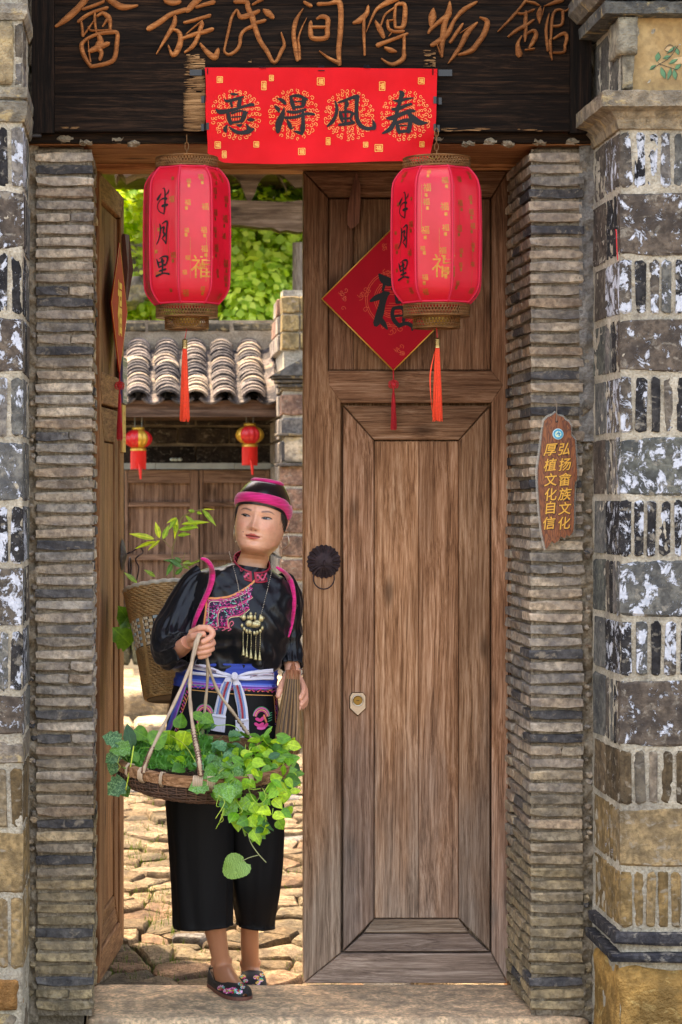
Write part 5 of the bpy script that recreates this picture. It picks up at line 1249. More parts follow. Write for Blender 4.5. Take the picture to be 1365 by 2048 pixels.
# ---- hillside with bushes, boulders and trees
m = NT('hillside_grass'); co = m.coord(rand=False); n1 = m.noise(co, 1.6, 5, .6); n2 = m.noise(co, 14, 5, .6)
m.color(m.mix(m.ramp(n2, [(.35, .6), (.65, 0.0)]), m.ramp(n1, [(.35, (.16, .21, .03)), (.52, (.12, .20, .02)), (.66, (.24, .24, .07))]), (.04, .07, .01))); m.rough(.95); m.bump(n2, 1, .1)
def hill(x, y): 
    t = max(0, y - 8.2); return .9 + 1.05*t - .012*t*t + .35*noise.fractal(Vector((x*.5, y*.5, 0)), 1, 2, 4)
ground_sheet('hillside', lambda u, v: Vector((-14 + 34*u, 8.0 + 24*v, hill(-14 + 34*u, 8.0 + 24*v))), 110, 90, m.m)
def leaf_cloud(mb, pts, size, q, shape=2):
    for c, dirn in pts:
        s = size*q.uniform(.6, 1.3); u = Vector((q.gauss(0, 1), q.gauss(0, 1), q.gauss(0, .6))).normalized(); n_ = (dirn + Vector((q.gauss(0, .5), q.gauss(0, .5), q.gauss(0, .5)))).normalized(); v = n_.cross(u).normalized()*s*.45; u = v.cross(n_).normalized()*s
        mb.add([c - u*.5, c + v, c + u*.6, c - v], [(0, 1, 2, 3)])
def mleaf(nm, c1, c2, c3):
    m = NT(nm); geo = m.n('NewGeometry'); co = m.coord(rand=False); n1 = m.noise(co, 2.6, 3); 
    f = m.math('ADD', m.math('MULTIPLY', geo.outputs['Random Per Island'], .6), m.math('MULTIPLY', n1, .5)); c = m.ramp(f, [(.3, c1), (.55, c2), (.8, c3)]); m.color(c); m.rough(.5)
    tr_ = m.n('BsdfTranslucent'); m.l(m.mix(1, c, (1.5, 1.5, .5), 'MULTIPLY'), tr_.inputs[0]); ms = m.n('MixShader'); ms.inputs[0].default_value = .35; m.l(m.b.outputs[0], ms.inputs[1]); m.l(tr_.outputs[0], ms.inputs[2]); m.l(ms.outputs[0], m.out.inputs[0]); return m.m
ML1 = mleaf('bush_leaf_light', (.24, .40, .04), (.46, .62, .08), (.72, .80, .16)); ML2 = mleaf('bush_leaf_dark', (.05, .12, .015), (.10, .20, .025), (.20, .32, .045))
ql = random.Random(19)
def bush(x, y, rad, h, n, mat, label, size=.055, nm='bush', z0=None):
    zg = hill(x, y) - .05 if z0 is None else z0
    root = thing(nm, label, 'bush', (x, y, zg), 'bushes on the sunny hillside'); lobes = [(Vector((x + ql.uniform(-.5, .5)*rad, y + ql.uniform(-.5, .5)*rad, zg + h*ql.uniform(.3, .8))), rad*ql.uniform(.35, .6)) for _ in range(9)]
    pts = []
    for k in range(n):
        c, r_ = ql.choice(lobes); d = Vector((ql.gauss(0, 1), ql.gauss(0, 1), ql.gauss(0, 1))).normalized(); pts.append((c + d*r_*ql.uniform(.55, 1.05)*Vector((1, 1, h/rad*.7)).length/1.6, d + Vector((0, -.2, .7))))
    mb = MB(); leaf_cloud(mb, pts, size, ql); obj('foliage', mb, mat, root, kind='stuff')
    mb = MB()
    for k in range(4): mb.tube([Vector((x, y, zg - .1)), lobes[k][0]], [.03, .008], 5)
    obj('stem', mb, mw, root)
bl = [(250, 620, 8.9, .55, .5, ML1), (310, 640, 9.3, .7, .5, ML1), (480, 640, 9.0, .6, .45, ML1), (540, 625, 9.4, .7, .5, ML1), (590, 610, 9.8, .7, .6, ML1), (250, 560, 10.0, .6, .6, ML1), (500, 570, 10.2, .9, .6, ML1), (560, 540, 10.6, .8, .6, ML2),
      (600, 490, 11.2, .9, .8, ML1), (520, 500, 11.2, .9, .7, ML1), (470, 490, 11.8, .9, .8, ML2), (560, 470, 12.2, 1.0, .8, ML1), (260, 500, 11.5, .7, .7, ML2), (350, 520, 11, 1.0, .8, ML1), (420, 560, 10.2, .8, .6, ML1), (640, 560, 10.5, .9, .7, ML1), (150, 560, 10.5, .9, .7, ML1)]
adj_ = ['low lime', 'rounded yellow-green', 'leafy', 'spreading', 'loose', 'dense', 'bright', 'dark', 'tall']
for i, (px_, py_, y, rad, h, mt) in enumerate(bl):
    bush(xb_(px_, y), y, rad, h, 2600, mt, 'bush', size=.07)
    bpy.context.scene.objects[-1] if False else None
BLAB = ['low lime bush just above the far ridge wall, beside the left leaf', 'low bush above the far ridge wall, hidden behind the left lantern', 'low bush above the ridge wall, right of the left lantern', 'lime bush beside the brick parapet of the gable wall', 'bush directly behind the brick parapet, at the door edge',
 'mid-height bush between the left leaf and the left lantern', 'bright bush halfway up, right beside the left lantern', 'darker green bush above the brick parapet', 'yellow-green bush under the right end of the pavilion beam', 'bright bush under the middle of the pavilion beam', 'dark bush under the beam, touching the lantern in the picture',
 'topmost bush against the underside of the pavilion beam', 'dark bush on the bank under the trees at the left', 'wide bush behind the middle of the left lantern', 'bush behind the lower part of the left lantern', 'bush behind the closed leaf, right of the pavilion post', 'bush behind the half-open left leaf']
for o, t_ in zip([o for o in COL.objects if o.get('category') == 'bush'], BLAB): o['label'] = t_
RLAB = ['largest pale rock on the hill, above the parapet', 'small rock low on the hill beside the parapet', 'large rock face between the left leaf and the left lantern', 'squat rock just below the large face at the left', 'rock close to the pavilion post', 'small rock low at the left, by the door leaf', 'rock at the right, behind the post', 'rock high on the hill in the grass'] 
mb = MB(); pts = []
for k in range(26000):
    x = ql.uniform(-3.5, 5.5); y = 8.2 + 8*ql.random()**1.3; pts.append((Vector((x, y, hill(x, y) + ql.uniform(-.02, .10))), Vector((0, -.5, .6))))
leaf_cloud(mb, pts, .075, ql); obj('hillside_grass', mb, ML1, None, kind='stuff', label='sunlit grass and low leaves covering the hillside', cat='grass')
for k, (px_, py_, y, s) in enumerate(((565, 560, 10.4, .35), (545, 575, 10.1, .22), (255, 530, 10.2, .5), (270, 560, 9.8, .3), (590, 530, 10.9, .3), (250, 580, 9.5, .25), (610, 545, 10.6, .25), (500, 520, 11, .25))):
    p = P(px_, py_, y); o = boulder(None, 'hillside_rock', p - Vector((s/2, s/2, s*.35)), p + Vector((s/2, s/2, s*.3)), (.36, .31, .25), 120 + k, .06, 'stone', 8)
    o['label'] = RLAB[k]; o['category'] = 'rock'; o['group'] = 'rocks on the hillside'
def tree(px_, y, ztop, rad, label, n=9000, mat=ML2):
    x = xb_(px_, y); zg = hill(x, y) - .2; root = thing('tree', label, 'tree', (x, y, zg), 'trees at the top of the hillside')
    mb = MB(); mb.tube(catmull([(x, y, zg), (x + .1, y, zg + (ztop-zg)*.4), (x - .05, y + .1, zg + (ztop-zg)*.8)], 5), [.14 - .01*k for k in range(11)], 8); br = []
    for k in range(9):
        a = ql.uniform(0, 6.28); z = zg + (ztop-zg)*ql.uniform(.25, .8); e = Vector((x + rad*.75*math.cos(a), y + rad*.75*math.sin(a), z + rad*ql.uniform(.1, .6))); br.append(e); mb.tube([Vector((x, y, z)), e], [.05, .015], 6)
    obj('trunk', mb, mwv, root, smooth=True); pts = []
    lobes = [(e, rad*ql.uniform(.28, .5)) for e in br] + [(Vector((x + ql.uniform(-.6, .6)*rad, y + ql.uniform(-.6, .6)*rad, ql.uniform(zg + (ztop-zg)*.35, ztop))), rad*ql.uniform(.25, .45)) for _ in range(12)]
    for k in range(n):
        c, r_ = ql.choice(lobes); d = Vector((ql.gauss(0, 1), ql.gauss(0, 1), ql.gauss(0, .8))).normalized(); pts.append((c + d*r_*ql.uniform(.5, 1.08), d + Vector((0, 0, .5))))
    mb = MB(); leaf_cloud(mb, pts, .11, ql); obj('crown', mb, mat, root, kind='stuff')
tree(255, 13.5, 9.2, 1.7, 'dark leafy tree on the hill, seen between the left leaf and the left lantern', 14000)
#tree(330, 15.5, 10.5, 2.0, 'tall leafy tree hidden mostly behind the left lantern', 9000)
tree(520, 14.5, 9.0, 1.7, 'mid-green tree above the scalloped pavilion board', 12000, ML2)
tree(640, 15, 9.5, 1.8, 'green tree at the right above the pavilion beam', 9000, ML2)
#tree(430, 17, 10.5, 2.0, 'pale green tree high on the hill behind the pavilion', 8000, ML1)
# ============================================================ the woman in the doorway
per = thing('person', 'woman in black blouse and magenta headband holding basket and umbrella', 'person', P(470, 1990, .36))
YT = .36
m = NT('skin'); at = m.n('Attribute'); at.attribute_name = 'paint'; m.color(at.outputs['Color']); m.rough(.40)
m.b.inputs['Subsurface Weight'].default_value = .12; m.b.inputs['Subsurface Radius'].default_value = (.6, .25, .12); m.b.inputs['Subsurface Scale'].default_value = .01
m.bump(m.noise(m.coord(rand=False), 700, 2), .12, .0006); M['skin'] = m.m
m = NT('painted_cloth'); at = m.n('Attribute'); at.attribute_name = 'paint'; m.color(at.outputs['Color']); m.rough(.6); m.bump(m.noise(m.coord(rand=False), 900, 2), .3, .001); M['paint'] = m.m
m = NT('black_satin'); co = m.coord(rand=False); m.color((.006, .0065, .009)); m.rough(.31); m.b.inputs['Specular IOR Level'].default_value = .28
m.b.inputs['Sheen Weight'].default_value = .10; m.b.inputs['Sheen Roughness'].default_value = .4; m.bump(m.noise(m.coord(scale=(1, 1, .35), rand=False), 34, 3, .5, .8), .30, .006); M['satin'] = m.m
m = NT('black_crepe'); co = m.coord(rand=False); m.color((.005, .005, .006)); m.rough(.65); m.b.inputs['Specular IOR Level'].default_value = .2
m.bump(m.noise(m.coord(scale=(1, 1, .25), rand=False), 30, 3), .35, .006); M['crepe'] = m.m
M['hair'] = mat_plain('black_hair', (.010, .008, .009), .28, spec=.6); 
m = NT('magenta_wool'); co = m.coord(scale=(.3, .3, 3), rand=False); n1 = m.noise(co, 60, 3); m.color(m.ramp(n1, [(.35, 'c2005a'), (.65, 'ea1480')])); m.rough(.75); m.b.inputs['Sheen Weight'].default_value = .35; m.bump(n1, .7, .003); M['magenta'] = m.m
M['silver'] = mat_plain('worn_silver', 'c2b8a8', .3, metal=1); M['oldgold'] = mat_plain('antique_brass', 'b3a67c', .38, metal=.7, var=.4, bscale=500)
SK = Vector(lin('dda284')); SKd = Vector(lin('b97a5c'))
def vox(mb, size, smooth=4):
    me, org = mb.mesh('tmp', False, Vector((0,0,0))); o = bpy.data.objects.new('tmp', me); COL.objects.link(o)
    md = o.modifiers.new('r', 'REMESH'); md.mode = 'VOXEL'; md.voxel_size = size
    if smooth: s_ = o.modifiers.new('s', 'SMOOTH'); s_.iterations = smooth; s_.factor = .5
    bpy.context.view_layer.update()
    m2 = bpy.data.meshes.new_from_object(o.evaluated_get(bpy.context.evaluated_depsgraph_get()))
    v = [tuple(x.co) for x in m2.vertices]; f = [tuple(p.vertices) for p in m2.polygons]
    bpy.data.objects.remove(o); bpy.data.meshes.remove(me); bpy.data.meshes.remove(m2); return v, f
def interp(tab, z):
    if z <= tab[0][0]: return tab[0][1:]
    for a, b in zip(tab, tab[1:]):
        if z <= b[0]:
            t = (z-a[0])/(b[0]-a[0]); t = t*t*(3-2*t)*.5 + t*.5; return tuple(x+(y-x)*t for x, y in zip(a[1:], b[1:]))
    return tab[-1][1:]
# ---- head and neck as one surface. z above the chin: half width, front, back
HT = [(-.125,.058,.050,.066),(-.105,.0555,.046,.062),(-.08,.053,.042,.058),(-.05,.050,.029,.055),(-.034,.0495,.024,.055),(-.022,.0485,.026,.055),(-.012,.046,.038,.056),(-.004,.044,.064,.057),(.002,.047,.083,.059),(.008,.0515,.092,.062),(.016,.0595,.094,.064),(.03,.0675,.0935,.068),(.05,.0735,.096,.074),(.068,.0768,.097,.082),(.085,.0785,.096,.088),
      (.105,.079,.0945,.092),(.125,.078,.097,.094),(.145,.0755,.0965,.094),(.165,.073,.091,.090),(.185,.066,.078,.080),(.20,.053,.060,.066),(.212,.034,.038,.044),(.218,.008,.009,.010)]
H0 = P(512, 1105, .350)
Rh = Matrix.Rotation(R(8.5), 3, 'Y') @ Matrix.Rotation(R(-14), 3, 'Z') @ Matrix.Rotation(R(-4), 3, 'X')
def hl(p):
    "head-local -> place; below the chin the head's turn fades into the neck"
    p = Vector(p); f = max(0, min(1, 1 + p.z/.05)); f = f*f*(3-2*f)
    a = H0 + Rh @ p; b = H0 + Vector((p.x - .010 + (p.z)*.12, p.y, p.z)); return a*f + b*(1-f)
def G(x, z, cx, cz, sx, sz, a): return a*math.exp(-((x-cx)/sx)**2 - ((z-cz)/sz)**2)
def zmap(z):
    'stretch the lower face: mouth and nose sit lower than in the base profile'
    return z + .0075*math.exp(-((z-.045)/.030)**2) + .003*math.exp(-((z-.078)/.02)**2)
def face_d(x, z):
    z = zmap(z); x = x/1.07
    ax = abs(x); d = 0
    if .05 < z < .14:
        k = max(0, min(1, (.122 - z)/.042)); d += (.0035 + .0105*k)*math.exp(-(x/(.0075 + .002*k))**2) * (1 if z > .078 else math.exp(-((z-.078)/.006)**2))
    d += G(x, z, 0, .080, .0095, .0085, .0075) + G(ax, z, .0125, .0765, .0055, .006, .0065)
    d += G(ax, z, .0062, .0695, .003, .002, -.003)
    d += G(ax, z, .031, .107, .017, .0105, -.0062) + G(ax, z, .031, .105, .0125, .0062, .0042) + G(ax, z, .030, .1145, .014, .003, .0022)
    d += G(ax, z, .028, .124, .020, .006, .0022) + G(ax, z, .040, .083, .018, .017, .0048) + G(ax, z, .036, .055, .018, .016, .0020)
    d += G(x, z, 0, .0575, .017, .0040, .0040) + G(x, z, 0, .0460, .0145, .0046, .0052) + G(x, z, 0, .0520, .019, .0016, -.0035) + G(x, z, 0, .0365, .013, .004, -.0030)
    d += G(ax, z, .0245, .0525, .0035, .004, -.0022) + G(x, z, 0, .0645, .004, .004, -.0012) + G(x, z, 0, .018, .015, .011, .0045) + G(ax, z, .026, .064, .006, .012, -.0010)
    return d
PW = 2.25
def head_pt(x, z, off=0.0):
    w_, yf, yb = interp(HT, z); x = max(-w_*.98, min(w_*.98, x)); y = -yf*(1 - abs(x/w_)**PW)**(1/PW); return hl((x, y - face_d(x, z) - off, z))
zsr = []; z = -.125
while z < .2175: zsr.append(z); z += .0042 if z < -.03 else .0016 if z < .135 else .003
zsr.append(.218); NH = 150; rows = []; cols = []
def smooth01(a, b, x): t = max(0, min(1, (x-a)/(b-a))); return t*t*(3-2*t)
for z in zsr:
    w_, yf, yb = interp(HT, z); row = []
    for j in range(NH):
        t = 2*math.pi*j/NH - math.pi; s, c = math.sin(t), math.cos(t)
        # denser towards the face
        t2 = t - .42*math.sin(t)*.9 if abs(t) < math.pi else t; s, c = math.sin(t2), math.cos(t2)
        x = w_*math.copysign(abs(s)**(2/PW), s); fr = yf if c > 0 else yb; y = -fr*math.copysign(abs(c)**(2/PW), c)
        if c > 0 and z > -.02: y -= face_d(x, z)*smooth01(0, .25, c)
        v_w = hl((x, y, z)); row.append(v_w)
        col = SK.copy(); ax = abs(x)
        zj = .046*(1-max(0,c))**1.3 + .002; col = SK.lerp(Vector(lin('b88460')), .85*(1-smooth01(zj-.012, zj+.004, z)))  # tanner neck; some under-chin shade is put into its colour
        if c > 0:
            col = col.lerp(Vector(lin('d98a72')), min(.55, G(ax, z, .042, .078, .018, .014, .5) + G(x, z, 0, .078, .012, .008, .25)))
            # lips
            x0_, z0_ = x, z; x = x/1.07; z = zmap(z); ax = abs(x)
            up = .0555 + .0035*math.exp(-((ax-.005)/.006)**2) + .003 - ax*.13; lo = .0405 + (ax/.024)**2*.0105
            if ax < .0235 and lo < z < up: k = smooth01(lo, lo+.002, z)*smooth01(up, up-.0015, z)*smooth01(.0235, .020, ax); col = col.lerp(Vector(lin('b3423c')), .9*k)
            if ax < .021 and abs(z - .0522 - ax*.0) < .0011: col = col.lerp(Vector(lin('4a1612')), .9)
            # brows
            bz = .1245 + .0045*math.exp(-((ax-.036)/.014)**2) - max(0, ax-.044)*.35; bt = .0030*(1 - smooth01(.030, .054, ax)*.6)
            if .0125 < ax < .055: col = col.lerp(Vector(lin('3a2820')), .85*math.exp(-((z-bz)/bt)**2)*smooth01(.0125, .018, ax)*smooth01(.055, .046, ax))
            col = col.lerp(Vector(lin('3a1a14')), min(1, G(ax, z, .0066, .0700, .0032, .0019, 1.0)))
            col = col.lerp(Vector(lin('9a6048')), min(.5, G(ax, z, .031, .1125, .015, .0022, .5)))
            if (x+.031)**2 + (z-.062)**2 < .0016**2: col = Vector(lin('5a3428'))
            x, z = x0_, z0_
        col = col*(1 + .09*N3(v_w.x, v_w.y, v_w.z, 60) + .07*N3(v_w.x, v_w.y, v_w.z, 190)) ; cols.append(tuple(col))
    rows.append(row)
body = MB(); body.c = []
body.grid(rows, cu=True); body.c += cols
def add_skin(v, f, shade=None):
    n = len(body.v); body.v += v; body.f += [tuple(i+n for i in t) for t in f]; body.mi += [0]*len(f)
    body.c += [tuple(shade(Vector(p)) if shade else SK) for p in v]
# ears
for sgn in (1, -1):
    e = MB(); pts = [(.073,.006,.120),(.080,.016,.124),(.085,.022,.114),(.083,.020,.098),(.078,.012,.086),(.074,.004,.078),(.073,.002,.086)]
    e.tube([hl((sgn*a, b, c)) for a, b, c in catmull(pts, 3)], [.0035]*19, 7); e.ell(hl((sgn*.076, .009, .101)), (.004, .013, .020), 10, 8, M=Rh @ Matrix.Rotation(R(18*sgn), 3, 'Z')); e.ell(hl((sgn*.074, .003, .081)), (.0035, .006, .007), 8, 6, M=Rh)
    add_skin(e.v, e.f, lambda p: SK.lerp(Vector(lin('d98a72')), .4))
# ---- right hand (at the left of the picture): a fist round the basket ropes
def V3(l): return [P(x, y, Y) for x, y, Y in l]
hd = MB()
hd.tube(catmull(V3([(350,1304,.25),(358,1300,.215),(369,1291,.17),(378,1284,.145)]), 4), [.030]*6 + [.029,.028,.028,.027,.027,.027,.027], 14, flat=.85)
hd.ell(P(389, 1279, .122), (.026, .028, .030), 12, 8); hd.ell(P(400, 1276, .112), (.022, .024, .028), 12, 8); hd.ell(P(401, 1291, .115), (.020, .022, .022), 12, 8)
def finger(mb, pts, r0, r1):
    p = catmull(V3(pts), 4); n = len(p); rr2 = [r0 + (r1-r0)*i/(n-1) for i in range(n)]
    mb.tube(p, rr2, 10); mb.ell(p[-1], (r1,)*3, 10, 7)
    for k in (4, 8): 
        if k < n: mb.ell(p[k], (rr2[k]*1.1,)*3, 10, 7)
finger(hd, [(382,1266,.118),(400,1257,.095),(417,1257,.085),(426,1266,.076),(420,1276,.064),(406,1284,.058)], .0115, .0092)
finger(hd, [(378,1280,.110),(388,1273,.082),(399,1270,.072),(407,1268,.070)], .0125, .0095)
finger(hd, [(402,1274,.115),(419,1278,.102),(426,1286,.085),(415,1292,.068),(399,1296,.066)], .0108, .0088)
finger(hd, [(400,1285,.12),(418,1290,.105),(424,1297,.088),(413,1303,.072),(398,1306,.070)], .0105, .0085)
finger(hd, [(398,1296,.12),(412,1302,.110),(418,1307,.094),(410,1312,.078),(400,1314,.076)], .0095, .0076)
v, f = vox(hd, .0021, 3); add_skin(v, f, lambda p: SK.lerp(Vector(lin('d4886e')), .35 + .3*N3(p.x, p.y, p.z, 40)))
# ---- left hand holding the umbrella
hd = MB()
hd.tube(catmull(V3([(583,1322,.37),(586,1342,.345),(587,1356,.325)]), 4), [.026]*9, 14, flat=.75); hd.ell(P(588, 1370, .318), (.030, .015, .036), 14, 9)
finger(hd, [(597,1352,.312),(605,1368,.292),(607,1384,.262),(601,1396,.240)], .0105, .0088)
finger(hd, [(601,1362,.315),(610,1380,.292),(611,1398,.262),(603,1409,.236)], .0108, .0088)
finger(hd, [(600,1372,.318),(611,1392,.298),(610,1408,.265),(598,1417,.236)], .0105, .0086)
finger(hd, [(597,1382,.318),(606,1400,.300),(605,1414,.272),(597,1422,.246)], .0095, .0076)
finger(hd, [(576,1350,.318),(565,1368,.285),(560,1382,.258),(557,1392,.248)], .0125, .0088)
v, f = vox(hd, .0021, 3); add_skin(v, f, lambda p: SK.lerp(Vector(lin('dc967e')), .4 + .3*N3(p.x, p.y, p.z, 40)))
# ---- shins and insteps
for k, (pl, fy, sgn) in enumerate(((((428,1800,.38,.052),(430,1850,.385,.038),(436,1885,.40,.032),(443,1922,.415,.0295),(448,1944,.405,.034),(456,1962,.36,.036),(470,1978,.30,.032),(484,1988,.25,.022)), 0, 1),
                     (((502,1800,.50,.048),(500,1850,.52,.031),(500,1890,.56,.030),(501,1925,.60,.0295),(502,1945,.60,.034),(503,1962,.57,.036),(504,1978,.54,.030)), 0, 1))):
    hd = MB(); c4 = catmull([(*P(x, y, Y), r_) for x, y, Y, r_ in pl], 4); hd.tube([c[:3] for c in c4], [c[3] for c in c4], 18); hd.ell(c4[-1][:3], (c4[-1][3]*.95,)*3, 12, 8)
    an = c4[12]; hd.ell((an[0]-.026, an[1], an[2]-.004), (.010,.014,.014)); hd.ell((an[0]+.026, an[1], an[2]), (.010,.014,.014))
    v, f = vox(hd, .0032, 3); add_skin(v, f, lambda p: Vector(lin('b57a5a')))
# hidden trunk so that the figure is whole
hd = MB(); hd.tube(V3([(500,1140,.36),(485,1200,.37),(470,1300,.37),(455,1400,.37),(452,1480,.37)]), [.06,.10,.085,.10,.09], 12); hd.tube(V3([(420,1470,.37),(428,1800,.38)]), [.075,.050], 10); hd.tube(V3([(490,1470,.40),(502,1800,.50)]), [.075,.046], 10)
hd.tube(V3([(415,1166,.37),(366,1230,.35),(350,1294,.28)]), [.034,.030,.026], 10); hd.tube(V3([(556,1180,.40),(578,1250,.41),(583,1325,.37)]), [.030,.030,.026], 10); add_skin(hd.v, hd.f)
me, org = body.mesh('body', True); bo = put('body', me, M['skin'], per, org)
# ---- eyes, teeth
ey = MB(); ey.c = []; li = MB(); fold = MB()
for sgn in (1, -1):
    ex, ez = sgn*.0332, .1062; rows = []; hw = .0152
    def lid(u):  # u -1 inner .. 1 outer
        return ez + .0044*(1-u*u)**.75 + .0014*u + .0002, ez - .0028*(1-u*u)**.9 + .0012*u
    for i in range(25):
        u = -1 + 2*i/24; a, b = lid(u); x = ex + sgn*hw*u; row = []
        for k in range(9):
            z = b + (a-b)*k/8; row.append(head_pt(x, z, .0007 + .0012*(1-u*u))); dx = x - (ex - .0045); dz = z - (ez + .0012); d = math.hypot(dx, dz)
            c_ = (.25,.215,.20) if d > .0066 else (.022,.012,.008)
            if d < .0022: c_ = (.003,.002,.002)
            if (dx-.0012)**2 + (dz-.0016)**2 < .0008**2: c_ = (.9,.9,.9)  # catchlight and lid shade are painted into the eye colour
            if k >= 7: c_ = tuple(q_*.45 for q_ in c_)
            if u < -.9: c_ = (.5, .25, .2)
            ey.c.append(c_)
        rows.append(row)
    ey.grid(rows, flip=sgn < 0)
    up = [head_pt(ex + sgn*hw*(-1.0+2.12*i/16), lid(min(1, -1+2*i/16))[0] + (.0004 if i < 16 else -.0003), .0020) for i in range(17)]; li.tube(up, [.0006 + .0011*math.sin(math.pi*(i+1)/19) for i in range(17)], 6)
    fo = [head_pt(ex + sgn*hw*(-.95+1.95*i/16), lid(-1+2*i/16)[0] + .0026, .0006) for i in range(17)]; fold.tube(fo, [.0006 + .0012*math.sin(math.pi*i/16) for i in range(17)], 6)
    lw = [head_pt(ex + sgn*hw*(-.95+1.9*i/16), lid(-1+2*i/16)[1] - .0005, .0010) for i in range(17)]; fold.tube(lw, .0008, 6)
mey = NT('eye'); a_ = mey.n('Attribute'); a_.attribute_name = 'paint'; mey.color(a_.outputs['Color']); mey.rough(.12)
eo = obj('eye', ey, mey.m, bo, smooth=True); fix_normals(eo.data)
obj('eyelash_line', li, mat_plain('lash', (.012,.008,.007), .6), bo, smooth=True); obj('eyelid', fold, mat_plain('lid_skin', 'c28a6e', .5), bo, smooth=True)
te = MB(); rows = [[head_pt(-.0135 + .027*i/12, z, -.0002) for i in range(13)] for z in (.0436, .0450)]; te.grid(rows); teeth = obj('teeth', te, mat_plain('teeth', 'b09a8a', .4), bo); 
# ---- hair, headband, top disc
def low(t): return .1255 + .019*math.cos(t) - .020*math.exp(-((abs(t)-1.55)/.30)**2)
def ringw(t, z, off, zb=None):
    w_, yf, yb = interp(HT, z); w_ += off; yf += off; yb += off; s, c = math.sin(t), math.cos(t)
    return w_*math.copysign(abs(s)**(2/2.15), s), -(yf if c > 0 else yb)*math.copysign(abs(c)**(2/2.15), c)
def shell(t, s, extra=0.0):
    zl = low(t); bx, by = ringw(t, max(.10, min(zl, .150)), .005); z = zl + (.2235 - zl)*s; k = 1 - .40*s**2.6; k2 = 1 + .07*math.sin(min(1, s*2.2)*math.pi/2)
    l = math.hypot(bx, by); e = extra/l; return hl((bx*(k*k2 + e), by*(k*k2 + e) + .006*s, z))
TT = [2*math.pi*j/96 for j in range(96)]
mb = MB(); mb.grid([[shell(t, s, .0006*math.sin(t*40 + s*6)) for t in TT] for s in [-.0, .05, .1, .2, .3, .4, .5, .6, .7, .8, .88, .94, 1.0]], cu=True); mb.f.append(tuple(range(12*96, 13*96))); mb.mi.append(0)
hr = obj('hair', mb, M['hair'], per, smooth=True); fix_normals(hr.data)
# short hair showing at the temples below the band, with a few loose strands
mh = MB()
for sgn in (1, -1):
    for k in range(46):
        t = sgn*(1.10 + 1.5*k/46); zt_ = low(t) + .006; ln = .030 + .010*math.sin(k*2.3) - .012*abs(k/46 - .25); pts = []
        for j in range(5):
            z = zt_ - ln*j/4; x, y = ringw(t, max(.06, z), .0035 - .0005*j); pts.append(hl((x, y + .004*j/4, z)))
        mh.tube(pts, [.0028, .0028, .0024, .0016, .0004], 5)
    for k in range(5):
        t = sgn*(1.0 + .25*k); x, y = ringw(t, .13, .006); x2, y2 = ringw(t, .09, .008 + .003*k); mh.tube([hl((x, y, .13)), hl((x2, y2, .095 - .006*k))], .0004, 4)
obj('temple_hair', mh, M['hair'], hr, smooth=True, kind='stuff')
mb = MB(); rows = []
for s, e in ((.10, .000), (.11, .004), (.16, .0065), (.28, .0078), (.40, .0070), (.49, .0045), (.50, 0)):
    rows.append([shell(t, s, e + .0007*math.sin(s*60 + 3*math.sin(t*2))) for t in TT])
mb.grid(rows, cu=True); hb = obj('headband', mb, M['magenta'], per, smooth=True); fix_normals(hb.data)
mb = MB(); rows = []
for rr2, z in ((.0001, .2375), (.030, .2372), (.046, .2355), (.0535, .231), (.0545, .2265), (.051, .2215), (.035, .219)):
    rows.append([hl((rr2*1.0*math.sin(t), -rr2*1.05*math.cos(t) + .004, z)) for t in TT])
mb.grid(rows, cu=True); td = obj('crown_pad', mb, M['magenta'], per, smooth=True); fix_normals(td.data)
mb = MB()
for sgn in (1, -1):
    c_ = hl((sgn*.079, .001, .076)); rr2 = .0262; dx = Vector((.55*sgn, -.6, 0)) if sgn > 0 else Vector((-.25, -.9, 0)); dx.normalize()
    mb2 = MB(); mb2.tube([c_ + dx*(rr2*math.sin(a)*.9) + Vector((0, 0, -rr2 + rr2*math.cos(a))) for a in [2*math.pi*k/40 for k in range(40)]], .0014, 6, closed=True); obj('earring', mb2, M['silver'], per, smooth=True)
# ---- clothes -----------------------------------------------------------
def loft(rings, n=96, p=2.3, fold=None, sub=4):
    "rings: (cx px, y px, half width px, Y centre, front, back, droop px)"
    R_ = catmull(rings, sub); rows = []
    for i, (cx, y, hw, Yc, df, db, tz) in enumerate(R_):
        row = []
        for j in range(n):
            t = 2*math.pi*j/n; s, c = math.sin(t), math.cos(t); xs = math.copysign(abs(s)**(2/p), s); ys = math.copysign(abs(c)**(2/p), c)
            q_ = P(cx + hw*xs, y + tz*xs, Yc); v = Vector((q_.x, Yc - (df if c > 0 else db)*ys, q_.z))
            if fold: v += Vector((s, -c, 0))*fold(t, i/(len(R_)-1), v)
            row.append(v)
        rows.append(row)
    return rows
def rf(x): return 1 - abs(2*(x % 1) - 1)
def ridge(x, y, z, sc_, seed=0): return (1 - abs(2*N3(x, y, z, sc_, seed)))**2 - .45
def fold_t(t, s, v):
    # satin: diagonal pulls from the shoulders, gathers above the sash
    d1 = v.x*.8 + v.z*.6; d2 = v.x*.6 - v.z*.8
    a = .0065*math.sin(v.z*95 + v.x*40 + 4*N3(v.x, v.y, v.z, 7)) * math.exp(-((s-.97)/.16)**2)
    b = .0115*ridge(d1*2.6, v.y*.6, d2*.7, 7) * smooth01(.0, .18, s) + .0075*ridge(d1*1.2 + 3, v.y*.6, d2*2.2, 9, 2) + .0018*N3(v.x, v.y, v.z, 50, 3)
    c = .007*ridge(v.x*3.2, v.y, v.z*.35, 9, 5)*math.exp(-((s-.8)/.25)**2)
    return a + b + c
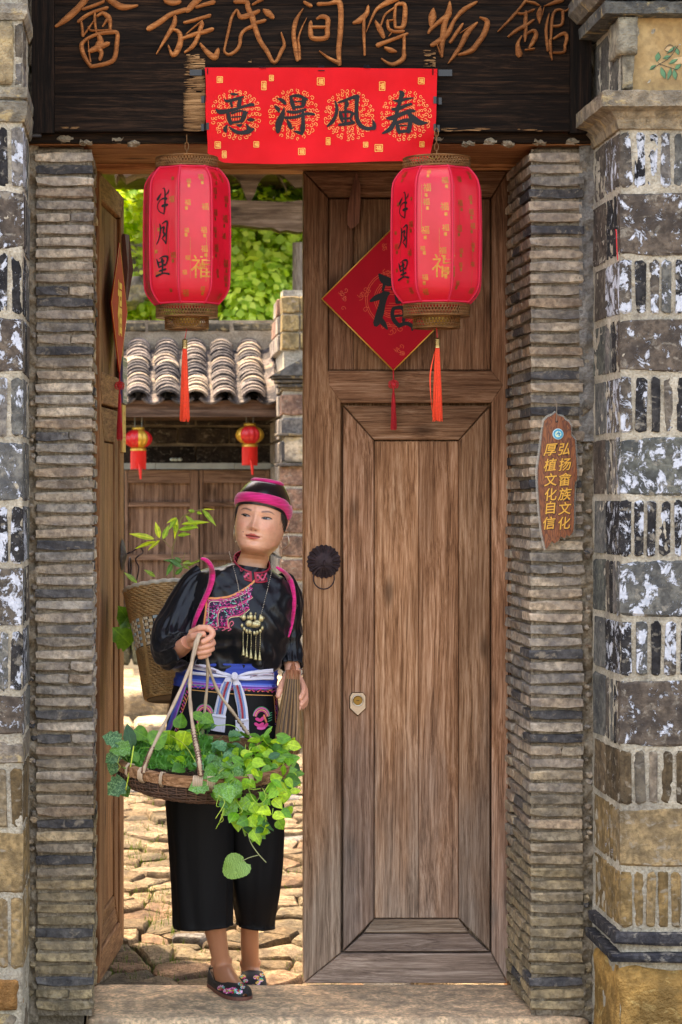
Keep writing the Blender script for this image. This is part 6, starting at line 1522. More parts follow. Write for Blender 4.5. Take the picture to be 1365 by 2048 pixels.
TR = [(503,1132,40,.355,.056,.066,6),(499,1142,62,.36,.066,.076,9),(494,1152,88,.365,.076,.086,12),(489,1166,106,.37,.088,.094,13),(485,1190,110,.37,.106,.10,9),(483,1225,105,.37,.132,.10,4),(482,1255,101,.37,.146,.10,2),(477,1285,100,.37,.132,.098,2),(471,1310,100,.37,.122,.10,1),(464,1330,101,.37,.118,.10,1),(461,1341,92,.37,.105,.09,1)]
mb = MB(); mb.grid(loft(TR, 120, 2.35, fold_t, 5), cu=True)
sl_r = [(*P(410,1152,.37), .044),(*P(390,1168,.37), .049),(*P(372,1200,.36), .054),(*P(356,1240,.345), .059),(*P(342,1275,.32), .062),(*P(344,1300,.285), .060),(*P(356,1307,.24), .056),(*P(368,1300,.20), .049),(*P(373,1297,.187), .047)]
def sleeve(pts, nn, seed, cuff=True):
    c_ = catmull(pts, 6); path = [Vector(x[:3]) for x in c_]; rows = []; prev = None; m_ = len(path)
    for i, p in enumerate(path):
        t = (path[min(i+1, m_-1)] - path[max(i-1, 0)]).normalized(); a = t.orthogonal().normalized() if prev is None else (prev - t*prev.dot(t)).normalized(); prev = a; b = t.cross(a); row = []
        for j in range(nn):
            u = 2*math.pi*j/nn; d = a*math.cos(u) + b*math.sin(u); q_ = p + d*c_[i][3]; s = i/(m_-1)
            f = .010*ridge(math.cos(u)*1.3, math.sin(u)*1.3, s*.9, 1.5, seed) + .005*ridge(math.cos(u)*2.2 + s, math.sin(u)*2.2, s*1.2, 1.6, seed+3) + .0045*math.sin(s*34 + 2.2*math.sin(u + seed))*math.exp(-((s-.62)/.16)**2)*(.6 + .4*math.cos(u*1.0)) + .002*N3(q_.x, q_.y, q_.z, 60)
            row.append(q_ + d*f)
        rows.append(row)
    # turn the cuff inwards
    e = path[-1]; rows.append([e + (v-e)*.93 for v in rows[-1]]); t = (path[-1]-path[-2]).normalized(); rows.append([e + (v-e)*.9 - t*.05 for v in rows[-3]])
    return rows
ja = mb; 
ja.grid(sleeve(sl_r, 72, 1), cu=True)
sl_l = [(*P(552,1164,.39), .042),(*P(566,1180,.40), .048),(*P(573,1208,.405), .053),(*P(575,1245,.405), .050),(*P(576,1280,.40), .046),(*P(579,1310,.385), .041),(*P(582,1334,.36), .038)]
ja.grid(sleeve(sl_l, 64, 2), cu=True)
jk = obj('blouse', ja, M['satin'], per, smooth=True); fix_normals(jk.data)
# collar
mb = MB(); mb.c = []; rows = []; cb = P(506, 1152, .345)
for k in range(13):
    v_ = k/12; row = []
    for i in range(121):
        t = R(4) + (2*math.pi - R(8))*i/120; c = math.cos(t); s = math.sin(t)
        zz_ = cb.z + (-.020*c - .006) + .006*s*0 + v_*(.034) + .024*(1-c)*.5 - .010*s; x = cb.x + (.0660 - .006*v_)*s*.97 - .003*v_; y = cb.y - (.066 - .006*v_)*c
        row.append(Vector((x, y, zz_ + .008))); 
        ph = i*.55; pat = math.sin(ph)*.24 + .5
        col_ = lin('a31734') if (v_ < .12 or v_ > .86) else lin('2a0a14') if (v_ < .2 or v_ > .78) else lin('d8587a') if abs(v_ - pat) < .11 else lin('b01a3c') if abs(v_ - (1 - pat)) < .08 else lin('16060c')
        if i < 3 or i > 117: col_ = lin('a31734')
        mb.c.append(col_)
    rows.append(row)
mb.grid(rows); co_ = obj('collar', mb, M['paint'], per, smooth=True); md = co_.modifiers.new('thick', 'SOLIDIFY'); md.thickness = .003
# trousers, sash, apron
def fold_tr(seed, amp=.010):
    def f(t, s, v): return amp*(.25 + .9*s)*(N3(math.cos(t)*1.8, math.sin(t)*1.8, s*.9, 1.7, seed)) + amp*.35*(rf(t/6.283*6 + s*.5 + .5*N3(s*2, t, 0, 2, seed)) - .5)*s + .0015*N3(v.x, v.y, v.z, 40)
    return f
mb = MB(); mb.grid(loft([(404,1440,64,.37,.112,.105,0),(399,1500,66,.37,.115,.11,0),(399,1590,68,.365,.11,.11,0),(403,1700,64.5,.365,.10,.10,0),(405,1790,61,.37,.092,.092,1),(406,1838,60,.375,.088,.088,-2),(407,1849,60,.375,.088,.088,-4),(407,1847,58,.375,.084,.084,-4),(407,1800,56,.375,.078,.078,0)], 96, 2.2, fold_tr(3), 5), cu=True)
mb.grid(loft([(506,1440,60,.38,.112,.105,0),(508,1500,62,.38,.112,.11,0),(510,1590,60,.40,.10,.10,0),(512,1690,57,.42,.092,.092,0),(511,1775,50,.44,.085,.085,0),(511,1838,38,.50,.078,.078,2),(511,1850,37.5,.50,.076,.076,3),(511,1848,36,.50,.072,.072,3),(511,1800,35,.49,.07,.07,0)], 90, 2.2, fold_tr(5, .008), 5), cu=True)
trz = obj('trousers', mb, M['crepe'], per, smooth=True); fix_normals(trz.data)
M['blue'] = mat_plain('royal_blue_cotton', '1c3fa0', .65, bump=.3, bscale=600)
AP = [(458,1336,98,.37,.118,.100,2),(453,1352,101,.37,.124,.105,3),(451,1372,103,.37,.126,.108,3),(449,1400,108,.37,.128,.112,2),(448,1440,113,.37,.130,.115,1),(449,1490,115,.37,.132,.118,0),(450,1515,116,.37,.134,.12,0)]
mb = MB(); mb.grid(loft(AP[2:], 110, 2.3, fold_tr(9, .004), 5), cu=True); ap = obj('apron', mb, M['crepe'], per, smooth=True); fix_normals(ap.data)
mb = MB(); mb.grid(loft([(462,1322,96,.37,.118,.10,1)] + [(a, b, c_ + 1, d, e + .002, f_, g) for a, b, c_, d, e, f_, g in AP[:3]], 110, 2.3, lambda t, s, v: .002*math.sin(s*30 + 2*math.sin(t*3)) + .002*N3(v.x, v.y, v.z, 18), 5), cu=True); sa = obj('sash', mb, M['blue'], per, smooth=True); fix_normals(sa.data)
mb = MB(); mb.add([P(352,1316,.22), P(385,1300,.21), P(380,1338,.25), P(352,1352,.27)], [(0,1,2,3)]); 
# ---- needlework laid on the cloth
camp = Vector((0, -CD, CH)); TREES = {}
def tree_of(o):
    if o.name not in TREES:
        off = WL[o]; TREES[o.name] = BVHTree.FromPolygons([tuple(v.co + off) for v in o.data.vertices], [tuple(p.vertices) for p in o.data.polygons])
    return TREES[o.name]
def on(objs, x, y, lift=.0015, dflt=.25):
    d = (P(x, y, 0) - camp).normalized(); best = None
    for o in objs:
        h = tree_of(o).ray_cast(camp, d)
        if h[0] is not None and (best is None or h[3] < best[3]): best = h
    if best is None: return P(x, y, dflt) - d*lift
    n_ = best[1] if best[1].dot(d) < 0 else -best[1]; return best[0] - d*lift*.6 + n_*lift*.4
_pm = {}
def pcol(c, rough=.55):
    if c not in _pm: _pm[c] = mat_plain('thread_' + c, c, rough, bump=.4, bscale=1200, var=.12)
    return _pm[c]
def stitch(name, strokes, color, objs, parent, lift=.0016, n=5, cap=True):
    mb = MB(); strokes_to(mb, strokes, lambda x, y, l: on(objs, x, y, lift + l), n=n, cap=cap); return obj(name, mb, pcol(color), parent)
zz1 = 4.136
T1 = lambda st, w_: [[(290 + x/zz1, 1100 + y/zz1, w_/zz1) for x, y in s] for s in st]
J = [jk]
border = [(918,245),(860,300),(780,350),(700,385),(600,400),(518,408),(508,500),(490,628)]
off_ = lambda pts, dx, dy: [(x+dx, y+dy) for x, y in pts]
polyA = [(525,418),(700,395),(885,285),(885,380),(740,460),(612,485),(600,630),(505,630)]; polyB = [(622,495),(740,472),(878,400),(855,480),(780,530),(692,552),(684,630),(612,630)]
for pl_, nm in ((polyA, 'a'), (polyB, 'b')):      # dark ground cloth
    mb = MB(); 
    if nm == 'a': qd = [[(525,418),(700,395),(885,285)],[(612,485),(740,460),(885,380)]]; qs = [[(525,418),(612,485)],[(505,630),(600,630)]]
    else: qd = [[(622,495),(740,472),(878,400)],[(692,552),(780,530),(855,480)]]; qs = [[(622,495),(692,552)],[(612,630),(684,630)]]
    for q_ in (qd, qs):
        a, b = [catmull([(x, y) for x, y in s], 4) if len(s) > 2 else [tuple(s[0][k] + (s[1][k]-s[0][k])*i/8 for k in (0, 1)) for i in range(9)] for s in q_]
        mb.grid([[on(J, 290 + (a[i][0]+(b[i][0]-a[i][0])*k/4)/zz1, 1100 + (a[i][1]+(b[i][1]-a[i][1])*k/4)/zz1, .0012) for i in range(len(a))] for k in range(5)])
    obj('embroidered_panel', mb, mat_plain('panel_ground', '2c1838', .6), jk)
stitch('embroidery_border', T1([off_(border, 0, 0)], 17), 'e2935a', J, jk, .0024); stitch('embroidery_border', T1([off_(border[1:], 14, 15)], 9), 'd84a7c', J, jk, .0026); stitch('embroidery_border', T1([off_(border[1:], 22, 26)], 5), 'ead9b8', J, jk, .0026)
b2 = [(884,385),(830,422),(740,466),(614,490),(600,630)]; b3 = [(858,482),(790,535),(690,557),(684,630)]
for b_ in (b2, b3): stitch('embroidery_border', T1([b_], 11), 'd83a74', J, jk, .0025); stitch('embroidery_border', T1([off_(b_, 8, 9)], 5), 'ecd2a0', J, jk, .0027)
stitch('embroidery_border', T1([[(488,632),(600,636),(700,640)]], 9), 'c2185c', J, jk, .0026)
stitch('embroidery_scroll', T1([[(545,650),(575,640),(600,655),(560,662)],[(620,645),(650,640),(665,655),(640,665)],[(670,650),(700,645),(715,655),(690,668)],[(700,640),(705,600),(725,590),(735,610),(715,630)]], 7), 'e06a80', J, jk, .0026)
def inpoly(x, y, pl):
    c = False
    for i in range(len(pl)):
        (x1, y1), (x2, y2) = pl[i-1], pl[i]
        if (y1 > y) != (y2 > y) and x < (x2-x1)*(y-y1)/(y2-y1)+x1: c = not c
    return c
qe = random.Random(21); sts = {'c4187a': [], '7cc4b6': [], '8a1a62': [], 'e58ab0': []}
for pl_, cnt_ in ((polyA, 190), (polyB, 110)):
    k = 0
    while k < cnt_:
        x, y = qe.uniform(500, 890), qe.uniform(290, 630)
        if not inpoly(x, y, pl_): continue
        a = qe.uniform(0, 6.28); l = qe.uniform(5, 13); c_ = qe.choice(['c4187a', 'c4187a', '7cc4b6', '8a1a62', 'e58ab0'] if y < 500 else ['c4187a', '7cc4b6', '7cc4b6', 'c4187a', 'e58ab0'])
        sts[c_].append([(290 + (x - l*math.cos(a))/zz1, 1100 + (y - l*math.sin(a))/zz1, .6), (290 + x/zz1, 1100 + y/zz1, qe.uniform(1.3, 2.6)), (290 + (x + l*math.cos(a+.4))/zz1, 1100 + (y + l*math.sin(a+.4))/zz1, .6)]); k += 1
for c_, s_ in sts.items(): stitch('embroidered_flowers', s_, c_, J, jk, .0022, n=2, cap=False)
# opening seam and knots
stitch('blouse_seam', T1([[(918,245),(905,262),(900,300)]], 6), '1a1c28', J, jk, .002)
# apron stripes
A = [ap, sa]; zz3 = 4.136
T3 = lambda st, w_: [[(290 + x/zz3, 1300 + y/zz3, w_/zz3) for x, y in s] for s in st]
def bandline(dy, w_, c_, x0=355, x1=1085):
    pts = [(x0, 250+dy), (x0 + (x1-x0)*.3, 262+dy+8), (x0 + (x1-x0)*.6, 288+dy), (x1, 297+dy)]; stitch('apron_stripe', T3([pts], w_), c_, A, ap, .0022)
bandline(-8, 12, '4468c8'); bandline(5, 12, '8a8ae0'); bandline(17, 11, '8a44b4'); bandline(27, 6, 'd07ad0'); bandline(35, 5, '4a9a5a')
bandline(80, 6, 'e0a05a', 385, 1085)
def side_band(dx, w_, c_, s=1): stitch('apron_stripe', T3([[(352+dx, 262), (300+dx*.98, 430), (235+dx*.9, 610), (205+dx*.85, 680)]] if s > 0 else [[(1085, 330), (1092-dx*.3, 450), (1098-dx*.2, 600), (1090, 690)]], w_), c_, A, ap, .0024)
for dx, w_, c_ in ((-38, 14, '4a78d0'), (-24, 13, '6a62c8'), (-11, 11, '8a50b8'), (-1, 8, 'b47ad0'), (7, 5, '4a9a5a'), (45, 6, 'e0a05a')): side_band(dx, w_, c_)
stitch('apron_stripe', T3([[(1080, 300), (1090, 420), (1100, 560), (1096, 690)]], 8), '7a3a90', A, ap); stitch('apron_stripe', T3([[(1068, 385), (1078, 520), (1082, 690)]], 6), 'e0a05a', A, ap)
fl_ = {'d83a7c': [], 'b8285c': [], 'e07a58': [], '9a4ab0': []}
for k in range(60):
    u = k/59; x = 395 + u*680; y = 302 + 40*u**.8 + 8*math.sin(k*1.9); fl_[qe.choice(list(fl_))].append([(290 + (x-8)/zz3, 1300 + (y+qe.uniform(-5, 5))/zz3, .8), (290 + x/zz3, 1300 + y/zz3, 2.6), (290 + (x+8)/zz3, 1300 + (y+qe.uniform(-5, 5))/zz3, .8)])
for k in range(34):
    u = k/33; x = 350 - u*85 + 8*math.sin(k*2.1); y = 340 + u*330; fl_[qe.choice(list(fl_))].append([(290 + (x-5)/zz3, 1300 + (y-7)/zz3, .8), (290 + x/zz3, 1300 + y/zz3, 3.0), (290 + (x+5)/zz3, 1300 + (y+7)/zz3, .8)])
for k in range(24):
    u = k/23; x = 1082 + 5*math.sin(k*2.1); y = 400 + u*290; fl_[qe.choice(list(fl_))].append([(290 + (x-3)/zz3, 1300 + (y-5)/zz3, .8), (290 + x/zz3, 1300 + y/zz3, 2.0), (290 + (x+3)/zz3, 1300 + (y+5)/zz3, .8)])
for c_, s_ in fl_.items(): stitch('embroidered_flowers', s_, c_, A, ap, .0026, n=2, cap=False)
for cx, cy, s in ((495, 530, 1.05), (965, 550, 1.0)):
    arc = lambda r0, a0, a1: [(cx + s*r0*math.cos(R(a)), cy + 10 - s*r0*math.sin(R(a))*1.25) for a in range(a0, a1, 12)]
    for r0, c_, w_ in ((72, '3f9a6a', 5), (64, 'd8589a', 12), (52, 'e8a070', 9), (43, 'c83a7c', 8)): stitch('embroidered_bird', T3([arc(r0, 12, 170)], w_*s), c_, A, ap, .0024)
    bl_ = [[(cx + s*x, cy + s*y) for x, y in p_] for p_ in (((-40,20),(-10,30),(15,10)),((-50,60),(-20,75),(10,60)),((-10,80),(20,85),(45,65)),((-30,95),(0,100),(25,92)),((20,-10),(30,20),(40,45)))]
    stitch('embroidered_bird', T3(bl_[:3], 26*s), 'd83a7c', A, ap, .0026); stitch('embroidered_bird', T3(bl_[3:4], 20*s), 'e85aa0', A, ap, .0028); stitch('embroidered_bird', T3(bl_[4:], 16*s), 'e07a58', A, ap, .0028)
    stitch('embroidered_bird', T3([[(cx + s*55, cy + s*y), (cx + s*85, cy + s*(y-14))] for y in (-20, 0, 20, 40)] + [[(cx + s*40, cy + s*70), (cx + s*75, cy + s*82)]], 5), '3fae7a', A, ap, .0024)
# straps
def tubeon(name, pts, r_px, objs, mat, parent, lift=.006, flat=.6, n=4):
    c_ = catmull(pts, n); mb = MB(); w_ = [on(objs, x[0], x[1], lift) for x in c_]
    for _ in range(8): w_ = [w_[0]] + [(w_[i-1] + w_[i]*2 + w_[i+1])/4 + Vector((0, -.0002, 0)) for i in range(1, len(w_)-1)] + [w_[-1]]
    mb.tube(w_, [((x[2] if len(x) > 2 else r_px))/PS(.3) for x in c_], 10, flat=flat); return obj(name, mb, mat, parent, smooth=True)
st1 = tubeon('basket_strap', [(403,1117,5),(412,1119,7),(421,1128,8.5),(426,1144,9),(424,1166,8.5),(416,1187,8),(406,1208,7.5),(397,1228,7),(390,1246,6),(386,1258,5)], 8, J, M['magenta'], None)
st2 = tubeon('basket_strap', [(553,1134,4),(562,1139,6),(573,1148,7.5),(581,1163,8.5),(586,1185,8),(587,1210,7.5),(584,1238,6),(580,1262,4),(576,1275,2.5)], 8, J, M['magenta'], None)
# necklace
def chain(name, pts, step, objs, par, lift=.004, r=.0014):
    c_ = catmull(pts, 12); mb = MB(); L = 0; last = None; k = 0
    for x, y in c_:
        if last is None or math.hypot(x-last[0], y-last[1]) >= step:
            p = on(objs, x, y, lift); mb.ell(p, (r, r*.8, r*1.5) if k % 2 else (r*1.5, r*.8, r*1.2), 6, 4); last = (x, y); k += 1
    return obj(name, mb, M['silver'] if par is nk else M['oldgold'], par, smooth=True)
nk = thing('necklace_root', 'x', 'x'); bpy.data.objects.remove(nk); nk = None
mbn = MB(); pn = [(x, y) for x, y in ((505,1236),)]
pen = MB()
def blob(x, y, a, b, c=.005, l=.008): pen.ell(on(J, x, y, l), (a/PS(.2), c, b/PS(.2)), 12, 8)
blob(506, 1250, 15, 6.5); blob(498, 1248, 8, 7); blob(515, 1247, 8, 7)
blob(522, 1238, 5.5, 6.5, .005, .010); blob(526, 1236, 4, 3); blob(521, 1232, 3, 3.5); blob(487, 1236, 5, 6.5, .005, .010); blob(483, 1234, 3, 3); blob(488, 1230, 3, 3)
blob(502, 1236, 5, 7, .005, .011); blob(502, 1229, 3.5, 4, .004, .012); blob(510, 1236, 3, 6, .004, .010); blob(496, 1236, 2.5, 5); blob(512, 1228, 2, 3)
for x, y in ((489,1258),(494,1262),(500,1263),(508,1266),(514,1265),(520,1262),(525,1256),(484,1252)): blob(x, y, 3, 4.5, .003, .006)
pdt = obj('pendant', pen, M['oldgold'], None, smooth=True)
neck = thing('necklace', 'long silver chain with a brass rider pendant and five bells', 'necklace', WL[pdt])
pdt.parent = neck; pdt.location = (0, 0, 0); nk = neck
chain('chain', [(459,1104),(463,1120),(469,1140),(475,1165),(481,1193),(487,1218),(490,1232)], 2.1, J + [co_], neck, .0045, .0013)
chain('chain', [(545,1132),(542,1150),(537,1172),(531,1196),(526,1216),(521,1234)], 2.1, J + [co_], neck, .0045, .0013)
for k, (x0, x1, yb) in enumerate(((487,486,1294),(496,494,1297),(503,503,1300),(512,511,1303),(521,520,1304))):
    mb = MB(); n_ = 11
    for i in range(n_): p = on(J, x0 + (x1-x0)*i/n_, 1264 + (yb-1264)*i/n_, .006); mb.ell(p, (.0016, .0012, .0026), 6, 4)
    obj('bell_chain', mb, M['oldgold'], neck, smooth=True)
    p = on(J, x1, yb, .008); mb = MB(); mb.lathe([(.0008, .003), (.0022, 0), (.0035, -.010), (.0058, -.022), (.0060, -.026), (.0001, -.025)], p, 12); obj('bell', mb, M['oldgold'], neck, smooth=True)
# woven belt, knot, tails, fringe
mwb = mat_plain('white_cotton_tape', 'd8d4e0', .7, bump=.4, bscale=900)
def tape(name, pts, parent, objs=A, lift=.006, mat=mwb, bulge=.003):
    mb = MB(); L = ribbon2d([(290 + x/zz3, 1300 + y/zz3, w_/zz3) for x, y, w_ in pts], 6, False); rows = []
    for a, b in L: rows.append([on(objs, a[0] + (b[0]-a[0])*t, a[1] + (b[1]-a[1])*t, lift + bulge*h) for t, h in ((0,-.6),(.12,.6),(.35,1),(.5,1),(.65,1),(.88,.6),(1,-.6))])
    mb.grid(rows); o = obj(name, mb, mat, parent, smooth=True); return o
bp = thing('belt_root', 'x', 'x'); bpy.data.objects.remove(bp)
belt = tape('waist_belt', [(300,118,60),(385,128,56),(500,150,50),(600,180,34),(690,208,26),(740,222,22)], per)
tape('waist_belt', [(380,190,22),(500,202,20),(600,214,22),(700,228,20)], per, lift=.009); tape('waist_belt', [(745,222,18),(830,198,22),(940,178,30),(1055,170,34)], per, lift=.008); tape('waist_belt', [(745,228,24),(850,226,34),(960,212,40),(1062,212,44)], per, lift=.006); tape('waist_belt', [(750,235,16),(850,242,14),(960,238,14),(1060,236,16)], per, lift=.009)
for dy, c_ in ((-9, '9a5a6a'), (0, '4a4a54'), (9, '8a7a8a')):
    stitch('belt_pattern', T3([[(310,122+dy),(385,132+dy),(500,154+dy),(590,180+dy*.7)]], 4), c_, [belt] + A, belt, .003); stitch('belt_pattern', T3([[(870,220+dy),(960,210+dy),(1055,205+dy)]], 4), c_, A, belt, .0120)
t1 = tape('belt_tail', [(715,232,46),(690,260,70),(660,340,88),(640,430,96),(618,535,98)], per, lift=.011); t2 = tape('belt_tail', [(745,236,40),(762,290,66),(785,380,84),(805,480,84),(815,575,84)], per, lift=.012)
for tl_, pts in ((t1, [(692,262),(664,340),(642,430),(622,530)]), (t2, [(764,290),(786,380),(805,480),(812,568)])):
    stitch('belt_pattern', T3([[(x-2, y) for x, y in pts]], 15), 'b02438', [tl_], tl_, .002, cap=False)
    for dx, c_, w_ in ((-24, '6a8ac0', 12), (20, '6a8ac0', 12), (-13, '3a4050', 3), (10, '3a4050', 3)): stitch('belt_pattern', T3([[(x+dx-2, y) for x, y in pts]], w_), c_, [tl_], tl_, .0018, cap=False)
mb = MB(); kx = on(A, 290 + 740/zz3, 1300 + 222/zz3, .020)
for k in range(4): a = R(k*45 + 15); mb.tube([kx + Vector((.0075*math.cos(u)*math.cos(a), -.004 - .004*abs(math.cos(u)), .009*math.sin(u) + .004*math.cos(u)*math.sin(a))) for u in [2*math.pi*i/16 for i in range(16)]], .0038, 7, closed=True)
obj('belt_knot', mb, mwb, per, smooth=True)
mb = MB(); qf = random.Random(8)
for (xa_, xb2, ya, yb2) in ((562, 668, 538, 672), (752, 856, 580, 722)):
    for k in range(46):
        u = k/45; x = xa_ + (xb2-xa_)*u; ya2 = ya + (30 if xa_ < 600 else -14)*(u - .5)*.6; 
        pts = [on(A, 290 + (x + j*qf.uniform(-1.5, 1) - (j*4 if xa_ < 600 else 0))/zz3, 1300 + (ya2 + (yb2-ya)*j/3)/zz3, .011) for j in range(4)]; mb.tube(pts, .0011, 4, caps=False)
obj('belt_fringe', mb, mwb, per)
tape('fringe_heading', [(562,540,26),(612,548,30),(668,556,24)], per, lift=.0125); tape('fringe_heading', [(750,592,24),(800,580,30),(856,570,24)], per, lift=.0135)
# blue under-sleeve at the elbow side of the waist
mb = MB(); mb.tube(V3([(352,1318,.26),(362,1330,.27),(366,1345,.29)]), [.02,.026,.018], 12, flat=.5); obj('sash_end', mb, M['blue'], per, smooth=True)
# bracelet
mb = MB(); bc_ = P(586, 1346, .33); mb.tube([bc_ + Vector((.034*math.cos(a), .020*math.sin(a) - .008, .012*math.sin(a) + .006*math.cos(a))) for a in [2*math.pi*k/40 for k in range(40)]], .0019, 8, closed=True); obj('bracelet', mb, M['silver'], per, smooth=True)
# ---- embroidered cloth shoes
M['shoe'] = mat_plain('black_shoe_cloth', (.012, .012, .014), .7, bump=.4, bscale=900); M['sole'] = mat_plain('brown_sole', '6a4034', .6)
def shoe(heel, toe, zg, w_, hh, name='shoe'):
    heel, toe = Vector(heel), Vector(toe); ax = (toe - heel); L = ax.length; ax.normalize(); sd = Vector((-ax.y, ax.x, 0)) * -1; rows = []; outl = []; NS = 22; NA = 25
    def half(s): return w_*( (.62 + .38*smooth01(.0, .7, s)) * math.sqrt(max(0, 1 - max(0, (s-.72)/.28)**2.4)) * math.sqrt(max(0.0, 1 - max(0, (.16-s)/.16)**2.2)) )
    def top(s): return hh*(.98 - .55*smooth01(0, .30, s)) if s < .32 else hh*(.43 + .10*smooth01(.32, .62, s)) * math.sqrt(max(0, 1 - max(0, (s-.74)/.27)**2.6))
    mb = MB(); rows = []
    op = lambda s: smooth01(.66, .58, s)*smooth01(-.02, .03, s)           # how far the throat is open
    for i in range(NS+1):
        s = .004 + .992*i/NS; h = half(s); t_ = max(top(s), .004); row = []
        for j in range(NA):
            u = -1 + 2*j/(NA-1); a = u*math.pi/2; o_ = op(s); amax = math.pi/2*(1 - .0); ang_ = math.pi/2 - abs(u)*math.pi/2     # 0 at the sole edge, pi/2 on top
            am = ang_*(1 - .45*o_); sx_ = math.copysign(math.cos(am)**.8, u)*h; sz_ = math.sin(am)**.75*t_
            if o_ > .1 and abs(u) < .08: pass
            row.append(heel + ax*(L*s) + sd*sx_ + Vector((0, 0, .010 + sz_)))
        rows.append(row)
    for i in range(NS):
        for j in range(NA-1):
            s = .004 + .992*(i+.5)/NS; u = abs(-1 + 2*(j+.5)/(NA-1))
            if op(s) > .5 and u < .10: continue
            n0 = len(mb.v); mb.v += [tuple(rows[i][j]), tuple(rows[i][j+1]), tuple(rows[i+1][j+1]), tuple(rows[i+1][j])]; mb.f.append((n0, n0+1, n0+2, n0+3)); mb.mi.append(0)
    sh = obj(name, mb, M['shoe'], per, smooth=True)
    import bmesh
    bm = bmesh.new(); bm.from_mesh(sh.data); bmesh.ops.remove_doubles(bm, verts=bm.verts[:], dist=1e-5); bmesh.ops.recalc_face_normals(bm, faces=bm.faces[:]); bm.to_mesh(sh.data); bm.free(); sh.data.polygons.foreach_set('use_smooth', [True]*len(sh.data.polygons))
    mb = MB(); pr2 = [(heel + ax*(L*(.0 + s)) + sd*half(max(.004, min(.996, s)))*1.04) for s in [k/24 for k in range(25)]]; pl2 = [(heel + ax*(L*s) - sd*half(max(.004, min(.996, s)))*1.04) for s in [k/24 for k in range(24, -1, -1)]]
    po = pr2 + pl2; n = len(po); mb.v = [(p.x, p.y, p.z) for p in po] + [(p.x, p.y, p.z + .011) for p in po]; mb.f = [tuple(range(n)), tuple(range(2*n-1, n-1, -1))] + [(i, (i+1) % n, (i+1) % n+n, i+n) for i in range(n)]; mb.mi = [0]*(n+2)
    so_ = obj('sole', mb, M['sole'], sh); fix_normals(so_.data)
    rim = [rows[i][NA//2 - 1] for i in range(NS+1) if op(.004+.992*i/NS) > .5]; rim2 = [rows[i][NA//2 + 1] for i in range(NS+1) if op(.004+.992*i/NS) > .5]
    mb = MB(); mb.tube(rim + rim2[::-1], .0022, 6, closed=True); obj('shoe_piping', mb, M['shoe'], sh, smooth=True)
    return sh
s1 = shoe(Vector((P(424,0,.455).x, .455, 0)), Vector((P(491,0,.205).x, .215, 0)), 0, .045, .062)
s2 = shoe(Vector((P(503,0,.72).x, .70, -.03)), Vector((P(507,0,.48).x, .475, -.03)), -.03, .045, .085)
def flowers(objs, par, spots, seed):
    qq = random.Random(seed); D = {'d8308a': [], '28b090': [], 'e8c848': [], 'f0b8d8': [], 'c02030': [], '7ad0c8': []}
    for cx, cy, rr2 in spots:
        for k in range(9):
            a = 2*math.pi*k/9; D[qq.choice(list(D))].append([(cx + .3*rr2*math.cos(a), cy + .25*rr2*math.sin(a), 1.2), (cx + rr2*.7*math.cos(a+.2), cy + rr2*.5*math.sin(a+.2), 2.6), (cx + rr2*math.cos(a+.5), cy + rr2*.7*math.sin(a+.5), .8)])
        D['e8c848'].append([(cx-1, cy, 3), (cx+1, cy, 3)]); a = qq.uniform(0, 6)
        D['f0b8d8'].append([(cx + rr2*math.cos(a + u*.5)*(1-u*.1), cy + .7*rr2*math.sin(a + u*.5)*(1-u*.1), .9) for u in range(8)])
    for c_, s_ in D.items():
        if s_: stitch('shoe_embroidery', s_, c_, objs, par, .0022, n=3, cap=False)
flowers([s1], s1, [(443,1976,8),(455,1982,8),(467,1981,9),(479,1984,7),(482,1968,6),(486,1975,5)], 1); flowers([s2], s2, [(487,1954,6),(492,1962,5),(513,1955,6),(521,1960,6),(524,1950,5),(516,1966,5)], 2)
# ============================================================ things she carries
M['cane'] = mat_wood('weathered_cane', '4a3426', '86674a', 'b8977a', 'X', knots=False, fine=.8); M['cane_d'] = mat_plain('dark_wicker', '5c4030', .65, var=.35, bscale=90, bump=.5)
M['rope'] = mat_plain('pale_bamboo_cane', 'b29a80', .5, var=.25, bscale=60, bump=.3)
YBk = -.04; bcn = P(405, 1516, YBk); Rb = .262
bt = Matrix.Rotation(R(2.0), 3, 'Y') @ Matrix.Rotation(R(8), 3, 'X')
def bk(p): return bcn + bt @ Vector(p)
hbk = thing('hand_basket', 'shallow round wicker basket of green vines hanging from cane handles in her hand', 'basket', bcn - Vector((0, 0, .09)))
def bprof(t): return Rb*(1 - .03*t - .97*t**3.2) , -.020 - .076*math.sin(min(1, t)*math.pi/2)**1.0
mb = MB(); rows = []
for i in range(15):
    t = i/14; r_, z = bprof(t); rows.append([bk((r_*math.cos(a)*.992, r_*math.sin(a)*.992, z)) for a in [2*math.pi*k/64 for k in range(64)]])
mb.grid(rows, cu=True); o = obj('bowl_lining', mb, mat_plain('basket_lining_brown', '3a281c', .85, var=.3), hbk, smooth=True)  # one dark brown for the whole lining behind the weave
mb = MB(); qk = random.Random(5)
for i in range(30):
    t = .02 + .95*(i/29)**.75; ph = i % 2; r_, z = bprof(t)
    mb.tube([bk(((r_ + .0035*(1 if (k//2 + ph) % 2 else -1) + .0012*math.sin(k + i))*math.cos(a), (r_ + .0035*(1 if (k//2 + ph) % 2 else -1))*math.sin(a), z + .0018*math.sin(k*.7 + i*2))) for k, a in [(k, 2*math.pi*k/112) for k in range(112)]], .0016, 4, closed=True)
for k in range(56):
    a = 2*math.pi*(k + .25)/56; mb.tube([bk(((bprof(t)[0] + .001)*math.cos(a), (bprof(t)[0] + .001)*math.sin(a), bprof(t)[1] - .001)) for t in [j/9*.96 for j in range(10)]], .0022, 5)
obj('bowl_weave', mb, M['cane_d'], hbk, smooth=True)
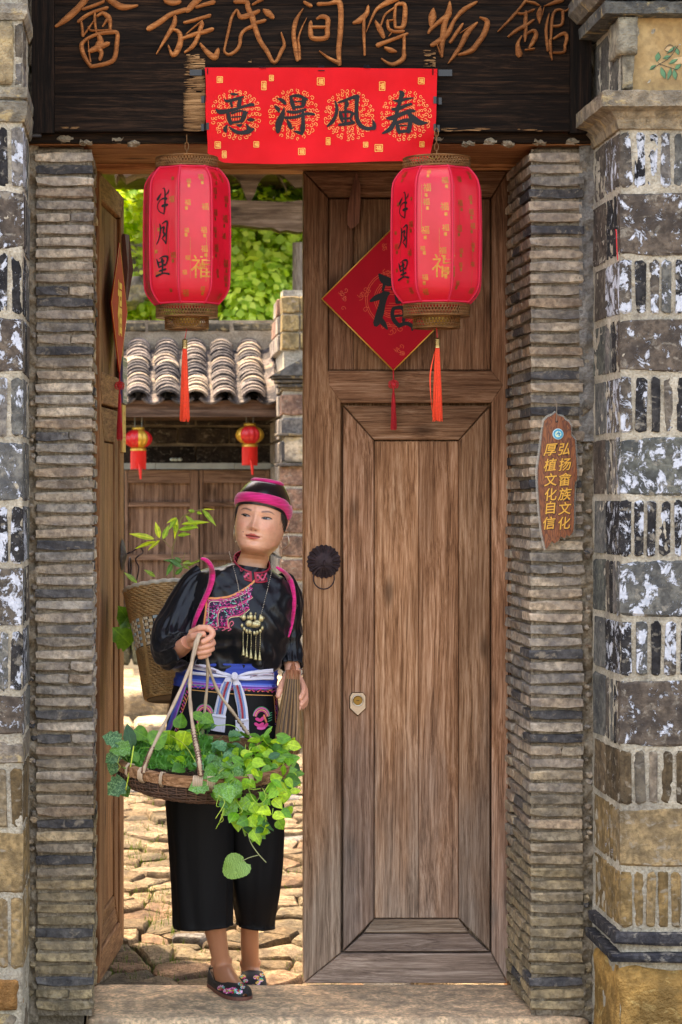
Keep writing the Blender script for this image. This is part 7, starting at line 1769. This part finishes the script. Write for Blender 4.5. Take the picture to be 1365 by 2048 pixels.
for (r0, r1, z0, z1) in ((.255, .272, -.024, .010), (.246, .254, -.020, .006)):
    mb = MB(); rows = []
    for r_, z in ((r0, z0), (r1, z0 + .003), (r1 + .001, (z0+z1)/2), (r1, z1 - .003), (r0, z1)):
        rows.append([bk(((r_ + .0012*N3(a*3, z*9, 0, 2))*math.cos(a), (r_ + .0012*N3(a*3, 0, 1, 2))*math.sin(a), z + .0015*N3(a, 0, 3, 3))) for a in [2*math.pi*k/96 for k in range(96)]])
    mb.grid(rows, cu=True, cv=True); o = obj('rim_hoop', mb, M['cane'], hbk, smooth=False, color=(1.0, .86, .78)); fix_normals(o.data)
mb = MB()
def rim_at(px): # angle of the front rim point that shows at px
    best = min(range(0, 720), key=lambda k: abs((lambda v: 285 + v.x/(v.y+CD)*FP)(bk((Rb*math.cos(R(180 + k/4)), Rb*math.sin(R(180 + k/4)), 0))) - px)); return R(180 + best/4)
for px_, n_, mt_ in ((288, 4, 0), (327, 2, 0), (398, 6, 0), (424, 5, 0), (262, 2, 0), (455, 3, 0), (500, 3, 0)):
    a0 = rim_at(px_)
    for k in range(n_):
        a = a0 + (k - n_/2)*.018; c_, s_ = math.cos(a), math.sin(a)
        mb.tube([bk((r_*c_, r_*s_, z)) for r_, z in ((.250, .010), (.268, .014), (.276, .005), (.277, -.015), (.268, -.028), (.252, -.024), (.247, -.006))], .0026, 5, closed=True)
obj('cane_binding', mb, M['rope'], hbk, smooth=True, kind='stuff')
def cane(path, w_, wrap, nm='handle_cane'):
    c_ = catmull(path, 8); pts = [P(x, y, Y) for x, y, Y in c_]; n = len(pts); mb = MB(); mb.tube(pts, [w_*(1 + .15*math.sin(i*.9)) for i in range(n)], 7); o = obj(nm, mb, M['rope'], hbk, smooth=True)
    mb = MB(); i0 = int(n*wrap); seg = pts[i0:]; 
    tot = catmull([tuple(p) for p in seg[::2]] + [tuple(seg[-1])], 10); 
    mb.tube([Vector(p) + Vector((math.cos(k*1.15), 0, math.sin(k*1.15)*.4))*(w_*1.35) for k, p in enumerate(tot)], w_*.62, 5); obj('cane_wrapping', mb, M['cane_d'] if wrap > .5 else M['rope'], o, smooth=True)
rl = bk((Rb*math.cos(rim_at(290)), Rb*math.sin(rim_at(290)), 0)); rr_ = bk((Rb*math.cos(rim_at(400)), Rb*math.sin(rim_at(400)), 0))
cane([(402,1268,.062),(396,1282,.045),(388,1310,.03),(370,1360,-.02),(340,1425,-.10),(308,1490,rl.y-.01),(292,1528,rl.y-.012),(288,1545,rl.y-.012)], .0052, .72)
cane([(399,1268,.058),(392,1284,.042),(385,1320,.02),(380,1375,-.03),(383,1430,-.12),(390,1475,-.2),(398,1515,rr_.y-.014),(402,1550,rr_.y-.016)], .0056, .66)
cane([(409,1270,.075),(414,1300,.098),(417,1330,.11),(438,1385,.12),(472,1432,.135),(504,1478,.15)], .0050, .74)
cane([(407,1270,.072),(412,1300,.10),(416,1350,.12),(411,1410,.14),(405,1470,.16)], .0048, .8)
# ---- leaves
def leaf_mesh(kind, seed):
    q = random.Random(seed); mb = MB()
    prof = {'heart': [(0,.0),(.06,.30),(.22,.43),(.45,.42),(.70,.28),(.88,.12),(1,.0)], 'oval': [(0,.0),(.1,.16),(.3,.29),(.55,.31),(.78,.2),(.92,.08),(1,0)], 'lobed': [(0,.05),(.08,.42),(.22,.36),(.34,.50),(.52,.36),(.66,.40),(.82,.2),(1,0)], 'lance': [(0,.0),(.1,.055),(.35,.10),(.6,.09),(.85,.04),(1,0)]}[kind]
    fold = q.uniform(.15, .4); curl = q.uniform(.1, .45); rows = []
    for t, w_ in prof:
        wob = q.uniform(-.04, .04) if kind in ('heart', 'lobed') else 0
        zc = -curl*t*t*.5; rows.append([Vector((-w_*1.0, t, zc + w_*fold*.5 + wob)), Vector((-w_*.5, t, zc + w_*fold*.22)), Vector((0, t, zc)), Vector((w_*.5, t, zc + w_*fold*.22)), Vector((w_, t, zc + w_*fold*.5 - wob))])
    mb.grid(rows); me, _ = mb.mesh('leaf_' + kind, True, Vector((0,0,0))); me.materials.append(None); return me
def vein_leaf_mat(name, var):
    m = NT(name); oi = m.n('ObjectInfo'); tc = m.n('TexCoord'); sp = m.n('SeparateXYZ'); m.l(tc.outputs['Object'], sp.inputs[0]); ax = m.math('ABSOLUTE', sp.outputs[0])
    vein = m.math('ABSOLUTE', m.math('SINE', m.math('MULTIPLY', m.math('SUBTRACT', sp.outputs[1], m.math('MULTIPLY', ax, .8)), 22))); vf = m.ramp(vein, [(0, 1.0), (.22, 0.0)]); mid = m.ramp(ax, [(.0, 1.0), (.035, 0.0)])
    c = oi.outputs['Color']; co = m.coord(); n1 = m.noise(co, 5, 4, .6)
    c2 = m.mix(m.ramp(n1, [(.35, 0.0), (.7, 1.0)]), m.mix(1, c, (.62, .68, .55), 'MULTIPLY'), m.mix(1, c, (1.25, 1.2, 1.1), 'MULTIPLY'))
    if var: n2 = m.noise(co, 9, 5, .7, 1.0); c2 = m.mix(m.ramp(n2, [(.5, 0.0), (.58, .85)]), c2, var)
    c2 = m.mix(m.math('MULTIPLY', m.math('MAXIMUM', m.math('MULTIPLY', vf, .35), mid), .7), c2, m.mix(1, c, (1.9, 1.6, 1.5), 'MULTIPLY')); m.color(c2); m.rough(.38)
    m.bump(m.math('MULTIPLY', vf, -1), .4, .02)
    tr_ = m.n('BsdfTranslucent'); m.l(m.mix(1, c2, (1.5, 1.6, .7), 'MULTIPLY'), tr_.inputs[0]); ms = m.n('MixShader'); ms.inputs[0].default_value = .3; m.l(m.b.outputs[0], ms.inputs[1]); m.l(tr_.outputs[0], ms.inputs[2]); m.l(ms.outputs[0], m.out.inputs[0]); return m.m
ML = {'plain': vein_leaf_mat('basket_leaf', None), 'var': vein_leaf_mat('variegated_leaf', (.20, .40, .16))}
LM = {}
for kd in ('heart', 'oval', 'lobed', 'lance'):
    for mt_ in ML:
        LM[kd, mt_] = []
        for s in range(4):
            me = leaf_mesh(kd, s*7 + len(kd)); me.materials[0] = ML[mt_]; LM[kd, mt_].append(me)
def put_leaf(par, pos, direction, normal, size, kd, mt_, col, wscale=1.0):
    y = Vector(direction).normalized(); z = Vector(normal); z = (z - y*z.dot(y)).normalized(); x = y.cross(z); o = bpy.data.objects.new('leaf', rnd.choice(LM[kd, mt_])); COL.objects.link(o)
    o.parent = par; Mx = Matrix((x*size*wscale, y*size, z*size)).transposed().to_4x4(); Mx.translation = Vector(pos) - WL[par]; o.matrix_local = Mx; WL[o] = Vector(pos); o.color = (*col, 1); return o
vb = thing('vine_bundle', 'heap of bright green leafy vines spilling from the hand basket', 'vines', bcn + Vector((0, 0, .01)))
qv = random.Random(31)
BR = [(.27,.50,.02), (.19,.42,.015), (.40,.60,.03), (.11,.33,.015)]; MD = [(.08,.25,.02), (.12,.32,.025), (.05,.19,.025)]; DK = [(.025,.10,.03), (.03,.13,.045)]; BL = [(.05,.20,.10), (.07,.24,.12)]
def depth_at(x, y):
    if y > 1556 - max(0, 330 - x)*.25: return YBk - Rb - .02 - .02*math.sin(x*.05) if x > 400 else YBk - Rb*.6
    u = (x - 405)/172; r_ = max(0, 1 - min(1, u*u))**.5; v_ = max(0, min(1, (1552 - y)/100)); return YBk - Rb*r_*(1 - 1.75*v_)*.92
n_l = 0
spill = [(418,1500),(470,1486),(540,1478),(588,1490),(584,1560),(580,1605),(556,1634),(530,1672),(498,1660),(470,1625),(428,1606),(412,1560)]
topz = [(232,1508),(250,1480),(262,1462),(300,1468),(345,1460),(392,1448),(430,1455),(470,1470),(560,1474),(590,1492),(570,1530),(470,1550),(400,1542),(330,1530),(262,1524)]
edge_z = [(470,1530),(592,1498),(590,1590),(470,1580)]
while n_l < 270:
    z_ = qv.random(); zone = spill if z_ < .43 else edge_z if z_ < .57 else topz; x, y = qv.uniform(200, 606), qv.uniform(1445, 1690)
    if not inpoly(x, y, zone): continue
    sp_ = zone is not topz; Y = depth_at(x, y) + qv.uniform(-.045, .03)
    if zone is edge_z: Y = YBk - Rb*max(.2, 1 - ((x-405)/178)**2)**.5 - .035 + qv.uniform(-.02, .01)
    p = P(x, y, Y)
    if sp_:
        d = Vector((qv.uniform(-.8, 1.0), qv.uniform(-.5, .1), qv.uniform(-1.2, .25))); nn_ = Vector((qv.uniform(-.5, .5), -1, qv.uniform(.1, 1.1))); sz = qv.uniform(.030, .050)
        cl = qv.choice(BR if x > 455 else BR + MD) if qv.random() < .85 else qv.choice(MD + DK); kd, mt_ = ('heart', 'plain') if qv.random() < .75 else ('oval', 'plain')
        if x < 470 and qv.random() < .55: mt_ = 'var'; kd = 'lobed'; sz *= 1.25; cl = qv.choice(MD)
        if x > 540 and y < 1545 and qv.random() < .6: kd = 'oval'; cl = qv.choice(MD + BR[3:]); d = Vector((1, -.2, qv.uniform(-.2, .5)))
    else:
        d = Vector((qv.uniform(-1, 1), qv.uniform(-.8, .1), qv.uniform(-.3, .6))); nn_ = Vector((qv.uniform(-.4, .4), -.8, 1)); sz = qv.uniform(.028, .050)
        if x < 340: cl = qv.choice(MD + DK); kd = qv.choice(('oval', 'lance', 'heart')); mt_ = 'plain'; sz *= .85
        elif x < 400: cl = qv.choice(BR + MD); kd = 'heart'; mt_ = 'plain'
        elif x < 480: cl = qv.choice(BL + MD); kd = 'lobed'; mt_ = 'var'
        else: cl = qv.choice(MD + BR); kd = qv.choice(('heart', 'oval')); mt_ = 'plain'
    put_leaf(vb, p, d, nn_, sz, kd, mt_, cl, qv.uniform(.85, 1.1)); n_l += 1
def L1(x, y, tx, ty, Y, kd, mt_, cl, ws=1.0, tilt=.3, dz=0):
    a = P(x, y, Y); b = P(tx, ty, Y + dz); put_leaf(vb, a, b - a, Vector((0, -1, tilt)), (b-a).length, kd, mt_, cl, ws)
for a in ((243,1483,205,1472,-.16,'lobed','var',DK[1],.95),(262,1495,218,1500,-.17,'lobed','var',MD[0],.8),(240,1505,210,1525,-.15,'lobed','var',DK[1],.9),(232,1520,222,1552,-.14,'heart','var',DK[1],1.0),(250,1560,215,1590,-.16,'lobed','var',DK[1],1.0),(240,1562,258,1596,-.15,'heart','var',MD[2],1.0),
          (265,1500,255,1448,-.1,'oval','plain',DK[0],.8),(268,1460,300,1478,-.05,'heart','plain',MD[1],1.0),(300,1488,335,1466,-.12,'heart','plain',MD[1],1.2),(340,1460,338,1500,-.05,'heart','plain',BR[0],1.0),(372,1462,362,1500,-.12,'heart','plain',BR[2],1.1),(352,1500,378,1478,-.1,'oval','plain',BR[0],1.0),
          (410,1438,383,1425,.0,'oval','plain',MD[1],1.1),(405,1430,430,1446,.0,'heart','plain',MD[1],.9),(575,1488,604,1494,-.12,'oval','plain',BR[2],1.2),(552,1470,585,1478,-.05,'oval','plain',MD[1],.8),(528,1475,545,1452,-.05,'lance','plain',MD[1],1.6),
          (478,1560,448,1596,-.32,'lobed','var',BR[3],1.0),(455,1590,425,1580,-.33,'lobed','var',BR[1],1.1),(470,1600,445,1632,-.32,'lobed','var',BR[3],1.0),(500,1600,478,1618,-.33,'lobed','var',BR[1],1.1),(556,1640,568,1660,-.3,'heart','plain',BR[1],1.2),(520,1660,542,1665,-.3,'oval','plain',MD[1],1.0),(512,1658,532,1678,-.3,'heart','plain',MD[0],1.0),(585,1612,572,1632,-.3,'oval','plain',BR[0],1)): L1(*a)
# trailing stem with one big leaf
big = MB(); oc = P(472, 1733, -.30); ring = []
for k in range(44):
    a = 2*math.pi*k/44; r_ = .040*(1 + .10*math.cos(3*a + .6) + .035*(k % 2)); r_ *= (.80 if abs(a - .55) < .3 else 1); ring.append(oc + Vector((r_*math.cos(a), .006*math.sin(2*a) - .002, r_*.93*math.sin(a))))
big.v = [tuple(oc + Vector((0, -.003, 0)))] + [tuple(p) for p in ring]; big.f = [(0, 1 + k, 1 + (k+1) % 44) for k in range(44)]; big.mi = [0]*44
m = NT('big_leaf'); geo = m.n('TexCoord'); w1 = m.n('TexWave'); w1.inputs['Scale'].default_value = 60; w1.inputs['Distortion'].default_value = 14; w1.inputs['Detail'].default_value = 3; m.l(geo.outputs['Object'], w1.inputs[0]); m.color(m.ramp(w1.outputs['Fac'], [(.2, (.11,.22,.035)), (.9, (.19,.33,.07))])); m.rough(.5); m.bump(w1.outputs['Fac'], .4, .002)
obj('leaf', big, m.m, vb, smooth=True)
def stem(pts, r_=.0013, col='8fa53a', nm='stem'):
    mb = MB(); mb.tube([Vector(p) for p in catmull([tuple(P(*p)) for p in pts], 6)], r_, 5); obj(nm, mb, pcol(col, .5), vb, smooth=True)
stem([(492,1640,-.30),(500,1680,-.30),(515,1705,-.31),(533,1725,-.31)], .0014, '9aa070'); stem([(518,1710,-.31),(500,1715,-.31),(485,1722,-.30)], .0012, '9aa070'); stem([(488,1630,-.3),(487,1655,-.3),(492,1672,-.3)], .0035, '6a8a3a')
stem([(268,1492,-.18),(262,1530,-.2),(252,1580,-.18)], .0022, 'b4c840'); stem([(240,1512,-.17),(236,1525,-.17),(241,1533,-.17),(236,1541,-.17)], .0009, 'a8b040'); stem([(443,1628,-.31),(447,1640,-.31),(441,1645,-.31)], .001, 'a8b040')
stem([(400,1470,-.0),(396,1450,.0),(405,1436,.0)], .0014); stem([(340,1470,-.1),(370,1490,-.16),(395,1530,-.22)], .0014, 'a0b040'); stem([(428,1452,0),(460,1450,.02),(478,1460,.03),(474,1480,.03)], .0012, '8ab030')
for k in range(46):
    x, y = qv.uniform(430, 590), qv.uniform(1480, 1620); Y = depth_at(x, y) - .02; stem([(x, y, Y), (x + qv.uniform(-14, 14), y + qv.uniform(8, 22), Y - .01), (x + qv.uniform(-24, 24), y + qv.uniform(18, 48), Y)], .0011, qv.choice(('8fb03a', '6a9a30', 'b0c850')))
stem([(528,1600,-.32),(530,1640,-.32),(520,1662,-.32),(502,1668,-.31)], .0014, '4a9a6a')
mb = MB()
for k in range(2200):          # fine fern-like filling at the left of the basket
    x, y = qv.uniform(252, 420), qv.uniform(1474, 1538); Y = depth_at(x, y) + qv.uniform(-.03, .03); a = P(x, y, Y); d = Vector((qv.uniform(-1, 1), qv.uniform(-.5, .3), qv.uniform(-.3, .8))).normalized()*qv.uniform(.014, .034); s_ = d.cross(Vector((0, 1, .2))).normalized()*.0024; mb.add([a - s_, a + s_, a + d], [(0, 1, 2)])
obj('fern_filling', mb, mat_leaf('fern_green', (.06, .24, .03), .4), vb, kind='stuff')

# ---- back basket
YK2 = .66; c_t = P(340, 1172, YK2); c_b = P(352, 1398, YK2 - .03); axis = (c_t - c_b); HB = axis.length; az = axis.normalized(); 
az = (az + Vector((0, .17, 0))).normalized(); axx = Vector((1, 0, 0)); axx = (axx - az*axx.dot(az)).normalized(); ayy = az.cross(axx)
bb = thing('back_basket', 'tall tapering bamboo pack basket with a pale checkered band, carried on her back', 'basket', c_b)
def rb_(t): return .098 + (.152 - .098)*(t**.85) - .006*math.sin(t*3.1)
def bs(a, t, l=0.0): r_ = rb_(t) + l; return c_b + az*(HB*t) + axx*(r_*math.sin(a)) - ayy*(r_*math.cos(a))
NV = 44
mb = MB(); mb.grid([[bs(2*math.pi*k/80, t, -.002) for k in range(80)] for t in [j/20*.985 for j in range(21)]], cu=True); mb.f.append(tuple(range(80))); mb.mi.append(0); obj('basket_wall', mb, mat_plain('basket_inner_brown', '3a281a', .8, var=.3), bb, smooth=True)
mtan = mat_plain('tan_wicker', 'b8905f', .55, var=.3, bscale=120, bump=.4); mslat = mat_plain('bamboo_slat', 'c09a66', .5, var=.2, bscale=60); mchk = [mat_plain('pale_split_bamboo', 'ead6b4', .5, var=.12, bscale=50), mat_plain('blue_grey_strip', 'b4c6c8', .5, var=.1, bscale=50), mat_plain('tan_split_bamboo', 'c8a274', .5, var=.15, bscale=50)]
mb = MB()
for lo_, hi_, n_, r_ in ((.71, .97, 15, .0044), (.20, .44, 16, .0030), (.03, .19, 9, .0044)):
    for i in range(n_):
        t = lo_ + (hi_-lo_)*i/(n_-1); mb.tube([bs(2*math.pi*k/160, t + .0012*math.sin(k*.3), .0018 + .0022*(1 if ((k//2) + i) % 2 else -1)) for k in range(160)], r_, 4, closed=True)
obj('wicker_ring', mb, mtan, bb, smooth=True, kind='stuff')
mb = MB()
for k in range(NV):
    a = 2*math.pi*k/NV; mb.tube([bs(a, t, .002) for t in (.02, .1, .2, .3, .42, .45)], .0034, 5, flat=.5)
    if k % 6 == 2: mb.grid([[bs(a + da, t, .0055) for da in (-.055, -.03, 0, .03, .055)] for t in [j/14*.70 + .02 for j in range(15)]])
obj('vertical_slat', mb, mslat, bb, smooth=True, kind='stuff')
mbs = [MB(), MB(), MB()]; RW = 9
for i in range(RW):
    t0, t1 = .455 + .245*i/RW, .455 + .245*(i+1)/RW
    for k in range(NV):
        a = 2*math.pi*k/NV; w2 = math.pi/NV*.92; up = (i + k) % 2; m_ = mbs[2] if not up else (mbs[1] if (k % 4 == 1 and i % 2 == 0) or (i == 4) else mbs[0]); l = .0048 if up else .0030; th_ = (t1 - t0)*.46; tc_ = (t0+t1)/2; ww = w2 if up else w2*.7
        m_.grid([[bs(a - ww, tc_ - th_*(1 if up else 1.1), l - .003), bs(a - ww*.7, tc_ - th_, l), bs(a + ww*.7, tc_ - th_, l), bs(a + ww, tc_ - th_, l - .003)], [bs(a - ww, tc_ + th_, l - .003), bs(a - ww*.7, tc_ + th_, l), bs(a + ww*.7, tc_ + th_, l), bs(a + ww, tc_ + th_, l - .003)]], flip=False)
for m_, mt_, nm in zip(mbs, mchk, ('pale_strip', 'grey_strip', 'tan_strip')): obj(nm, m_, mt_, bb, kind='stuff')
mb = MB(); mb.tube([bs(2*math.pi*k/120, .985 + .004*math.sin(k*1.3), .002) for k in range(120)], .0075, 8, closed=True); o = obj('rim', mb, mat_plain('grey_braid', 'c4b8a4', .7, bump=.8, bscale=150, var=.25), bb, smooth=True)
mb = MB(); mb.tube([bs(2*math.pi*k/80, .015, .001) for k in range(80)], .005, 6, closed=True); obj('base_hoop', mb, mtan, bb, smooth=True)
for s_ in (st1, st2): s_.parent = bb; s_.location = WL[s_] - WL[bb]
# ---- bamboo sprig in the back basket
sg = thing('bamboo_sprig', 'slender bamboo sprig with narrow bright leaves rising from the back basket', 'plant', P(347, 1165, YK2))
mb = MB(); sc4 = 4.876; Q = lambda x, y: (230 + x/sc4, 1000 + y/sc4)
def st_(pts, r_): mb.tube([Vector(p) for p in catmull([tuple(P(*Q(x, y), YK2 - .05)) for x, y in pts], 5)], r_, 6)
st_([(575,760),(572,640),(560,540),(572,440),(600,360),(630,250),(650,180),(700,140),(800,105),(880,92)], .0030); st_([(560,475),(520,440),(470,385),(430,378),(385,380)], .0018); st_([(670,660),(655,600),(680,540),(685,512)], .0015); st_([(570,720),(640,665),(740,620),(880,550)], .0016)
obj('stem', mb, pcol('8a7a4a', .5), sg, smooth=True)
SG = [((385,380),(152,316),44),((395,402),(194,466),34),((438,392),(330,470),30),((436,372),(402,216),44),((470,380),(524,250),40),((600,172),(514,216),22),((605,172),(530,274),36),((606,180),(588,380),34),((628,290),(800,252),42),((650,236),(922,204),38),((690,152),(820,268),36),((614,345),(728,322),36),
      ((590,240),(600,312),40),((850,88),(988,236),36),((835,96),(958,78),14),((652,612),(490,574),36),((655,655),(540,585),36),((572,600),(502,738),38),((395,748),(296,676),34),((218,808),(98,698),38),((665,612),(735,600),44),((590,724),(655,668),34),((650,600),(600,560),28),((780,112),(720,98),30),((800,120),(850,130),28),((700,640),(790,600),26),((760,612),(830,590),24),((660,640),(720,660),26)]
for (a, b, w_) in SG:
    A_, B_ = P(*Q(*a), YK2 - .05 + qv.uniform(-.01, .01)), P(*Q(*b), YK2 - .07 + qv.uniform(-.02, .02)); Lg = (B_-A_).length; o = put_leaf(sg, A_, B_ - A_, Vector((qv.uniform(-.2, .2), -1, qv.uniform(.2, .7))), Lg, 'lance', 'plain', qv.choice([(.50,.62,.05), (.38,.54,.05), (.26,.44,.05)] if a[1] < 560 else [(.24,.38,.06), (.08,.22,.06), (.10,.26,.10)]), (w_*1.35/sc4/PS(YK2))/Lg/.20)
gl = thing('broad_leaf_vine', 'two broad green leaves showing between the back basket and the left leaf', 'plant', P(250, 1270, .8))
for (x, y, tx, ty, ws) in ((262,1290,236,1262,1.1),(262,1225,246,1250,1.2),(262,1250,244,1220,.9)):
    a, b = P(x, y, .80), P(tx, ty, .78); put_leaf(gl, a, b - a, Vector((.1, -1, .4)), (b-a).length*1.25, 'lobed', 'plain', (.12, .28, .03), ws)
mb = MB(); mb.tube([P(264,1300,.82), P(262,1240,.82), P(266,1205,.82)], .002, 5); obj('stem', mb, pcol('6a8a3a', .5), gl)

# ---- closed oiled-paper umbrella
um = thing('paper_umbrella', 'closed brown oiled paper umbrella in her lowered hand', 'umbrella', P(578, 1505, .235))
ut, ub = P(586, 1343, .268), P(578, 1508, .225); uax = (ub - ut); UL = uax.length; ua = uax.normalized(); ux = Vector((1, 0, 0)); ux = (ux - ua*ux.dot(ua)).normalized(); uy = ua.cross(ux)
def up_(a, s, r_): return ut + ua*(UL*s) + ux*(r_*math.cos(a)) + uy*(r_*math.sin(a))
def ur(s): return .0205 + .0235*smooth01(0, .80, s)**.9 - .016*smooth01(.85, 1.0, s)
mb = MB(); NPL = 17; rows = []
for i in range(24):
    s = i/23; amp = .05 + .20*smooth01(.05, .5, s); rows.append([up_(2*math.pi*k/(NPL*4) + .25*s, s, ur(s)*(1 - amp*(abs(math.sin(k/(NPL*4)*math.pi*NPL + .3*math.sin(s*2))))) * (1 + .05*math.sin(k*1.7/6))) for k in range(NPL*4)])
mb.grid(rows, cu=True); mb.mi = [1 if (k % (NPL*4)) % 4 in (1, 2) else 0 for k in range(len(mb.f))]; m = NT('oiled_paper'); co = m.coord(scale=(1, 1, .12), rand=False); m.color(m.ramp(m.noise(co, 90, 4), [(.3, '70502c'), (.55, '92683c'), (.75, 'a87c4e')])); m.rough(.5); m.bump(m.noise(co, 90, 2), .15, .002); o = obj('canopy', mb, [m.m, mat_plain('oiled_paper_fold_shade', '4a3018', .6, var=.2)], um, smooth=True); fix_normals(o.data)  # pleat grooves take a darker copy of the paper, shade put into the colour
mb = MB()
for k in range(NPL):
    a = 2*math.pi*k/NPL; mb.tube([up_(a + .25*s, s, ur(s)*1.01) for s in [j/10 for j in range(11)]], .0013, 4)
obj('rib', mb, mat_plain('umbrella_rib', '8a6a42', .5, var=.2), um, smooth=True, kind='stuff')
mc_ = mat_wood('umbrella_cap_wood', '6a3c28', 'a0664a', 'c89070', 'Z', knots=False)
mb = MB(); rows = []
for s, r_ in ((.10, .0218), (.02, .0222), (-.012, .0218), (-.016, .0195), (-.008, .0165), (-.004, .010), (-.03, .0095), (-.065, .0085), (-.072, .0062), (-.10, .0058), (-.118, .0040), (-.125, .0005)): rows.append([up_(2*math.pi*k/28, s, r_) for k in range(28)])
mb.grid(rows, cu=True); o = obj('cap', mb, mc_, um, smooth=True); fix_normals(o.data)
try: o.data.set_sharp_from_angle(angle=R(35))
except Exception: pass
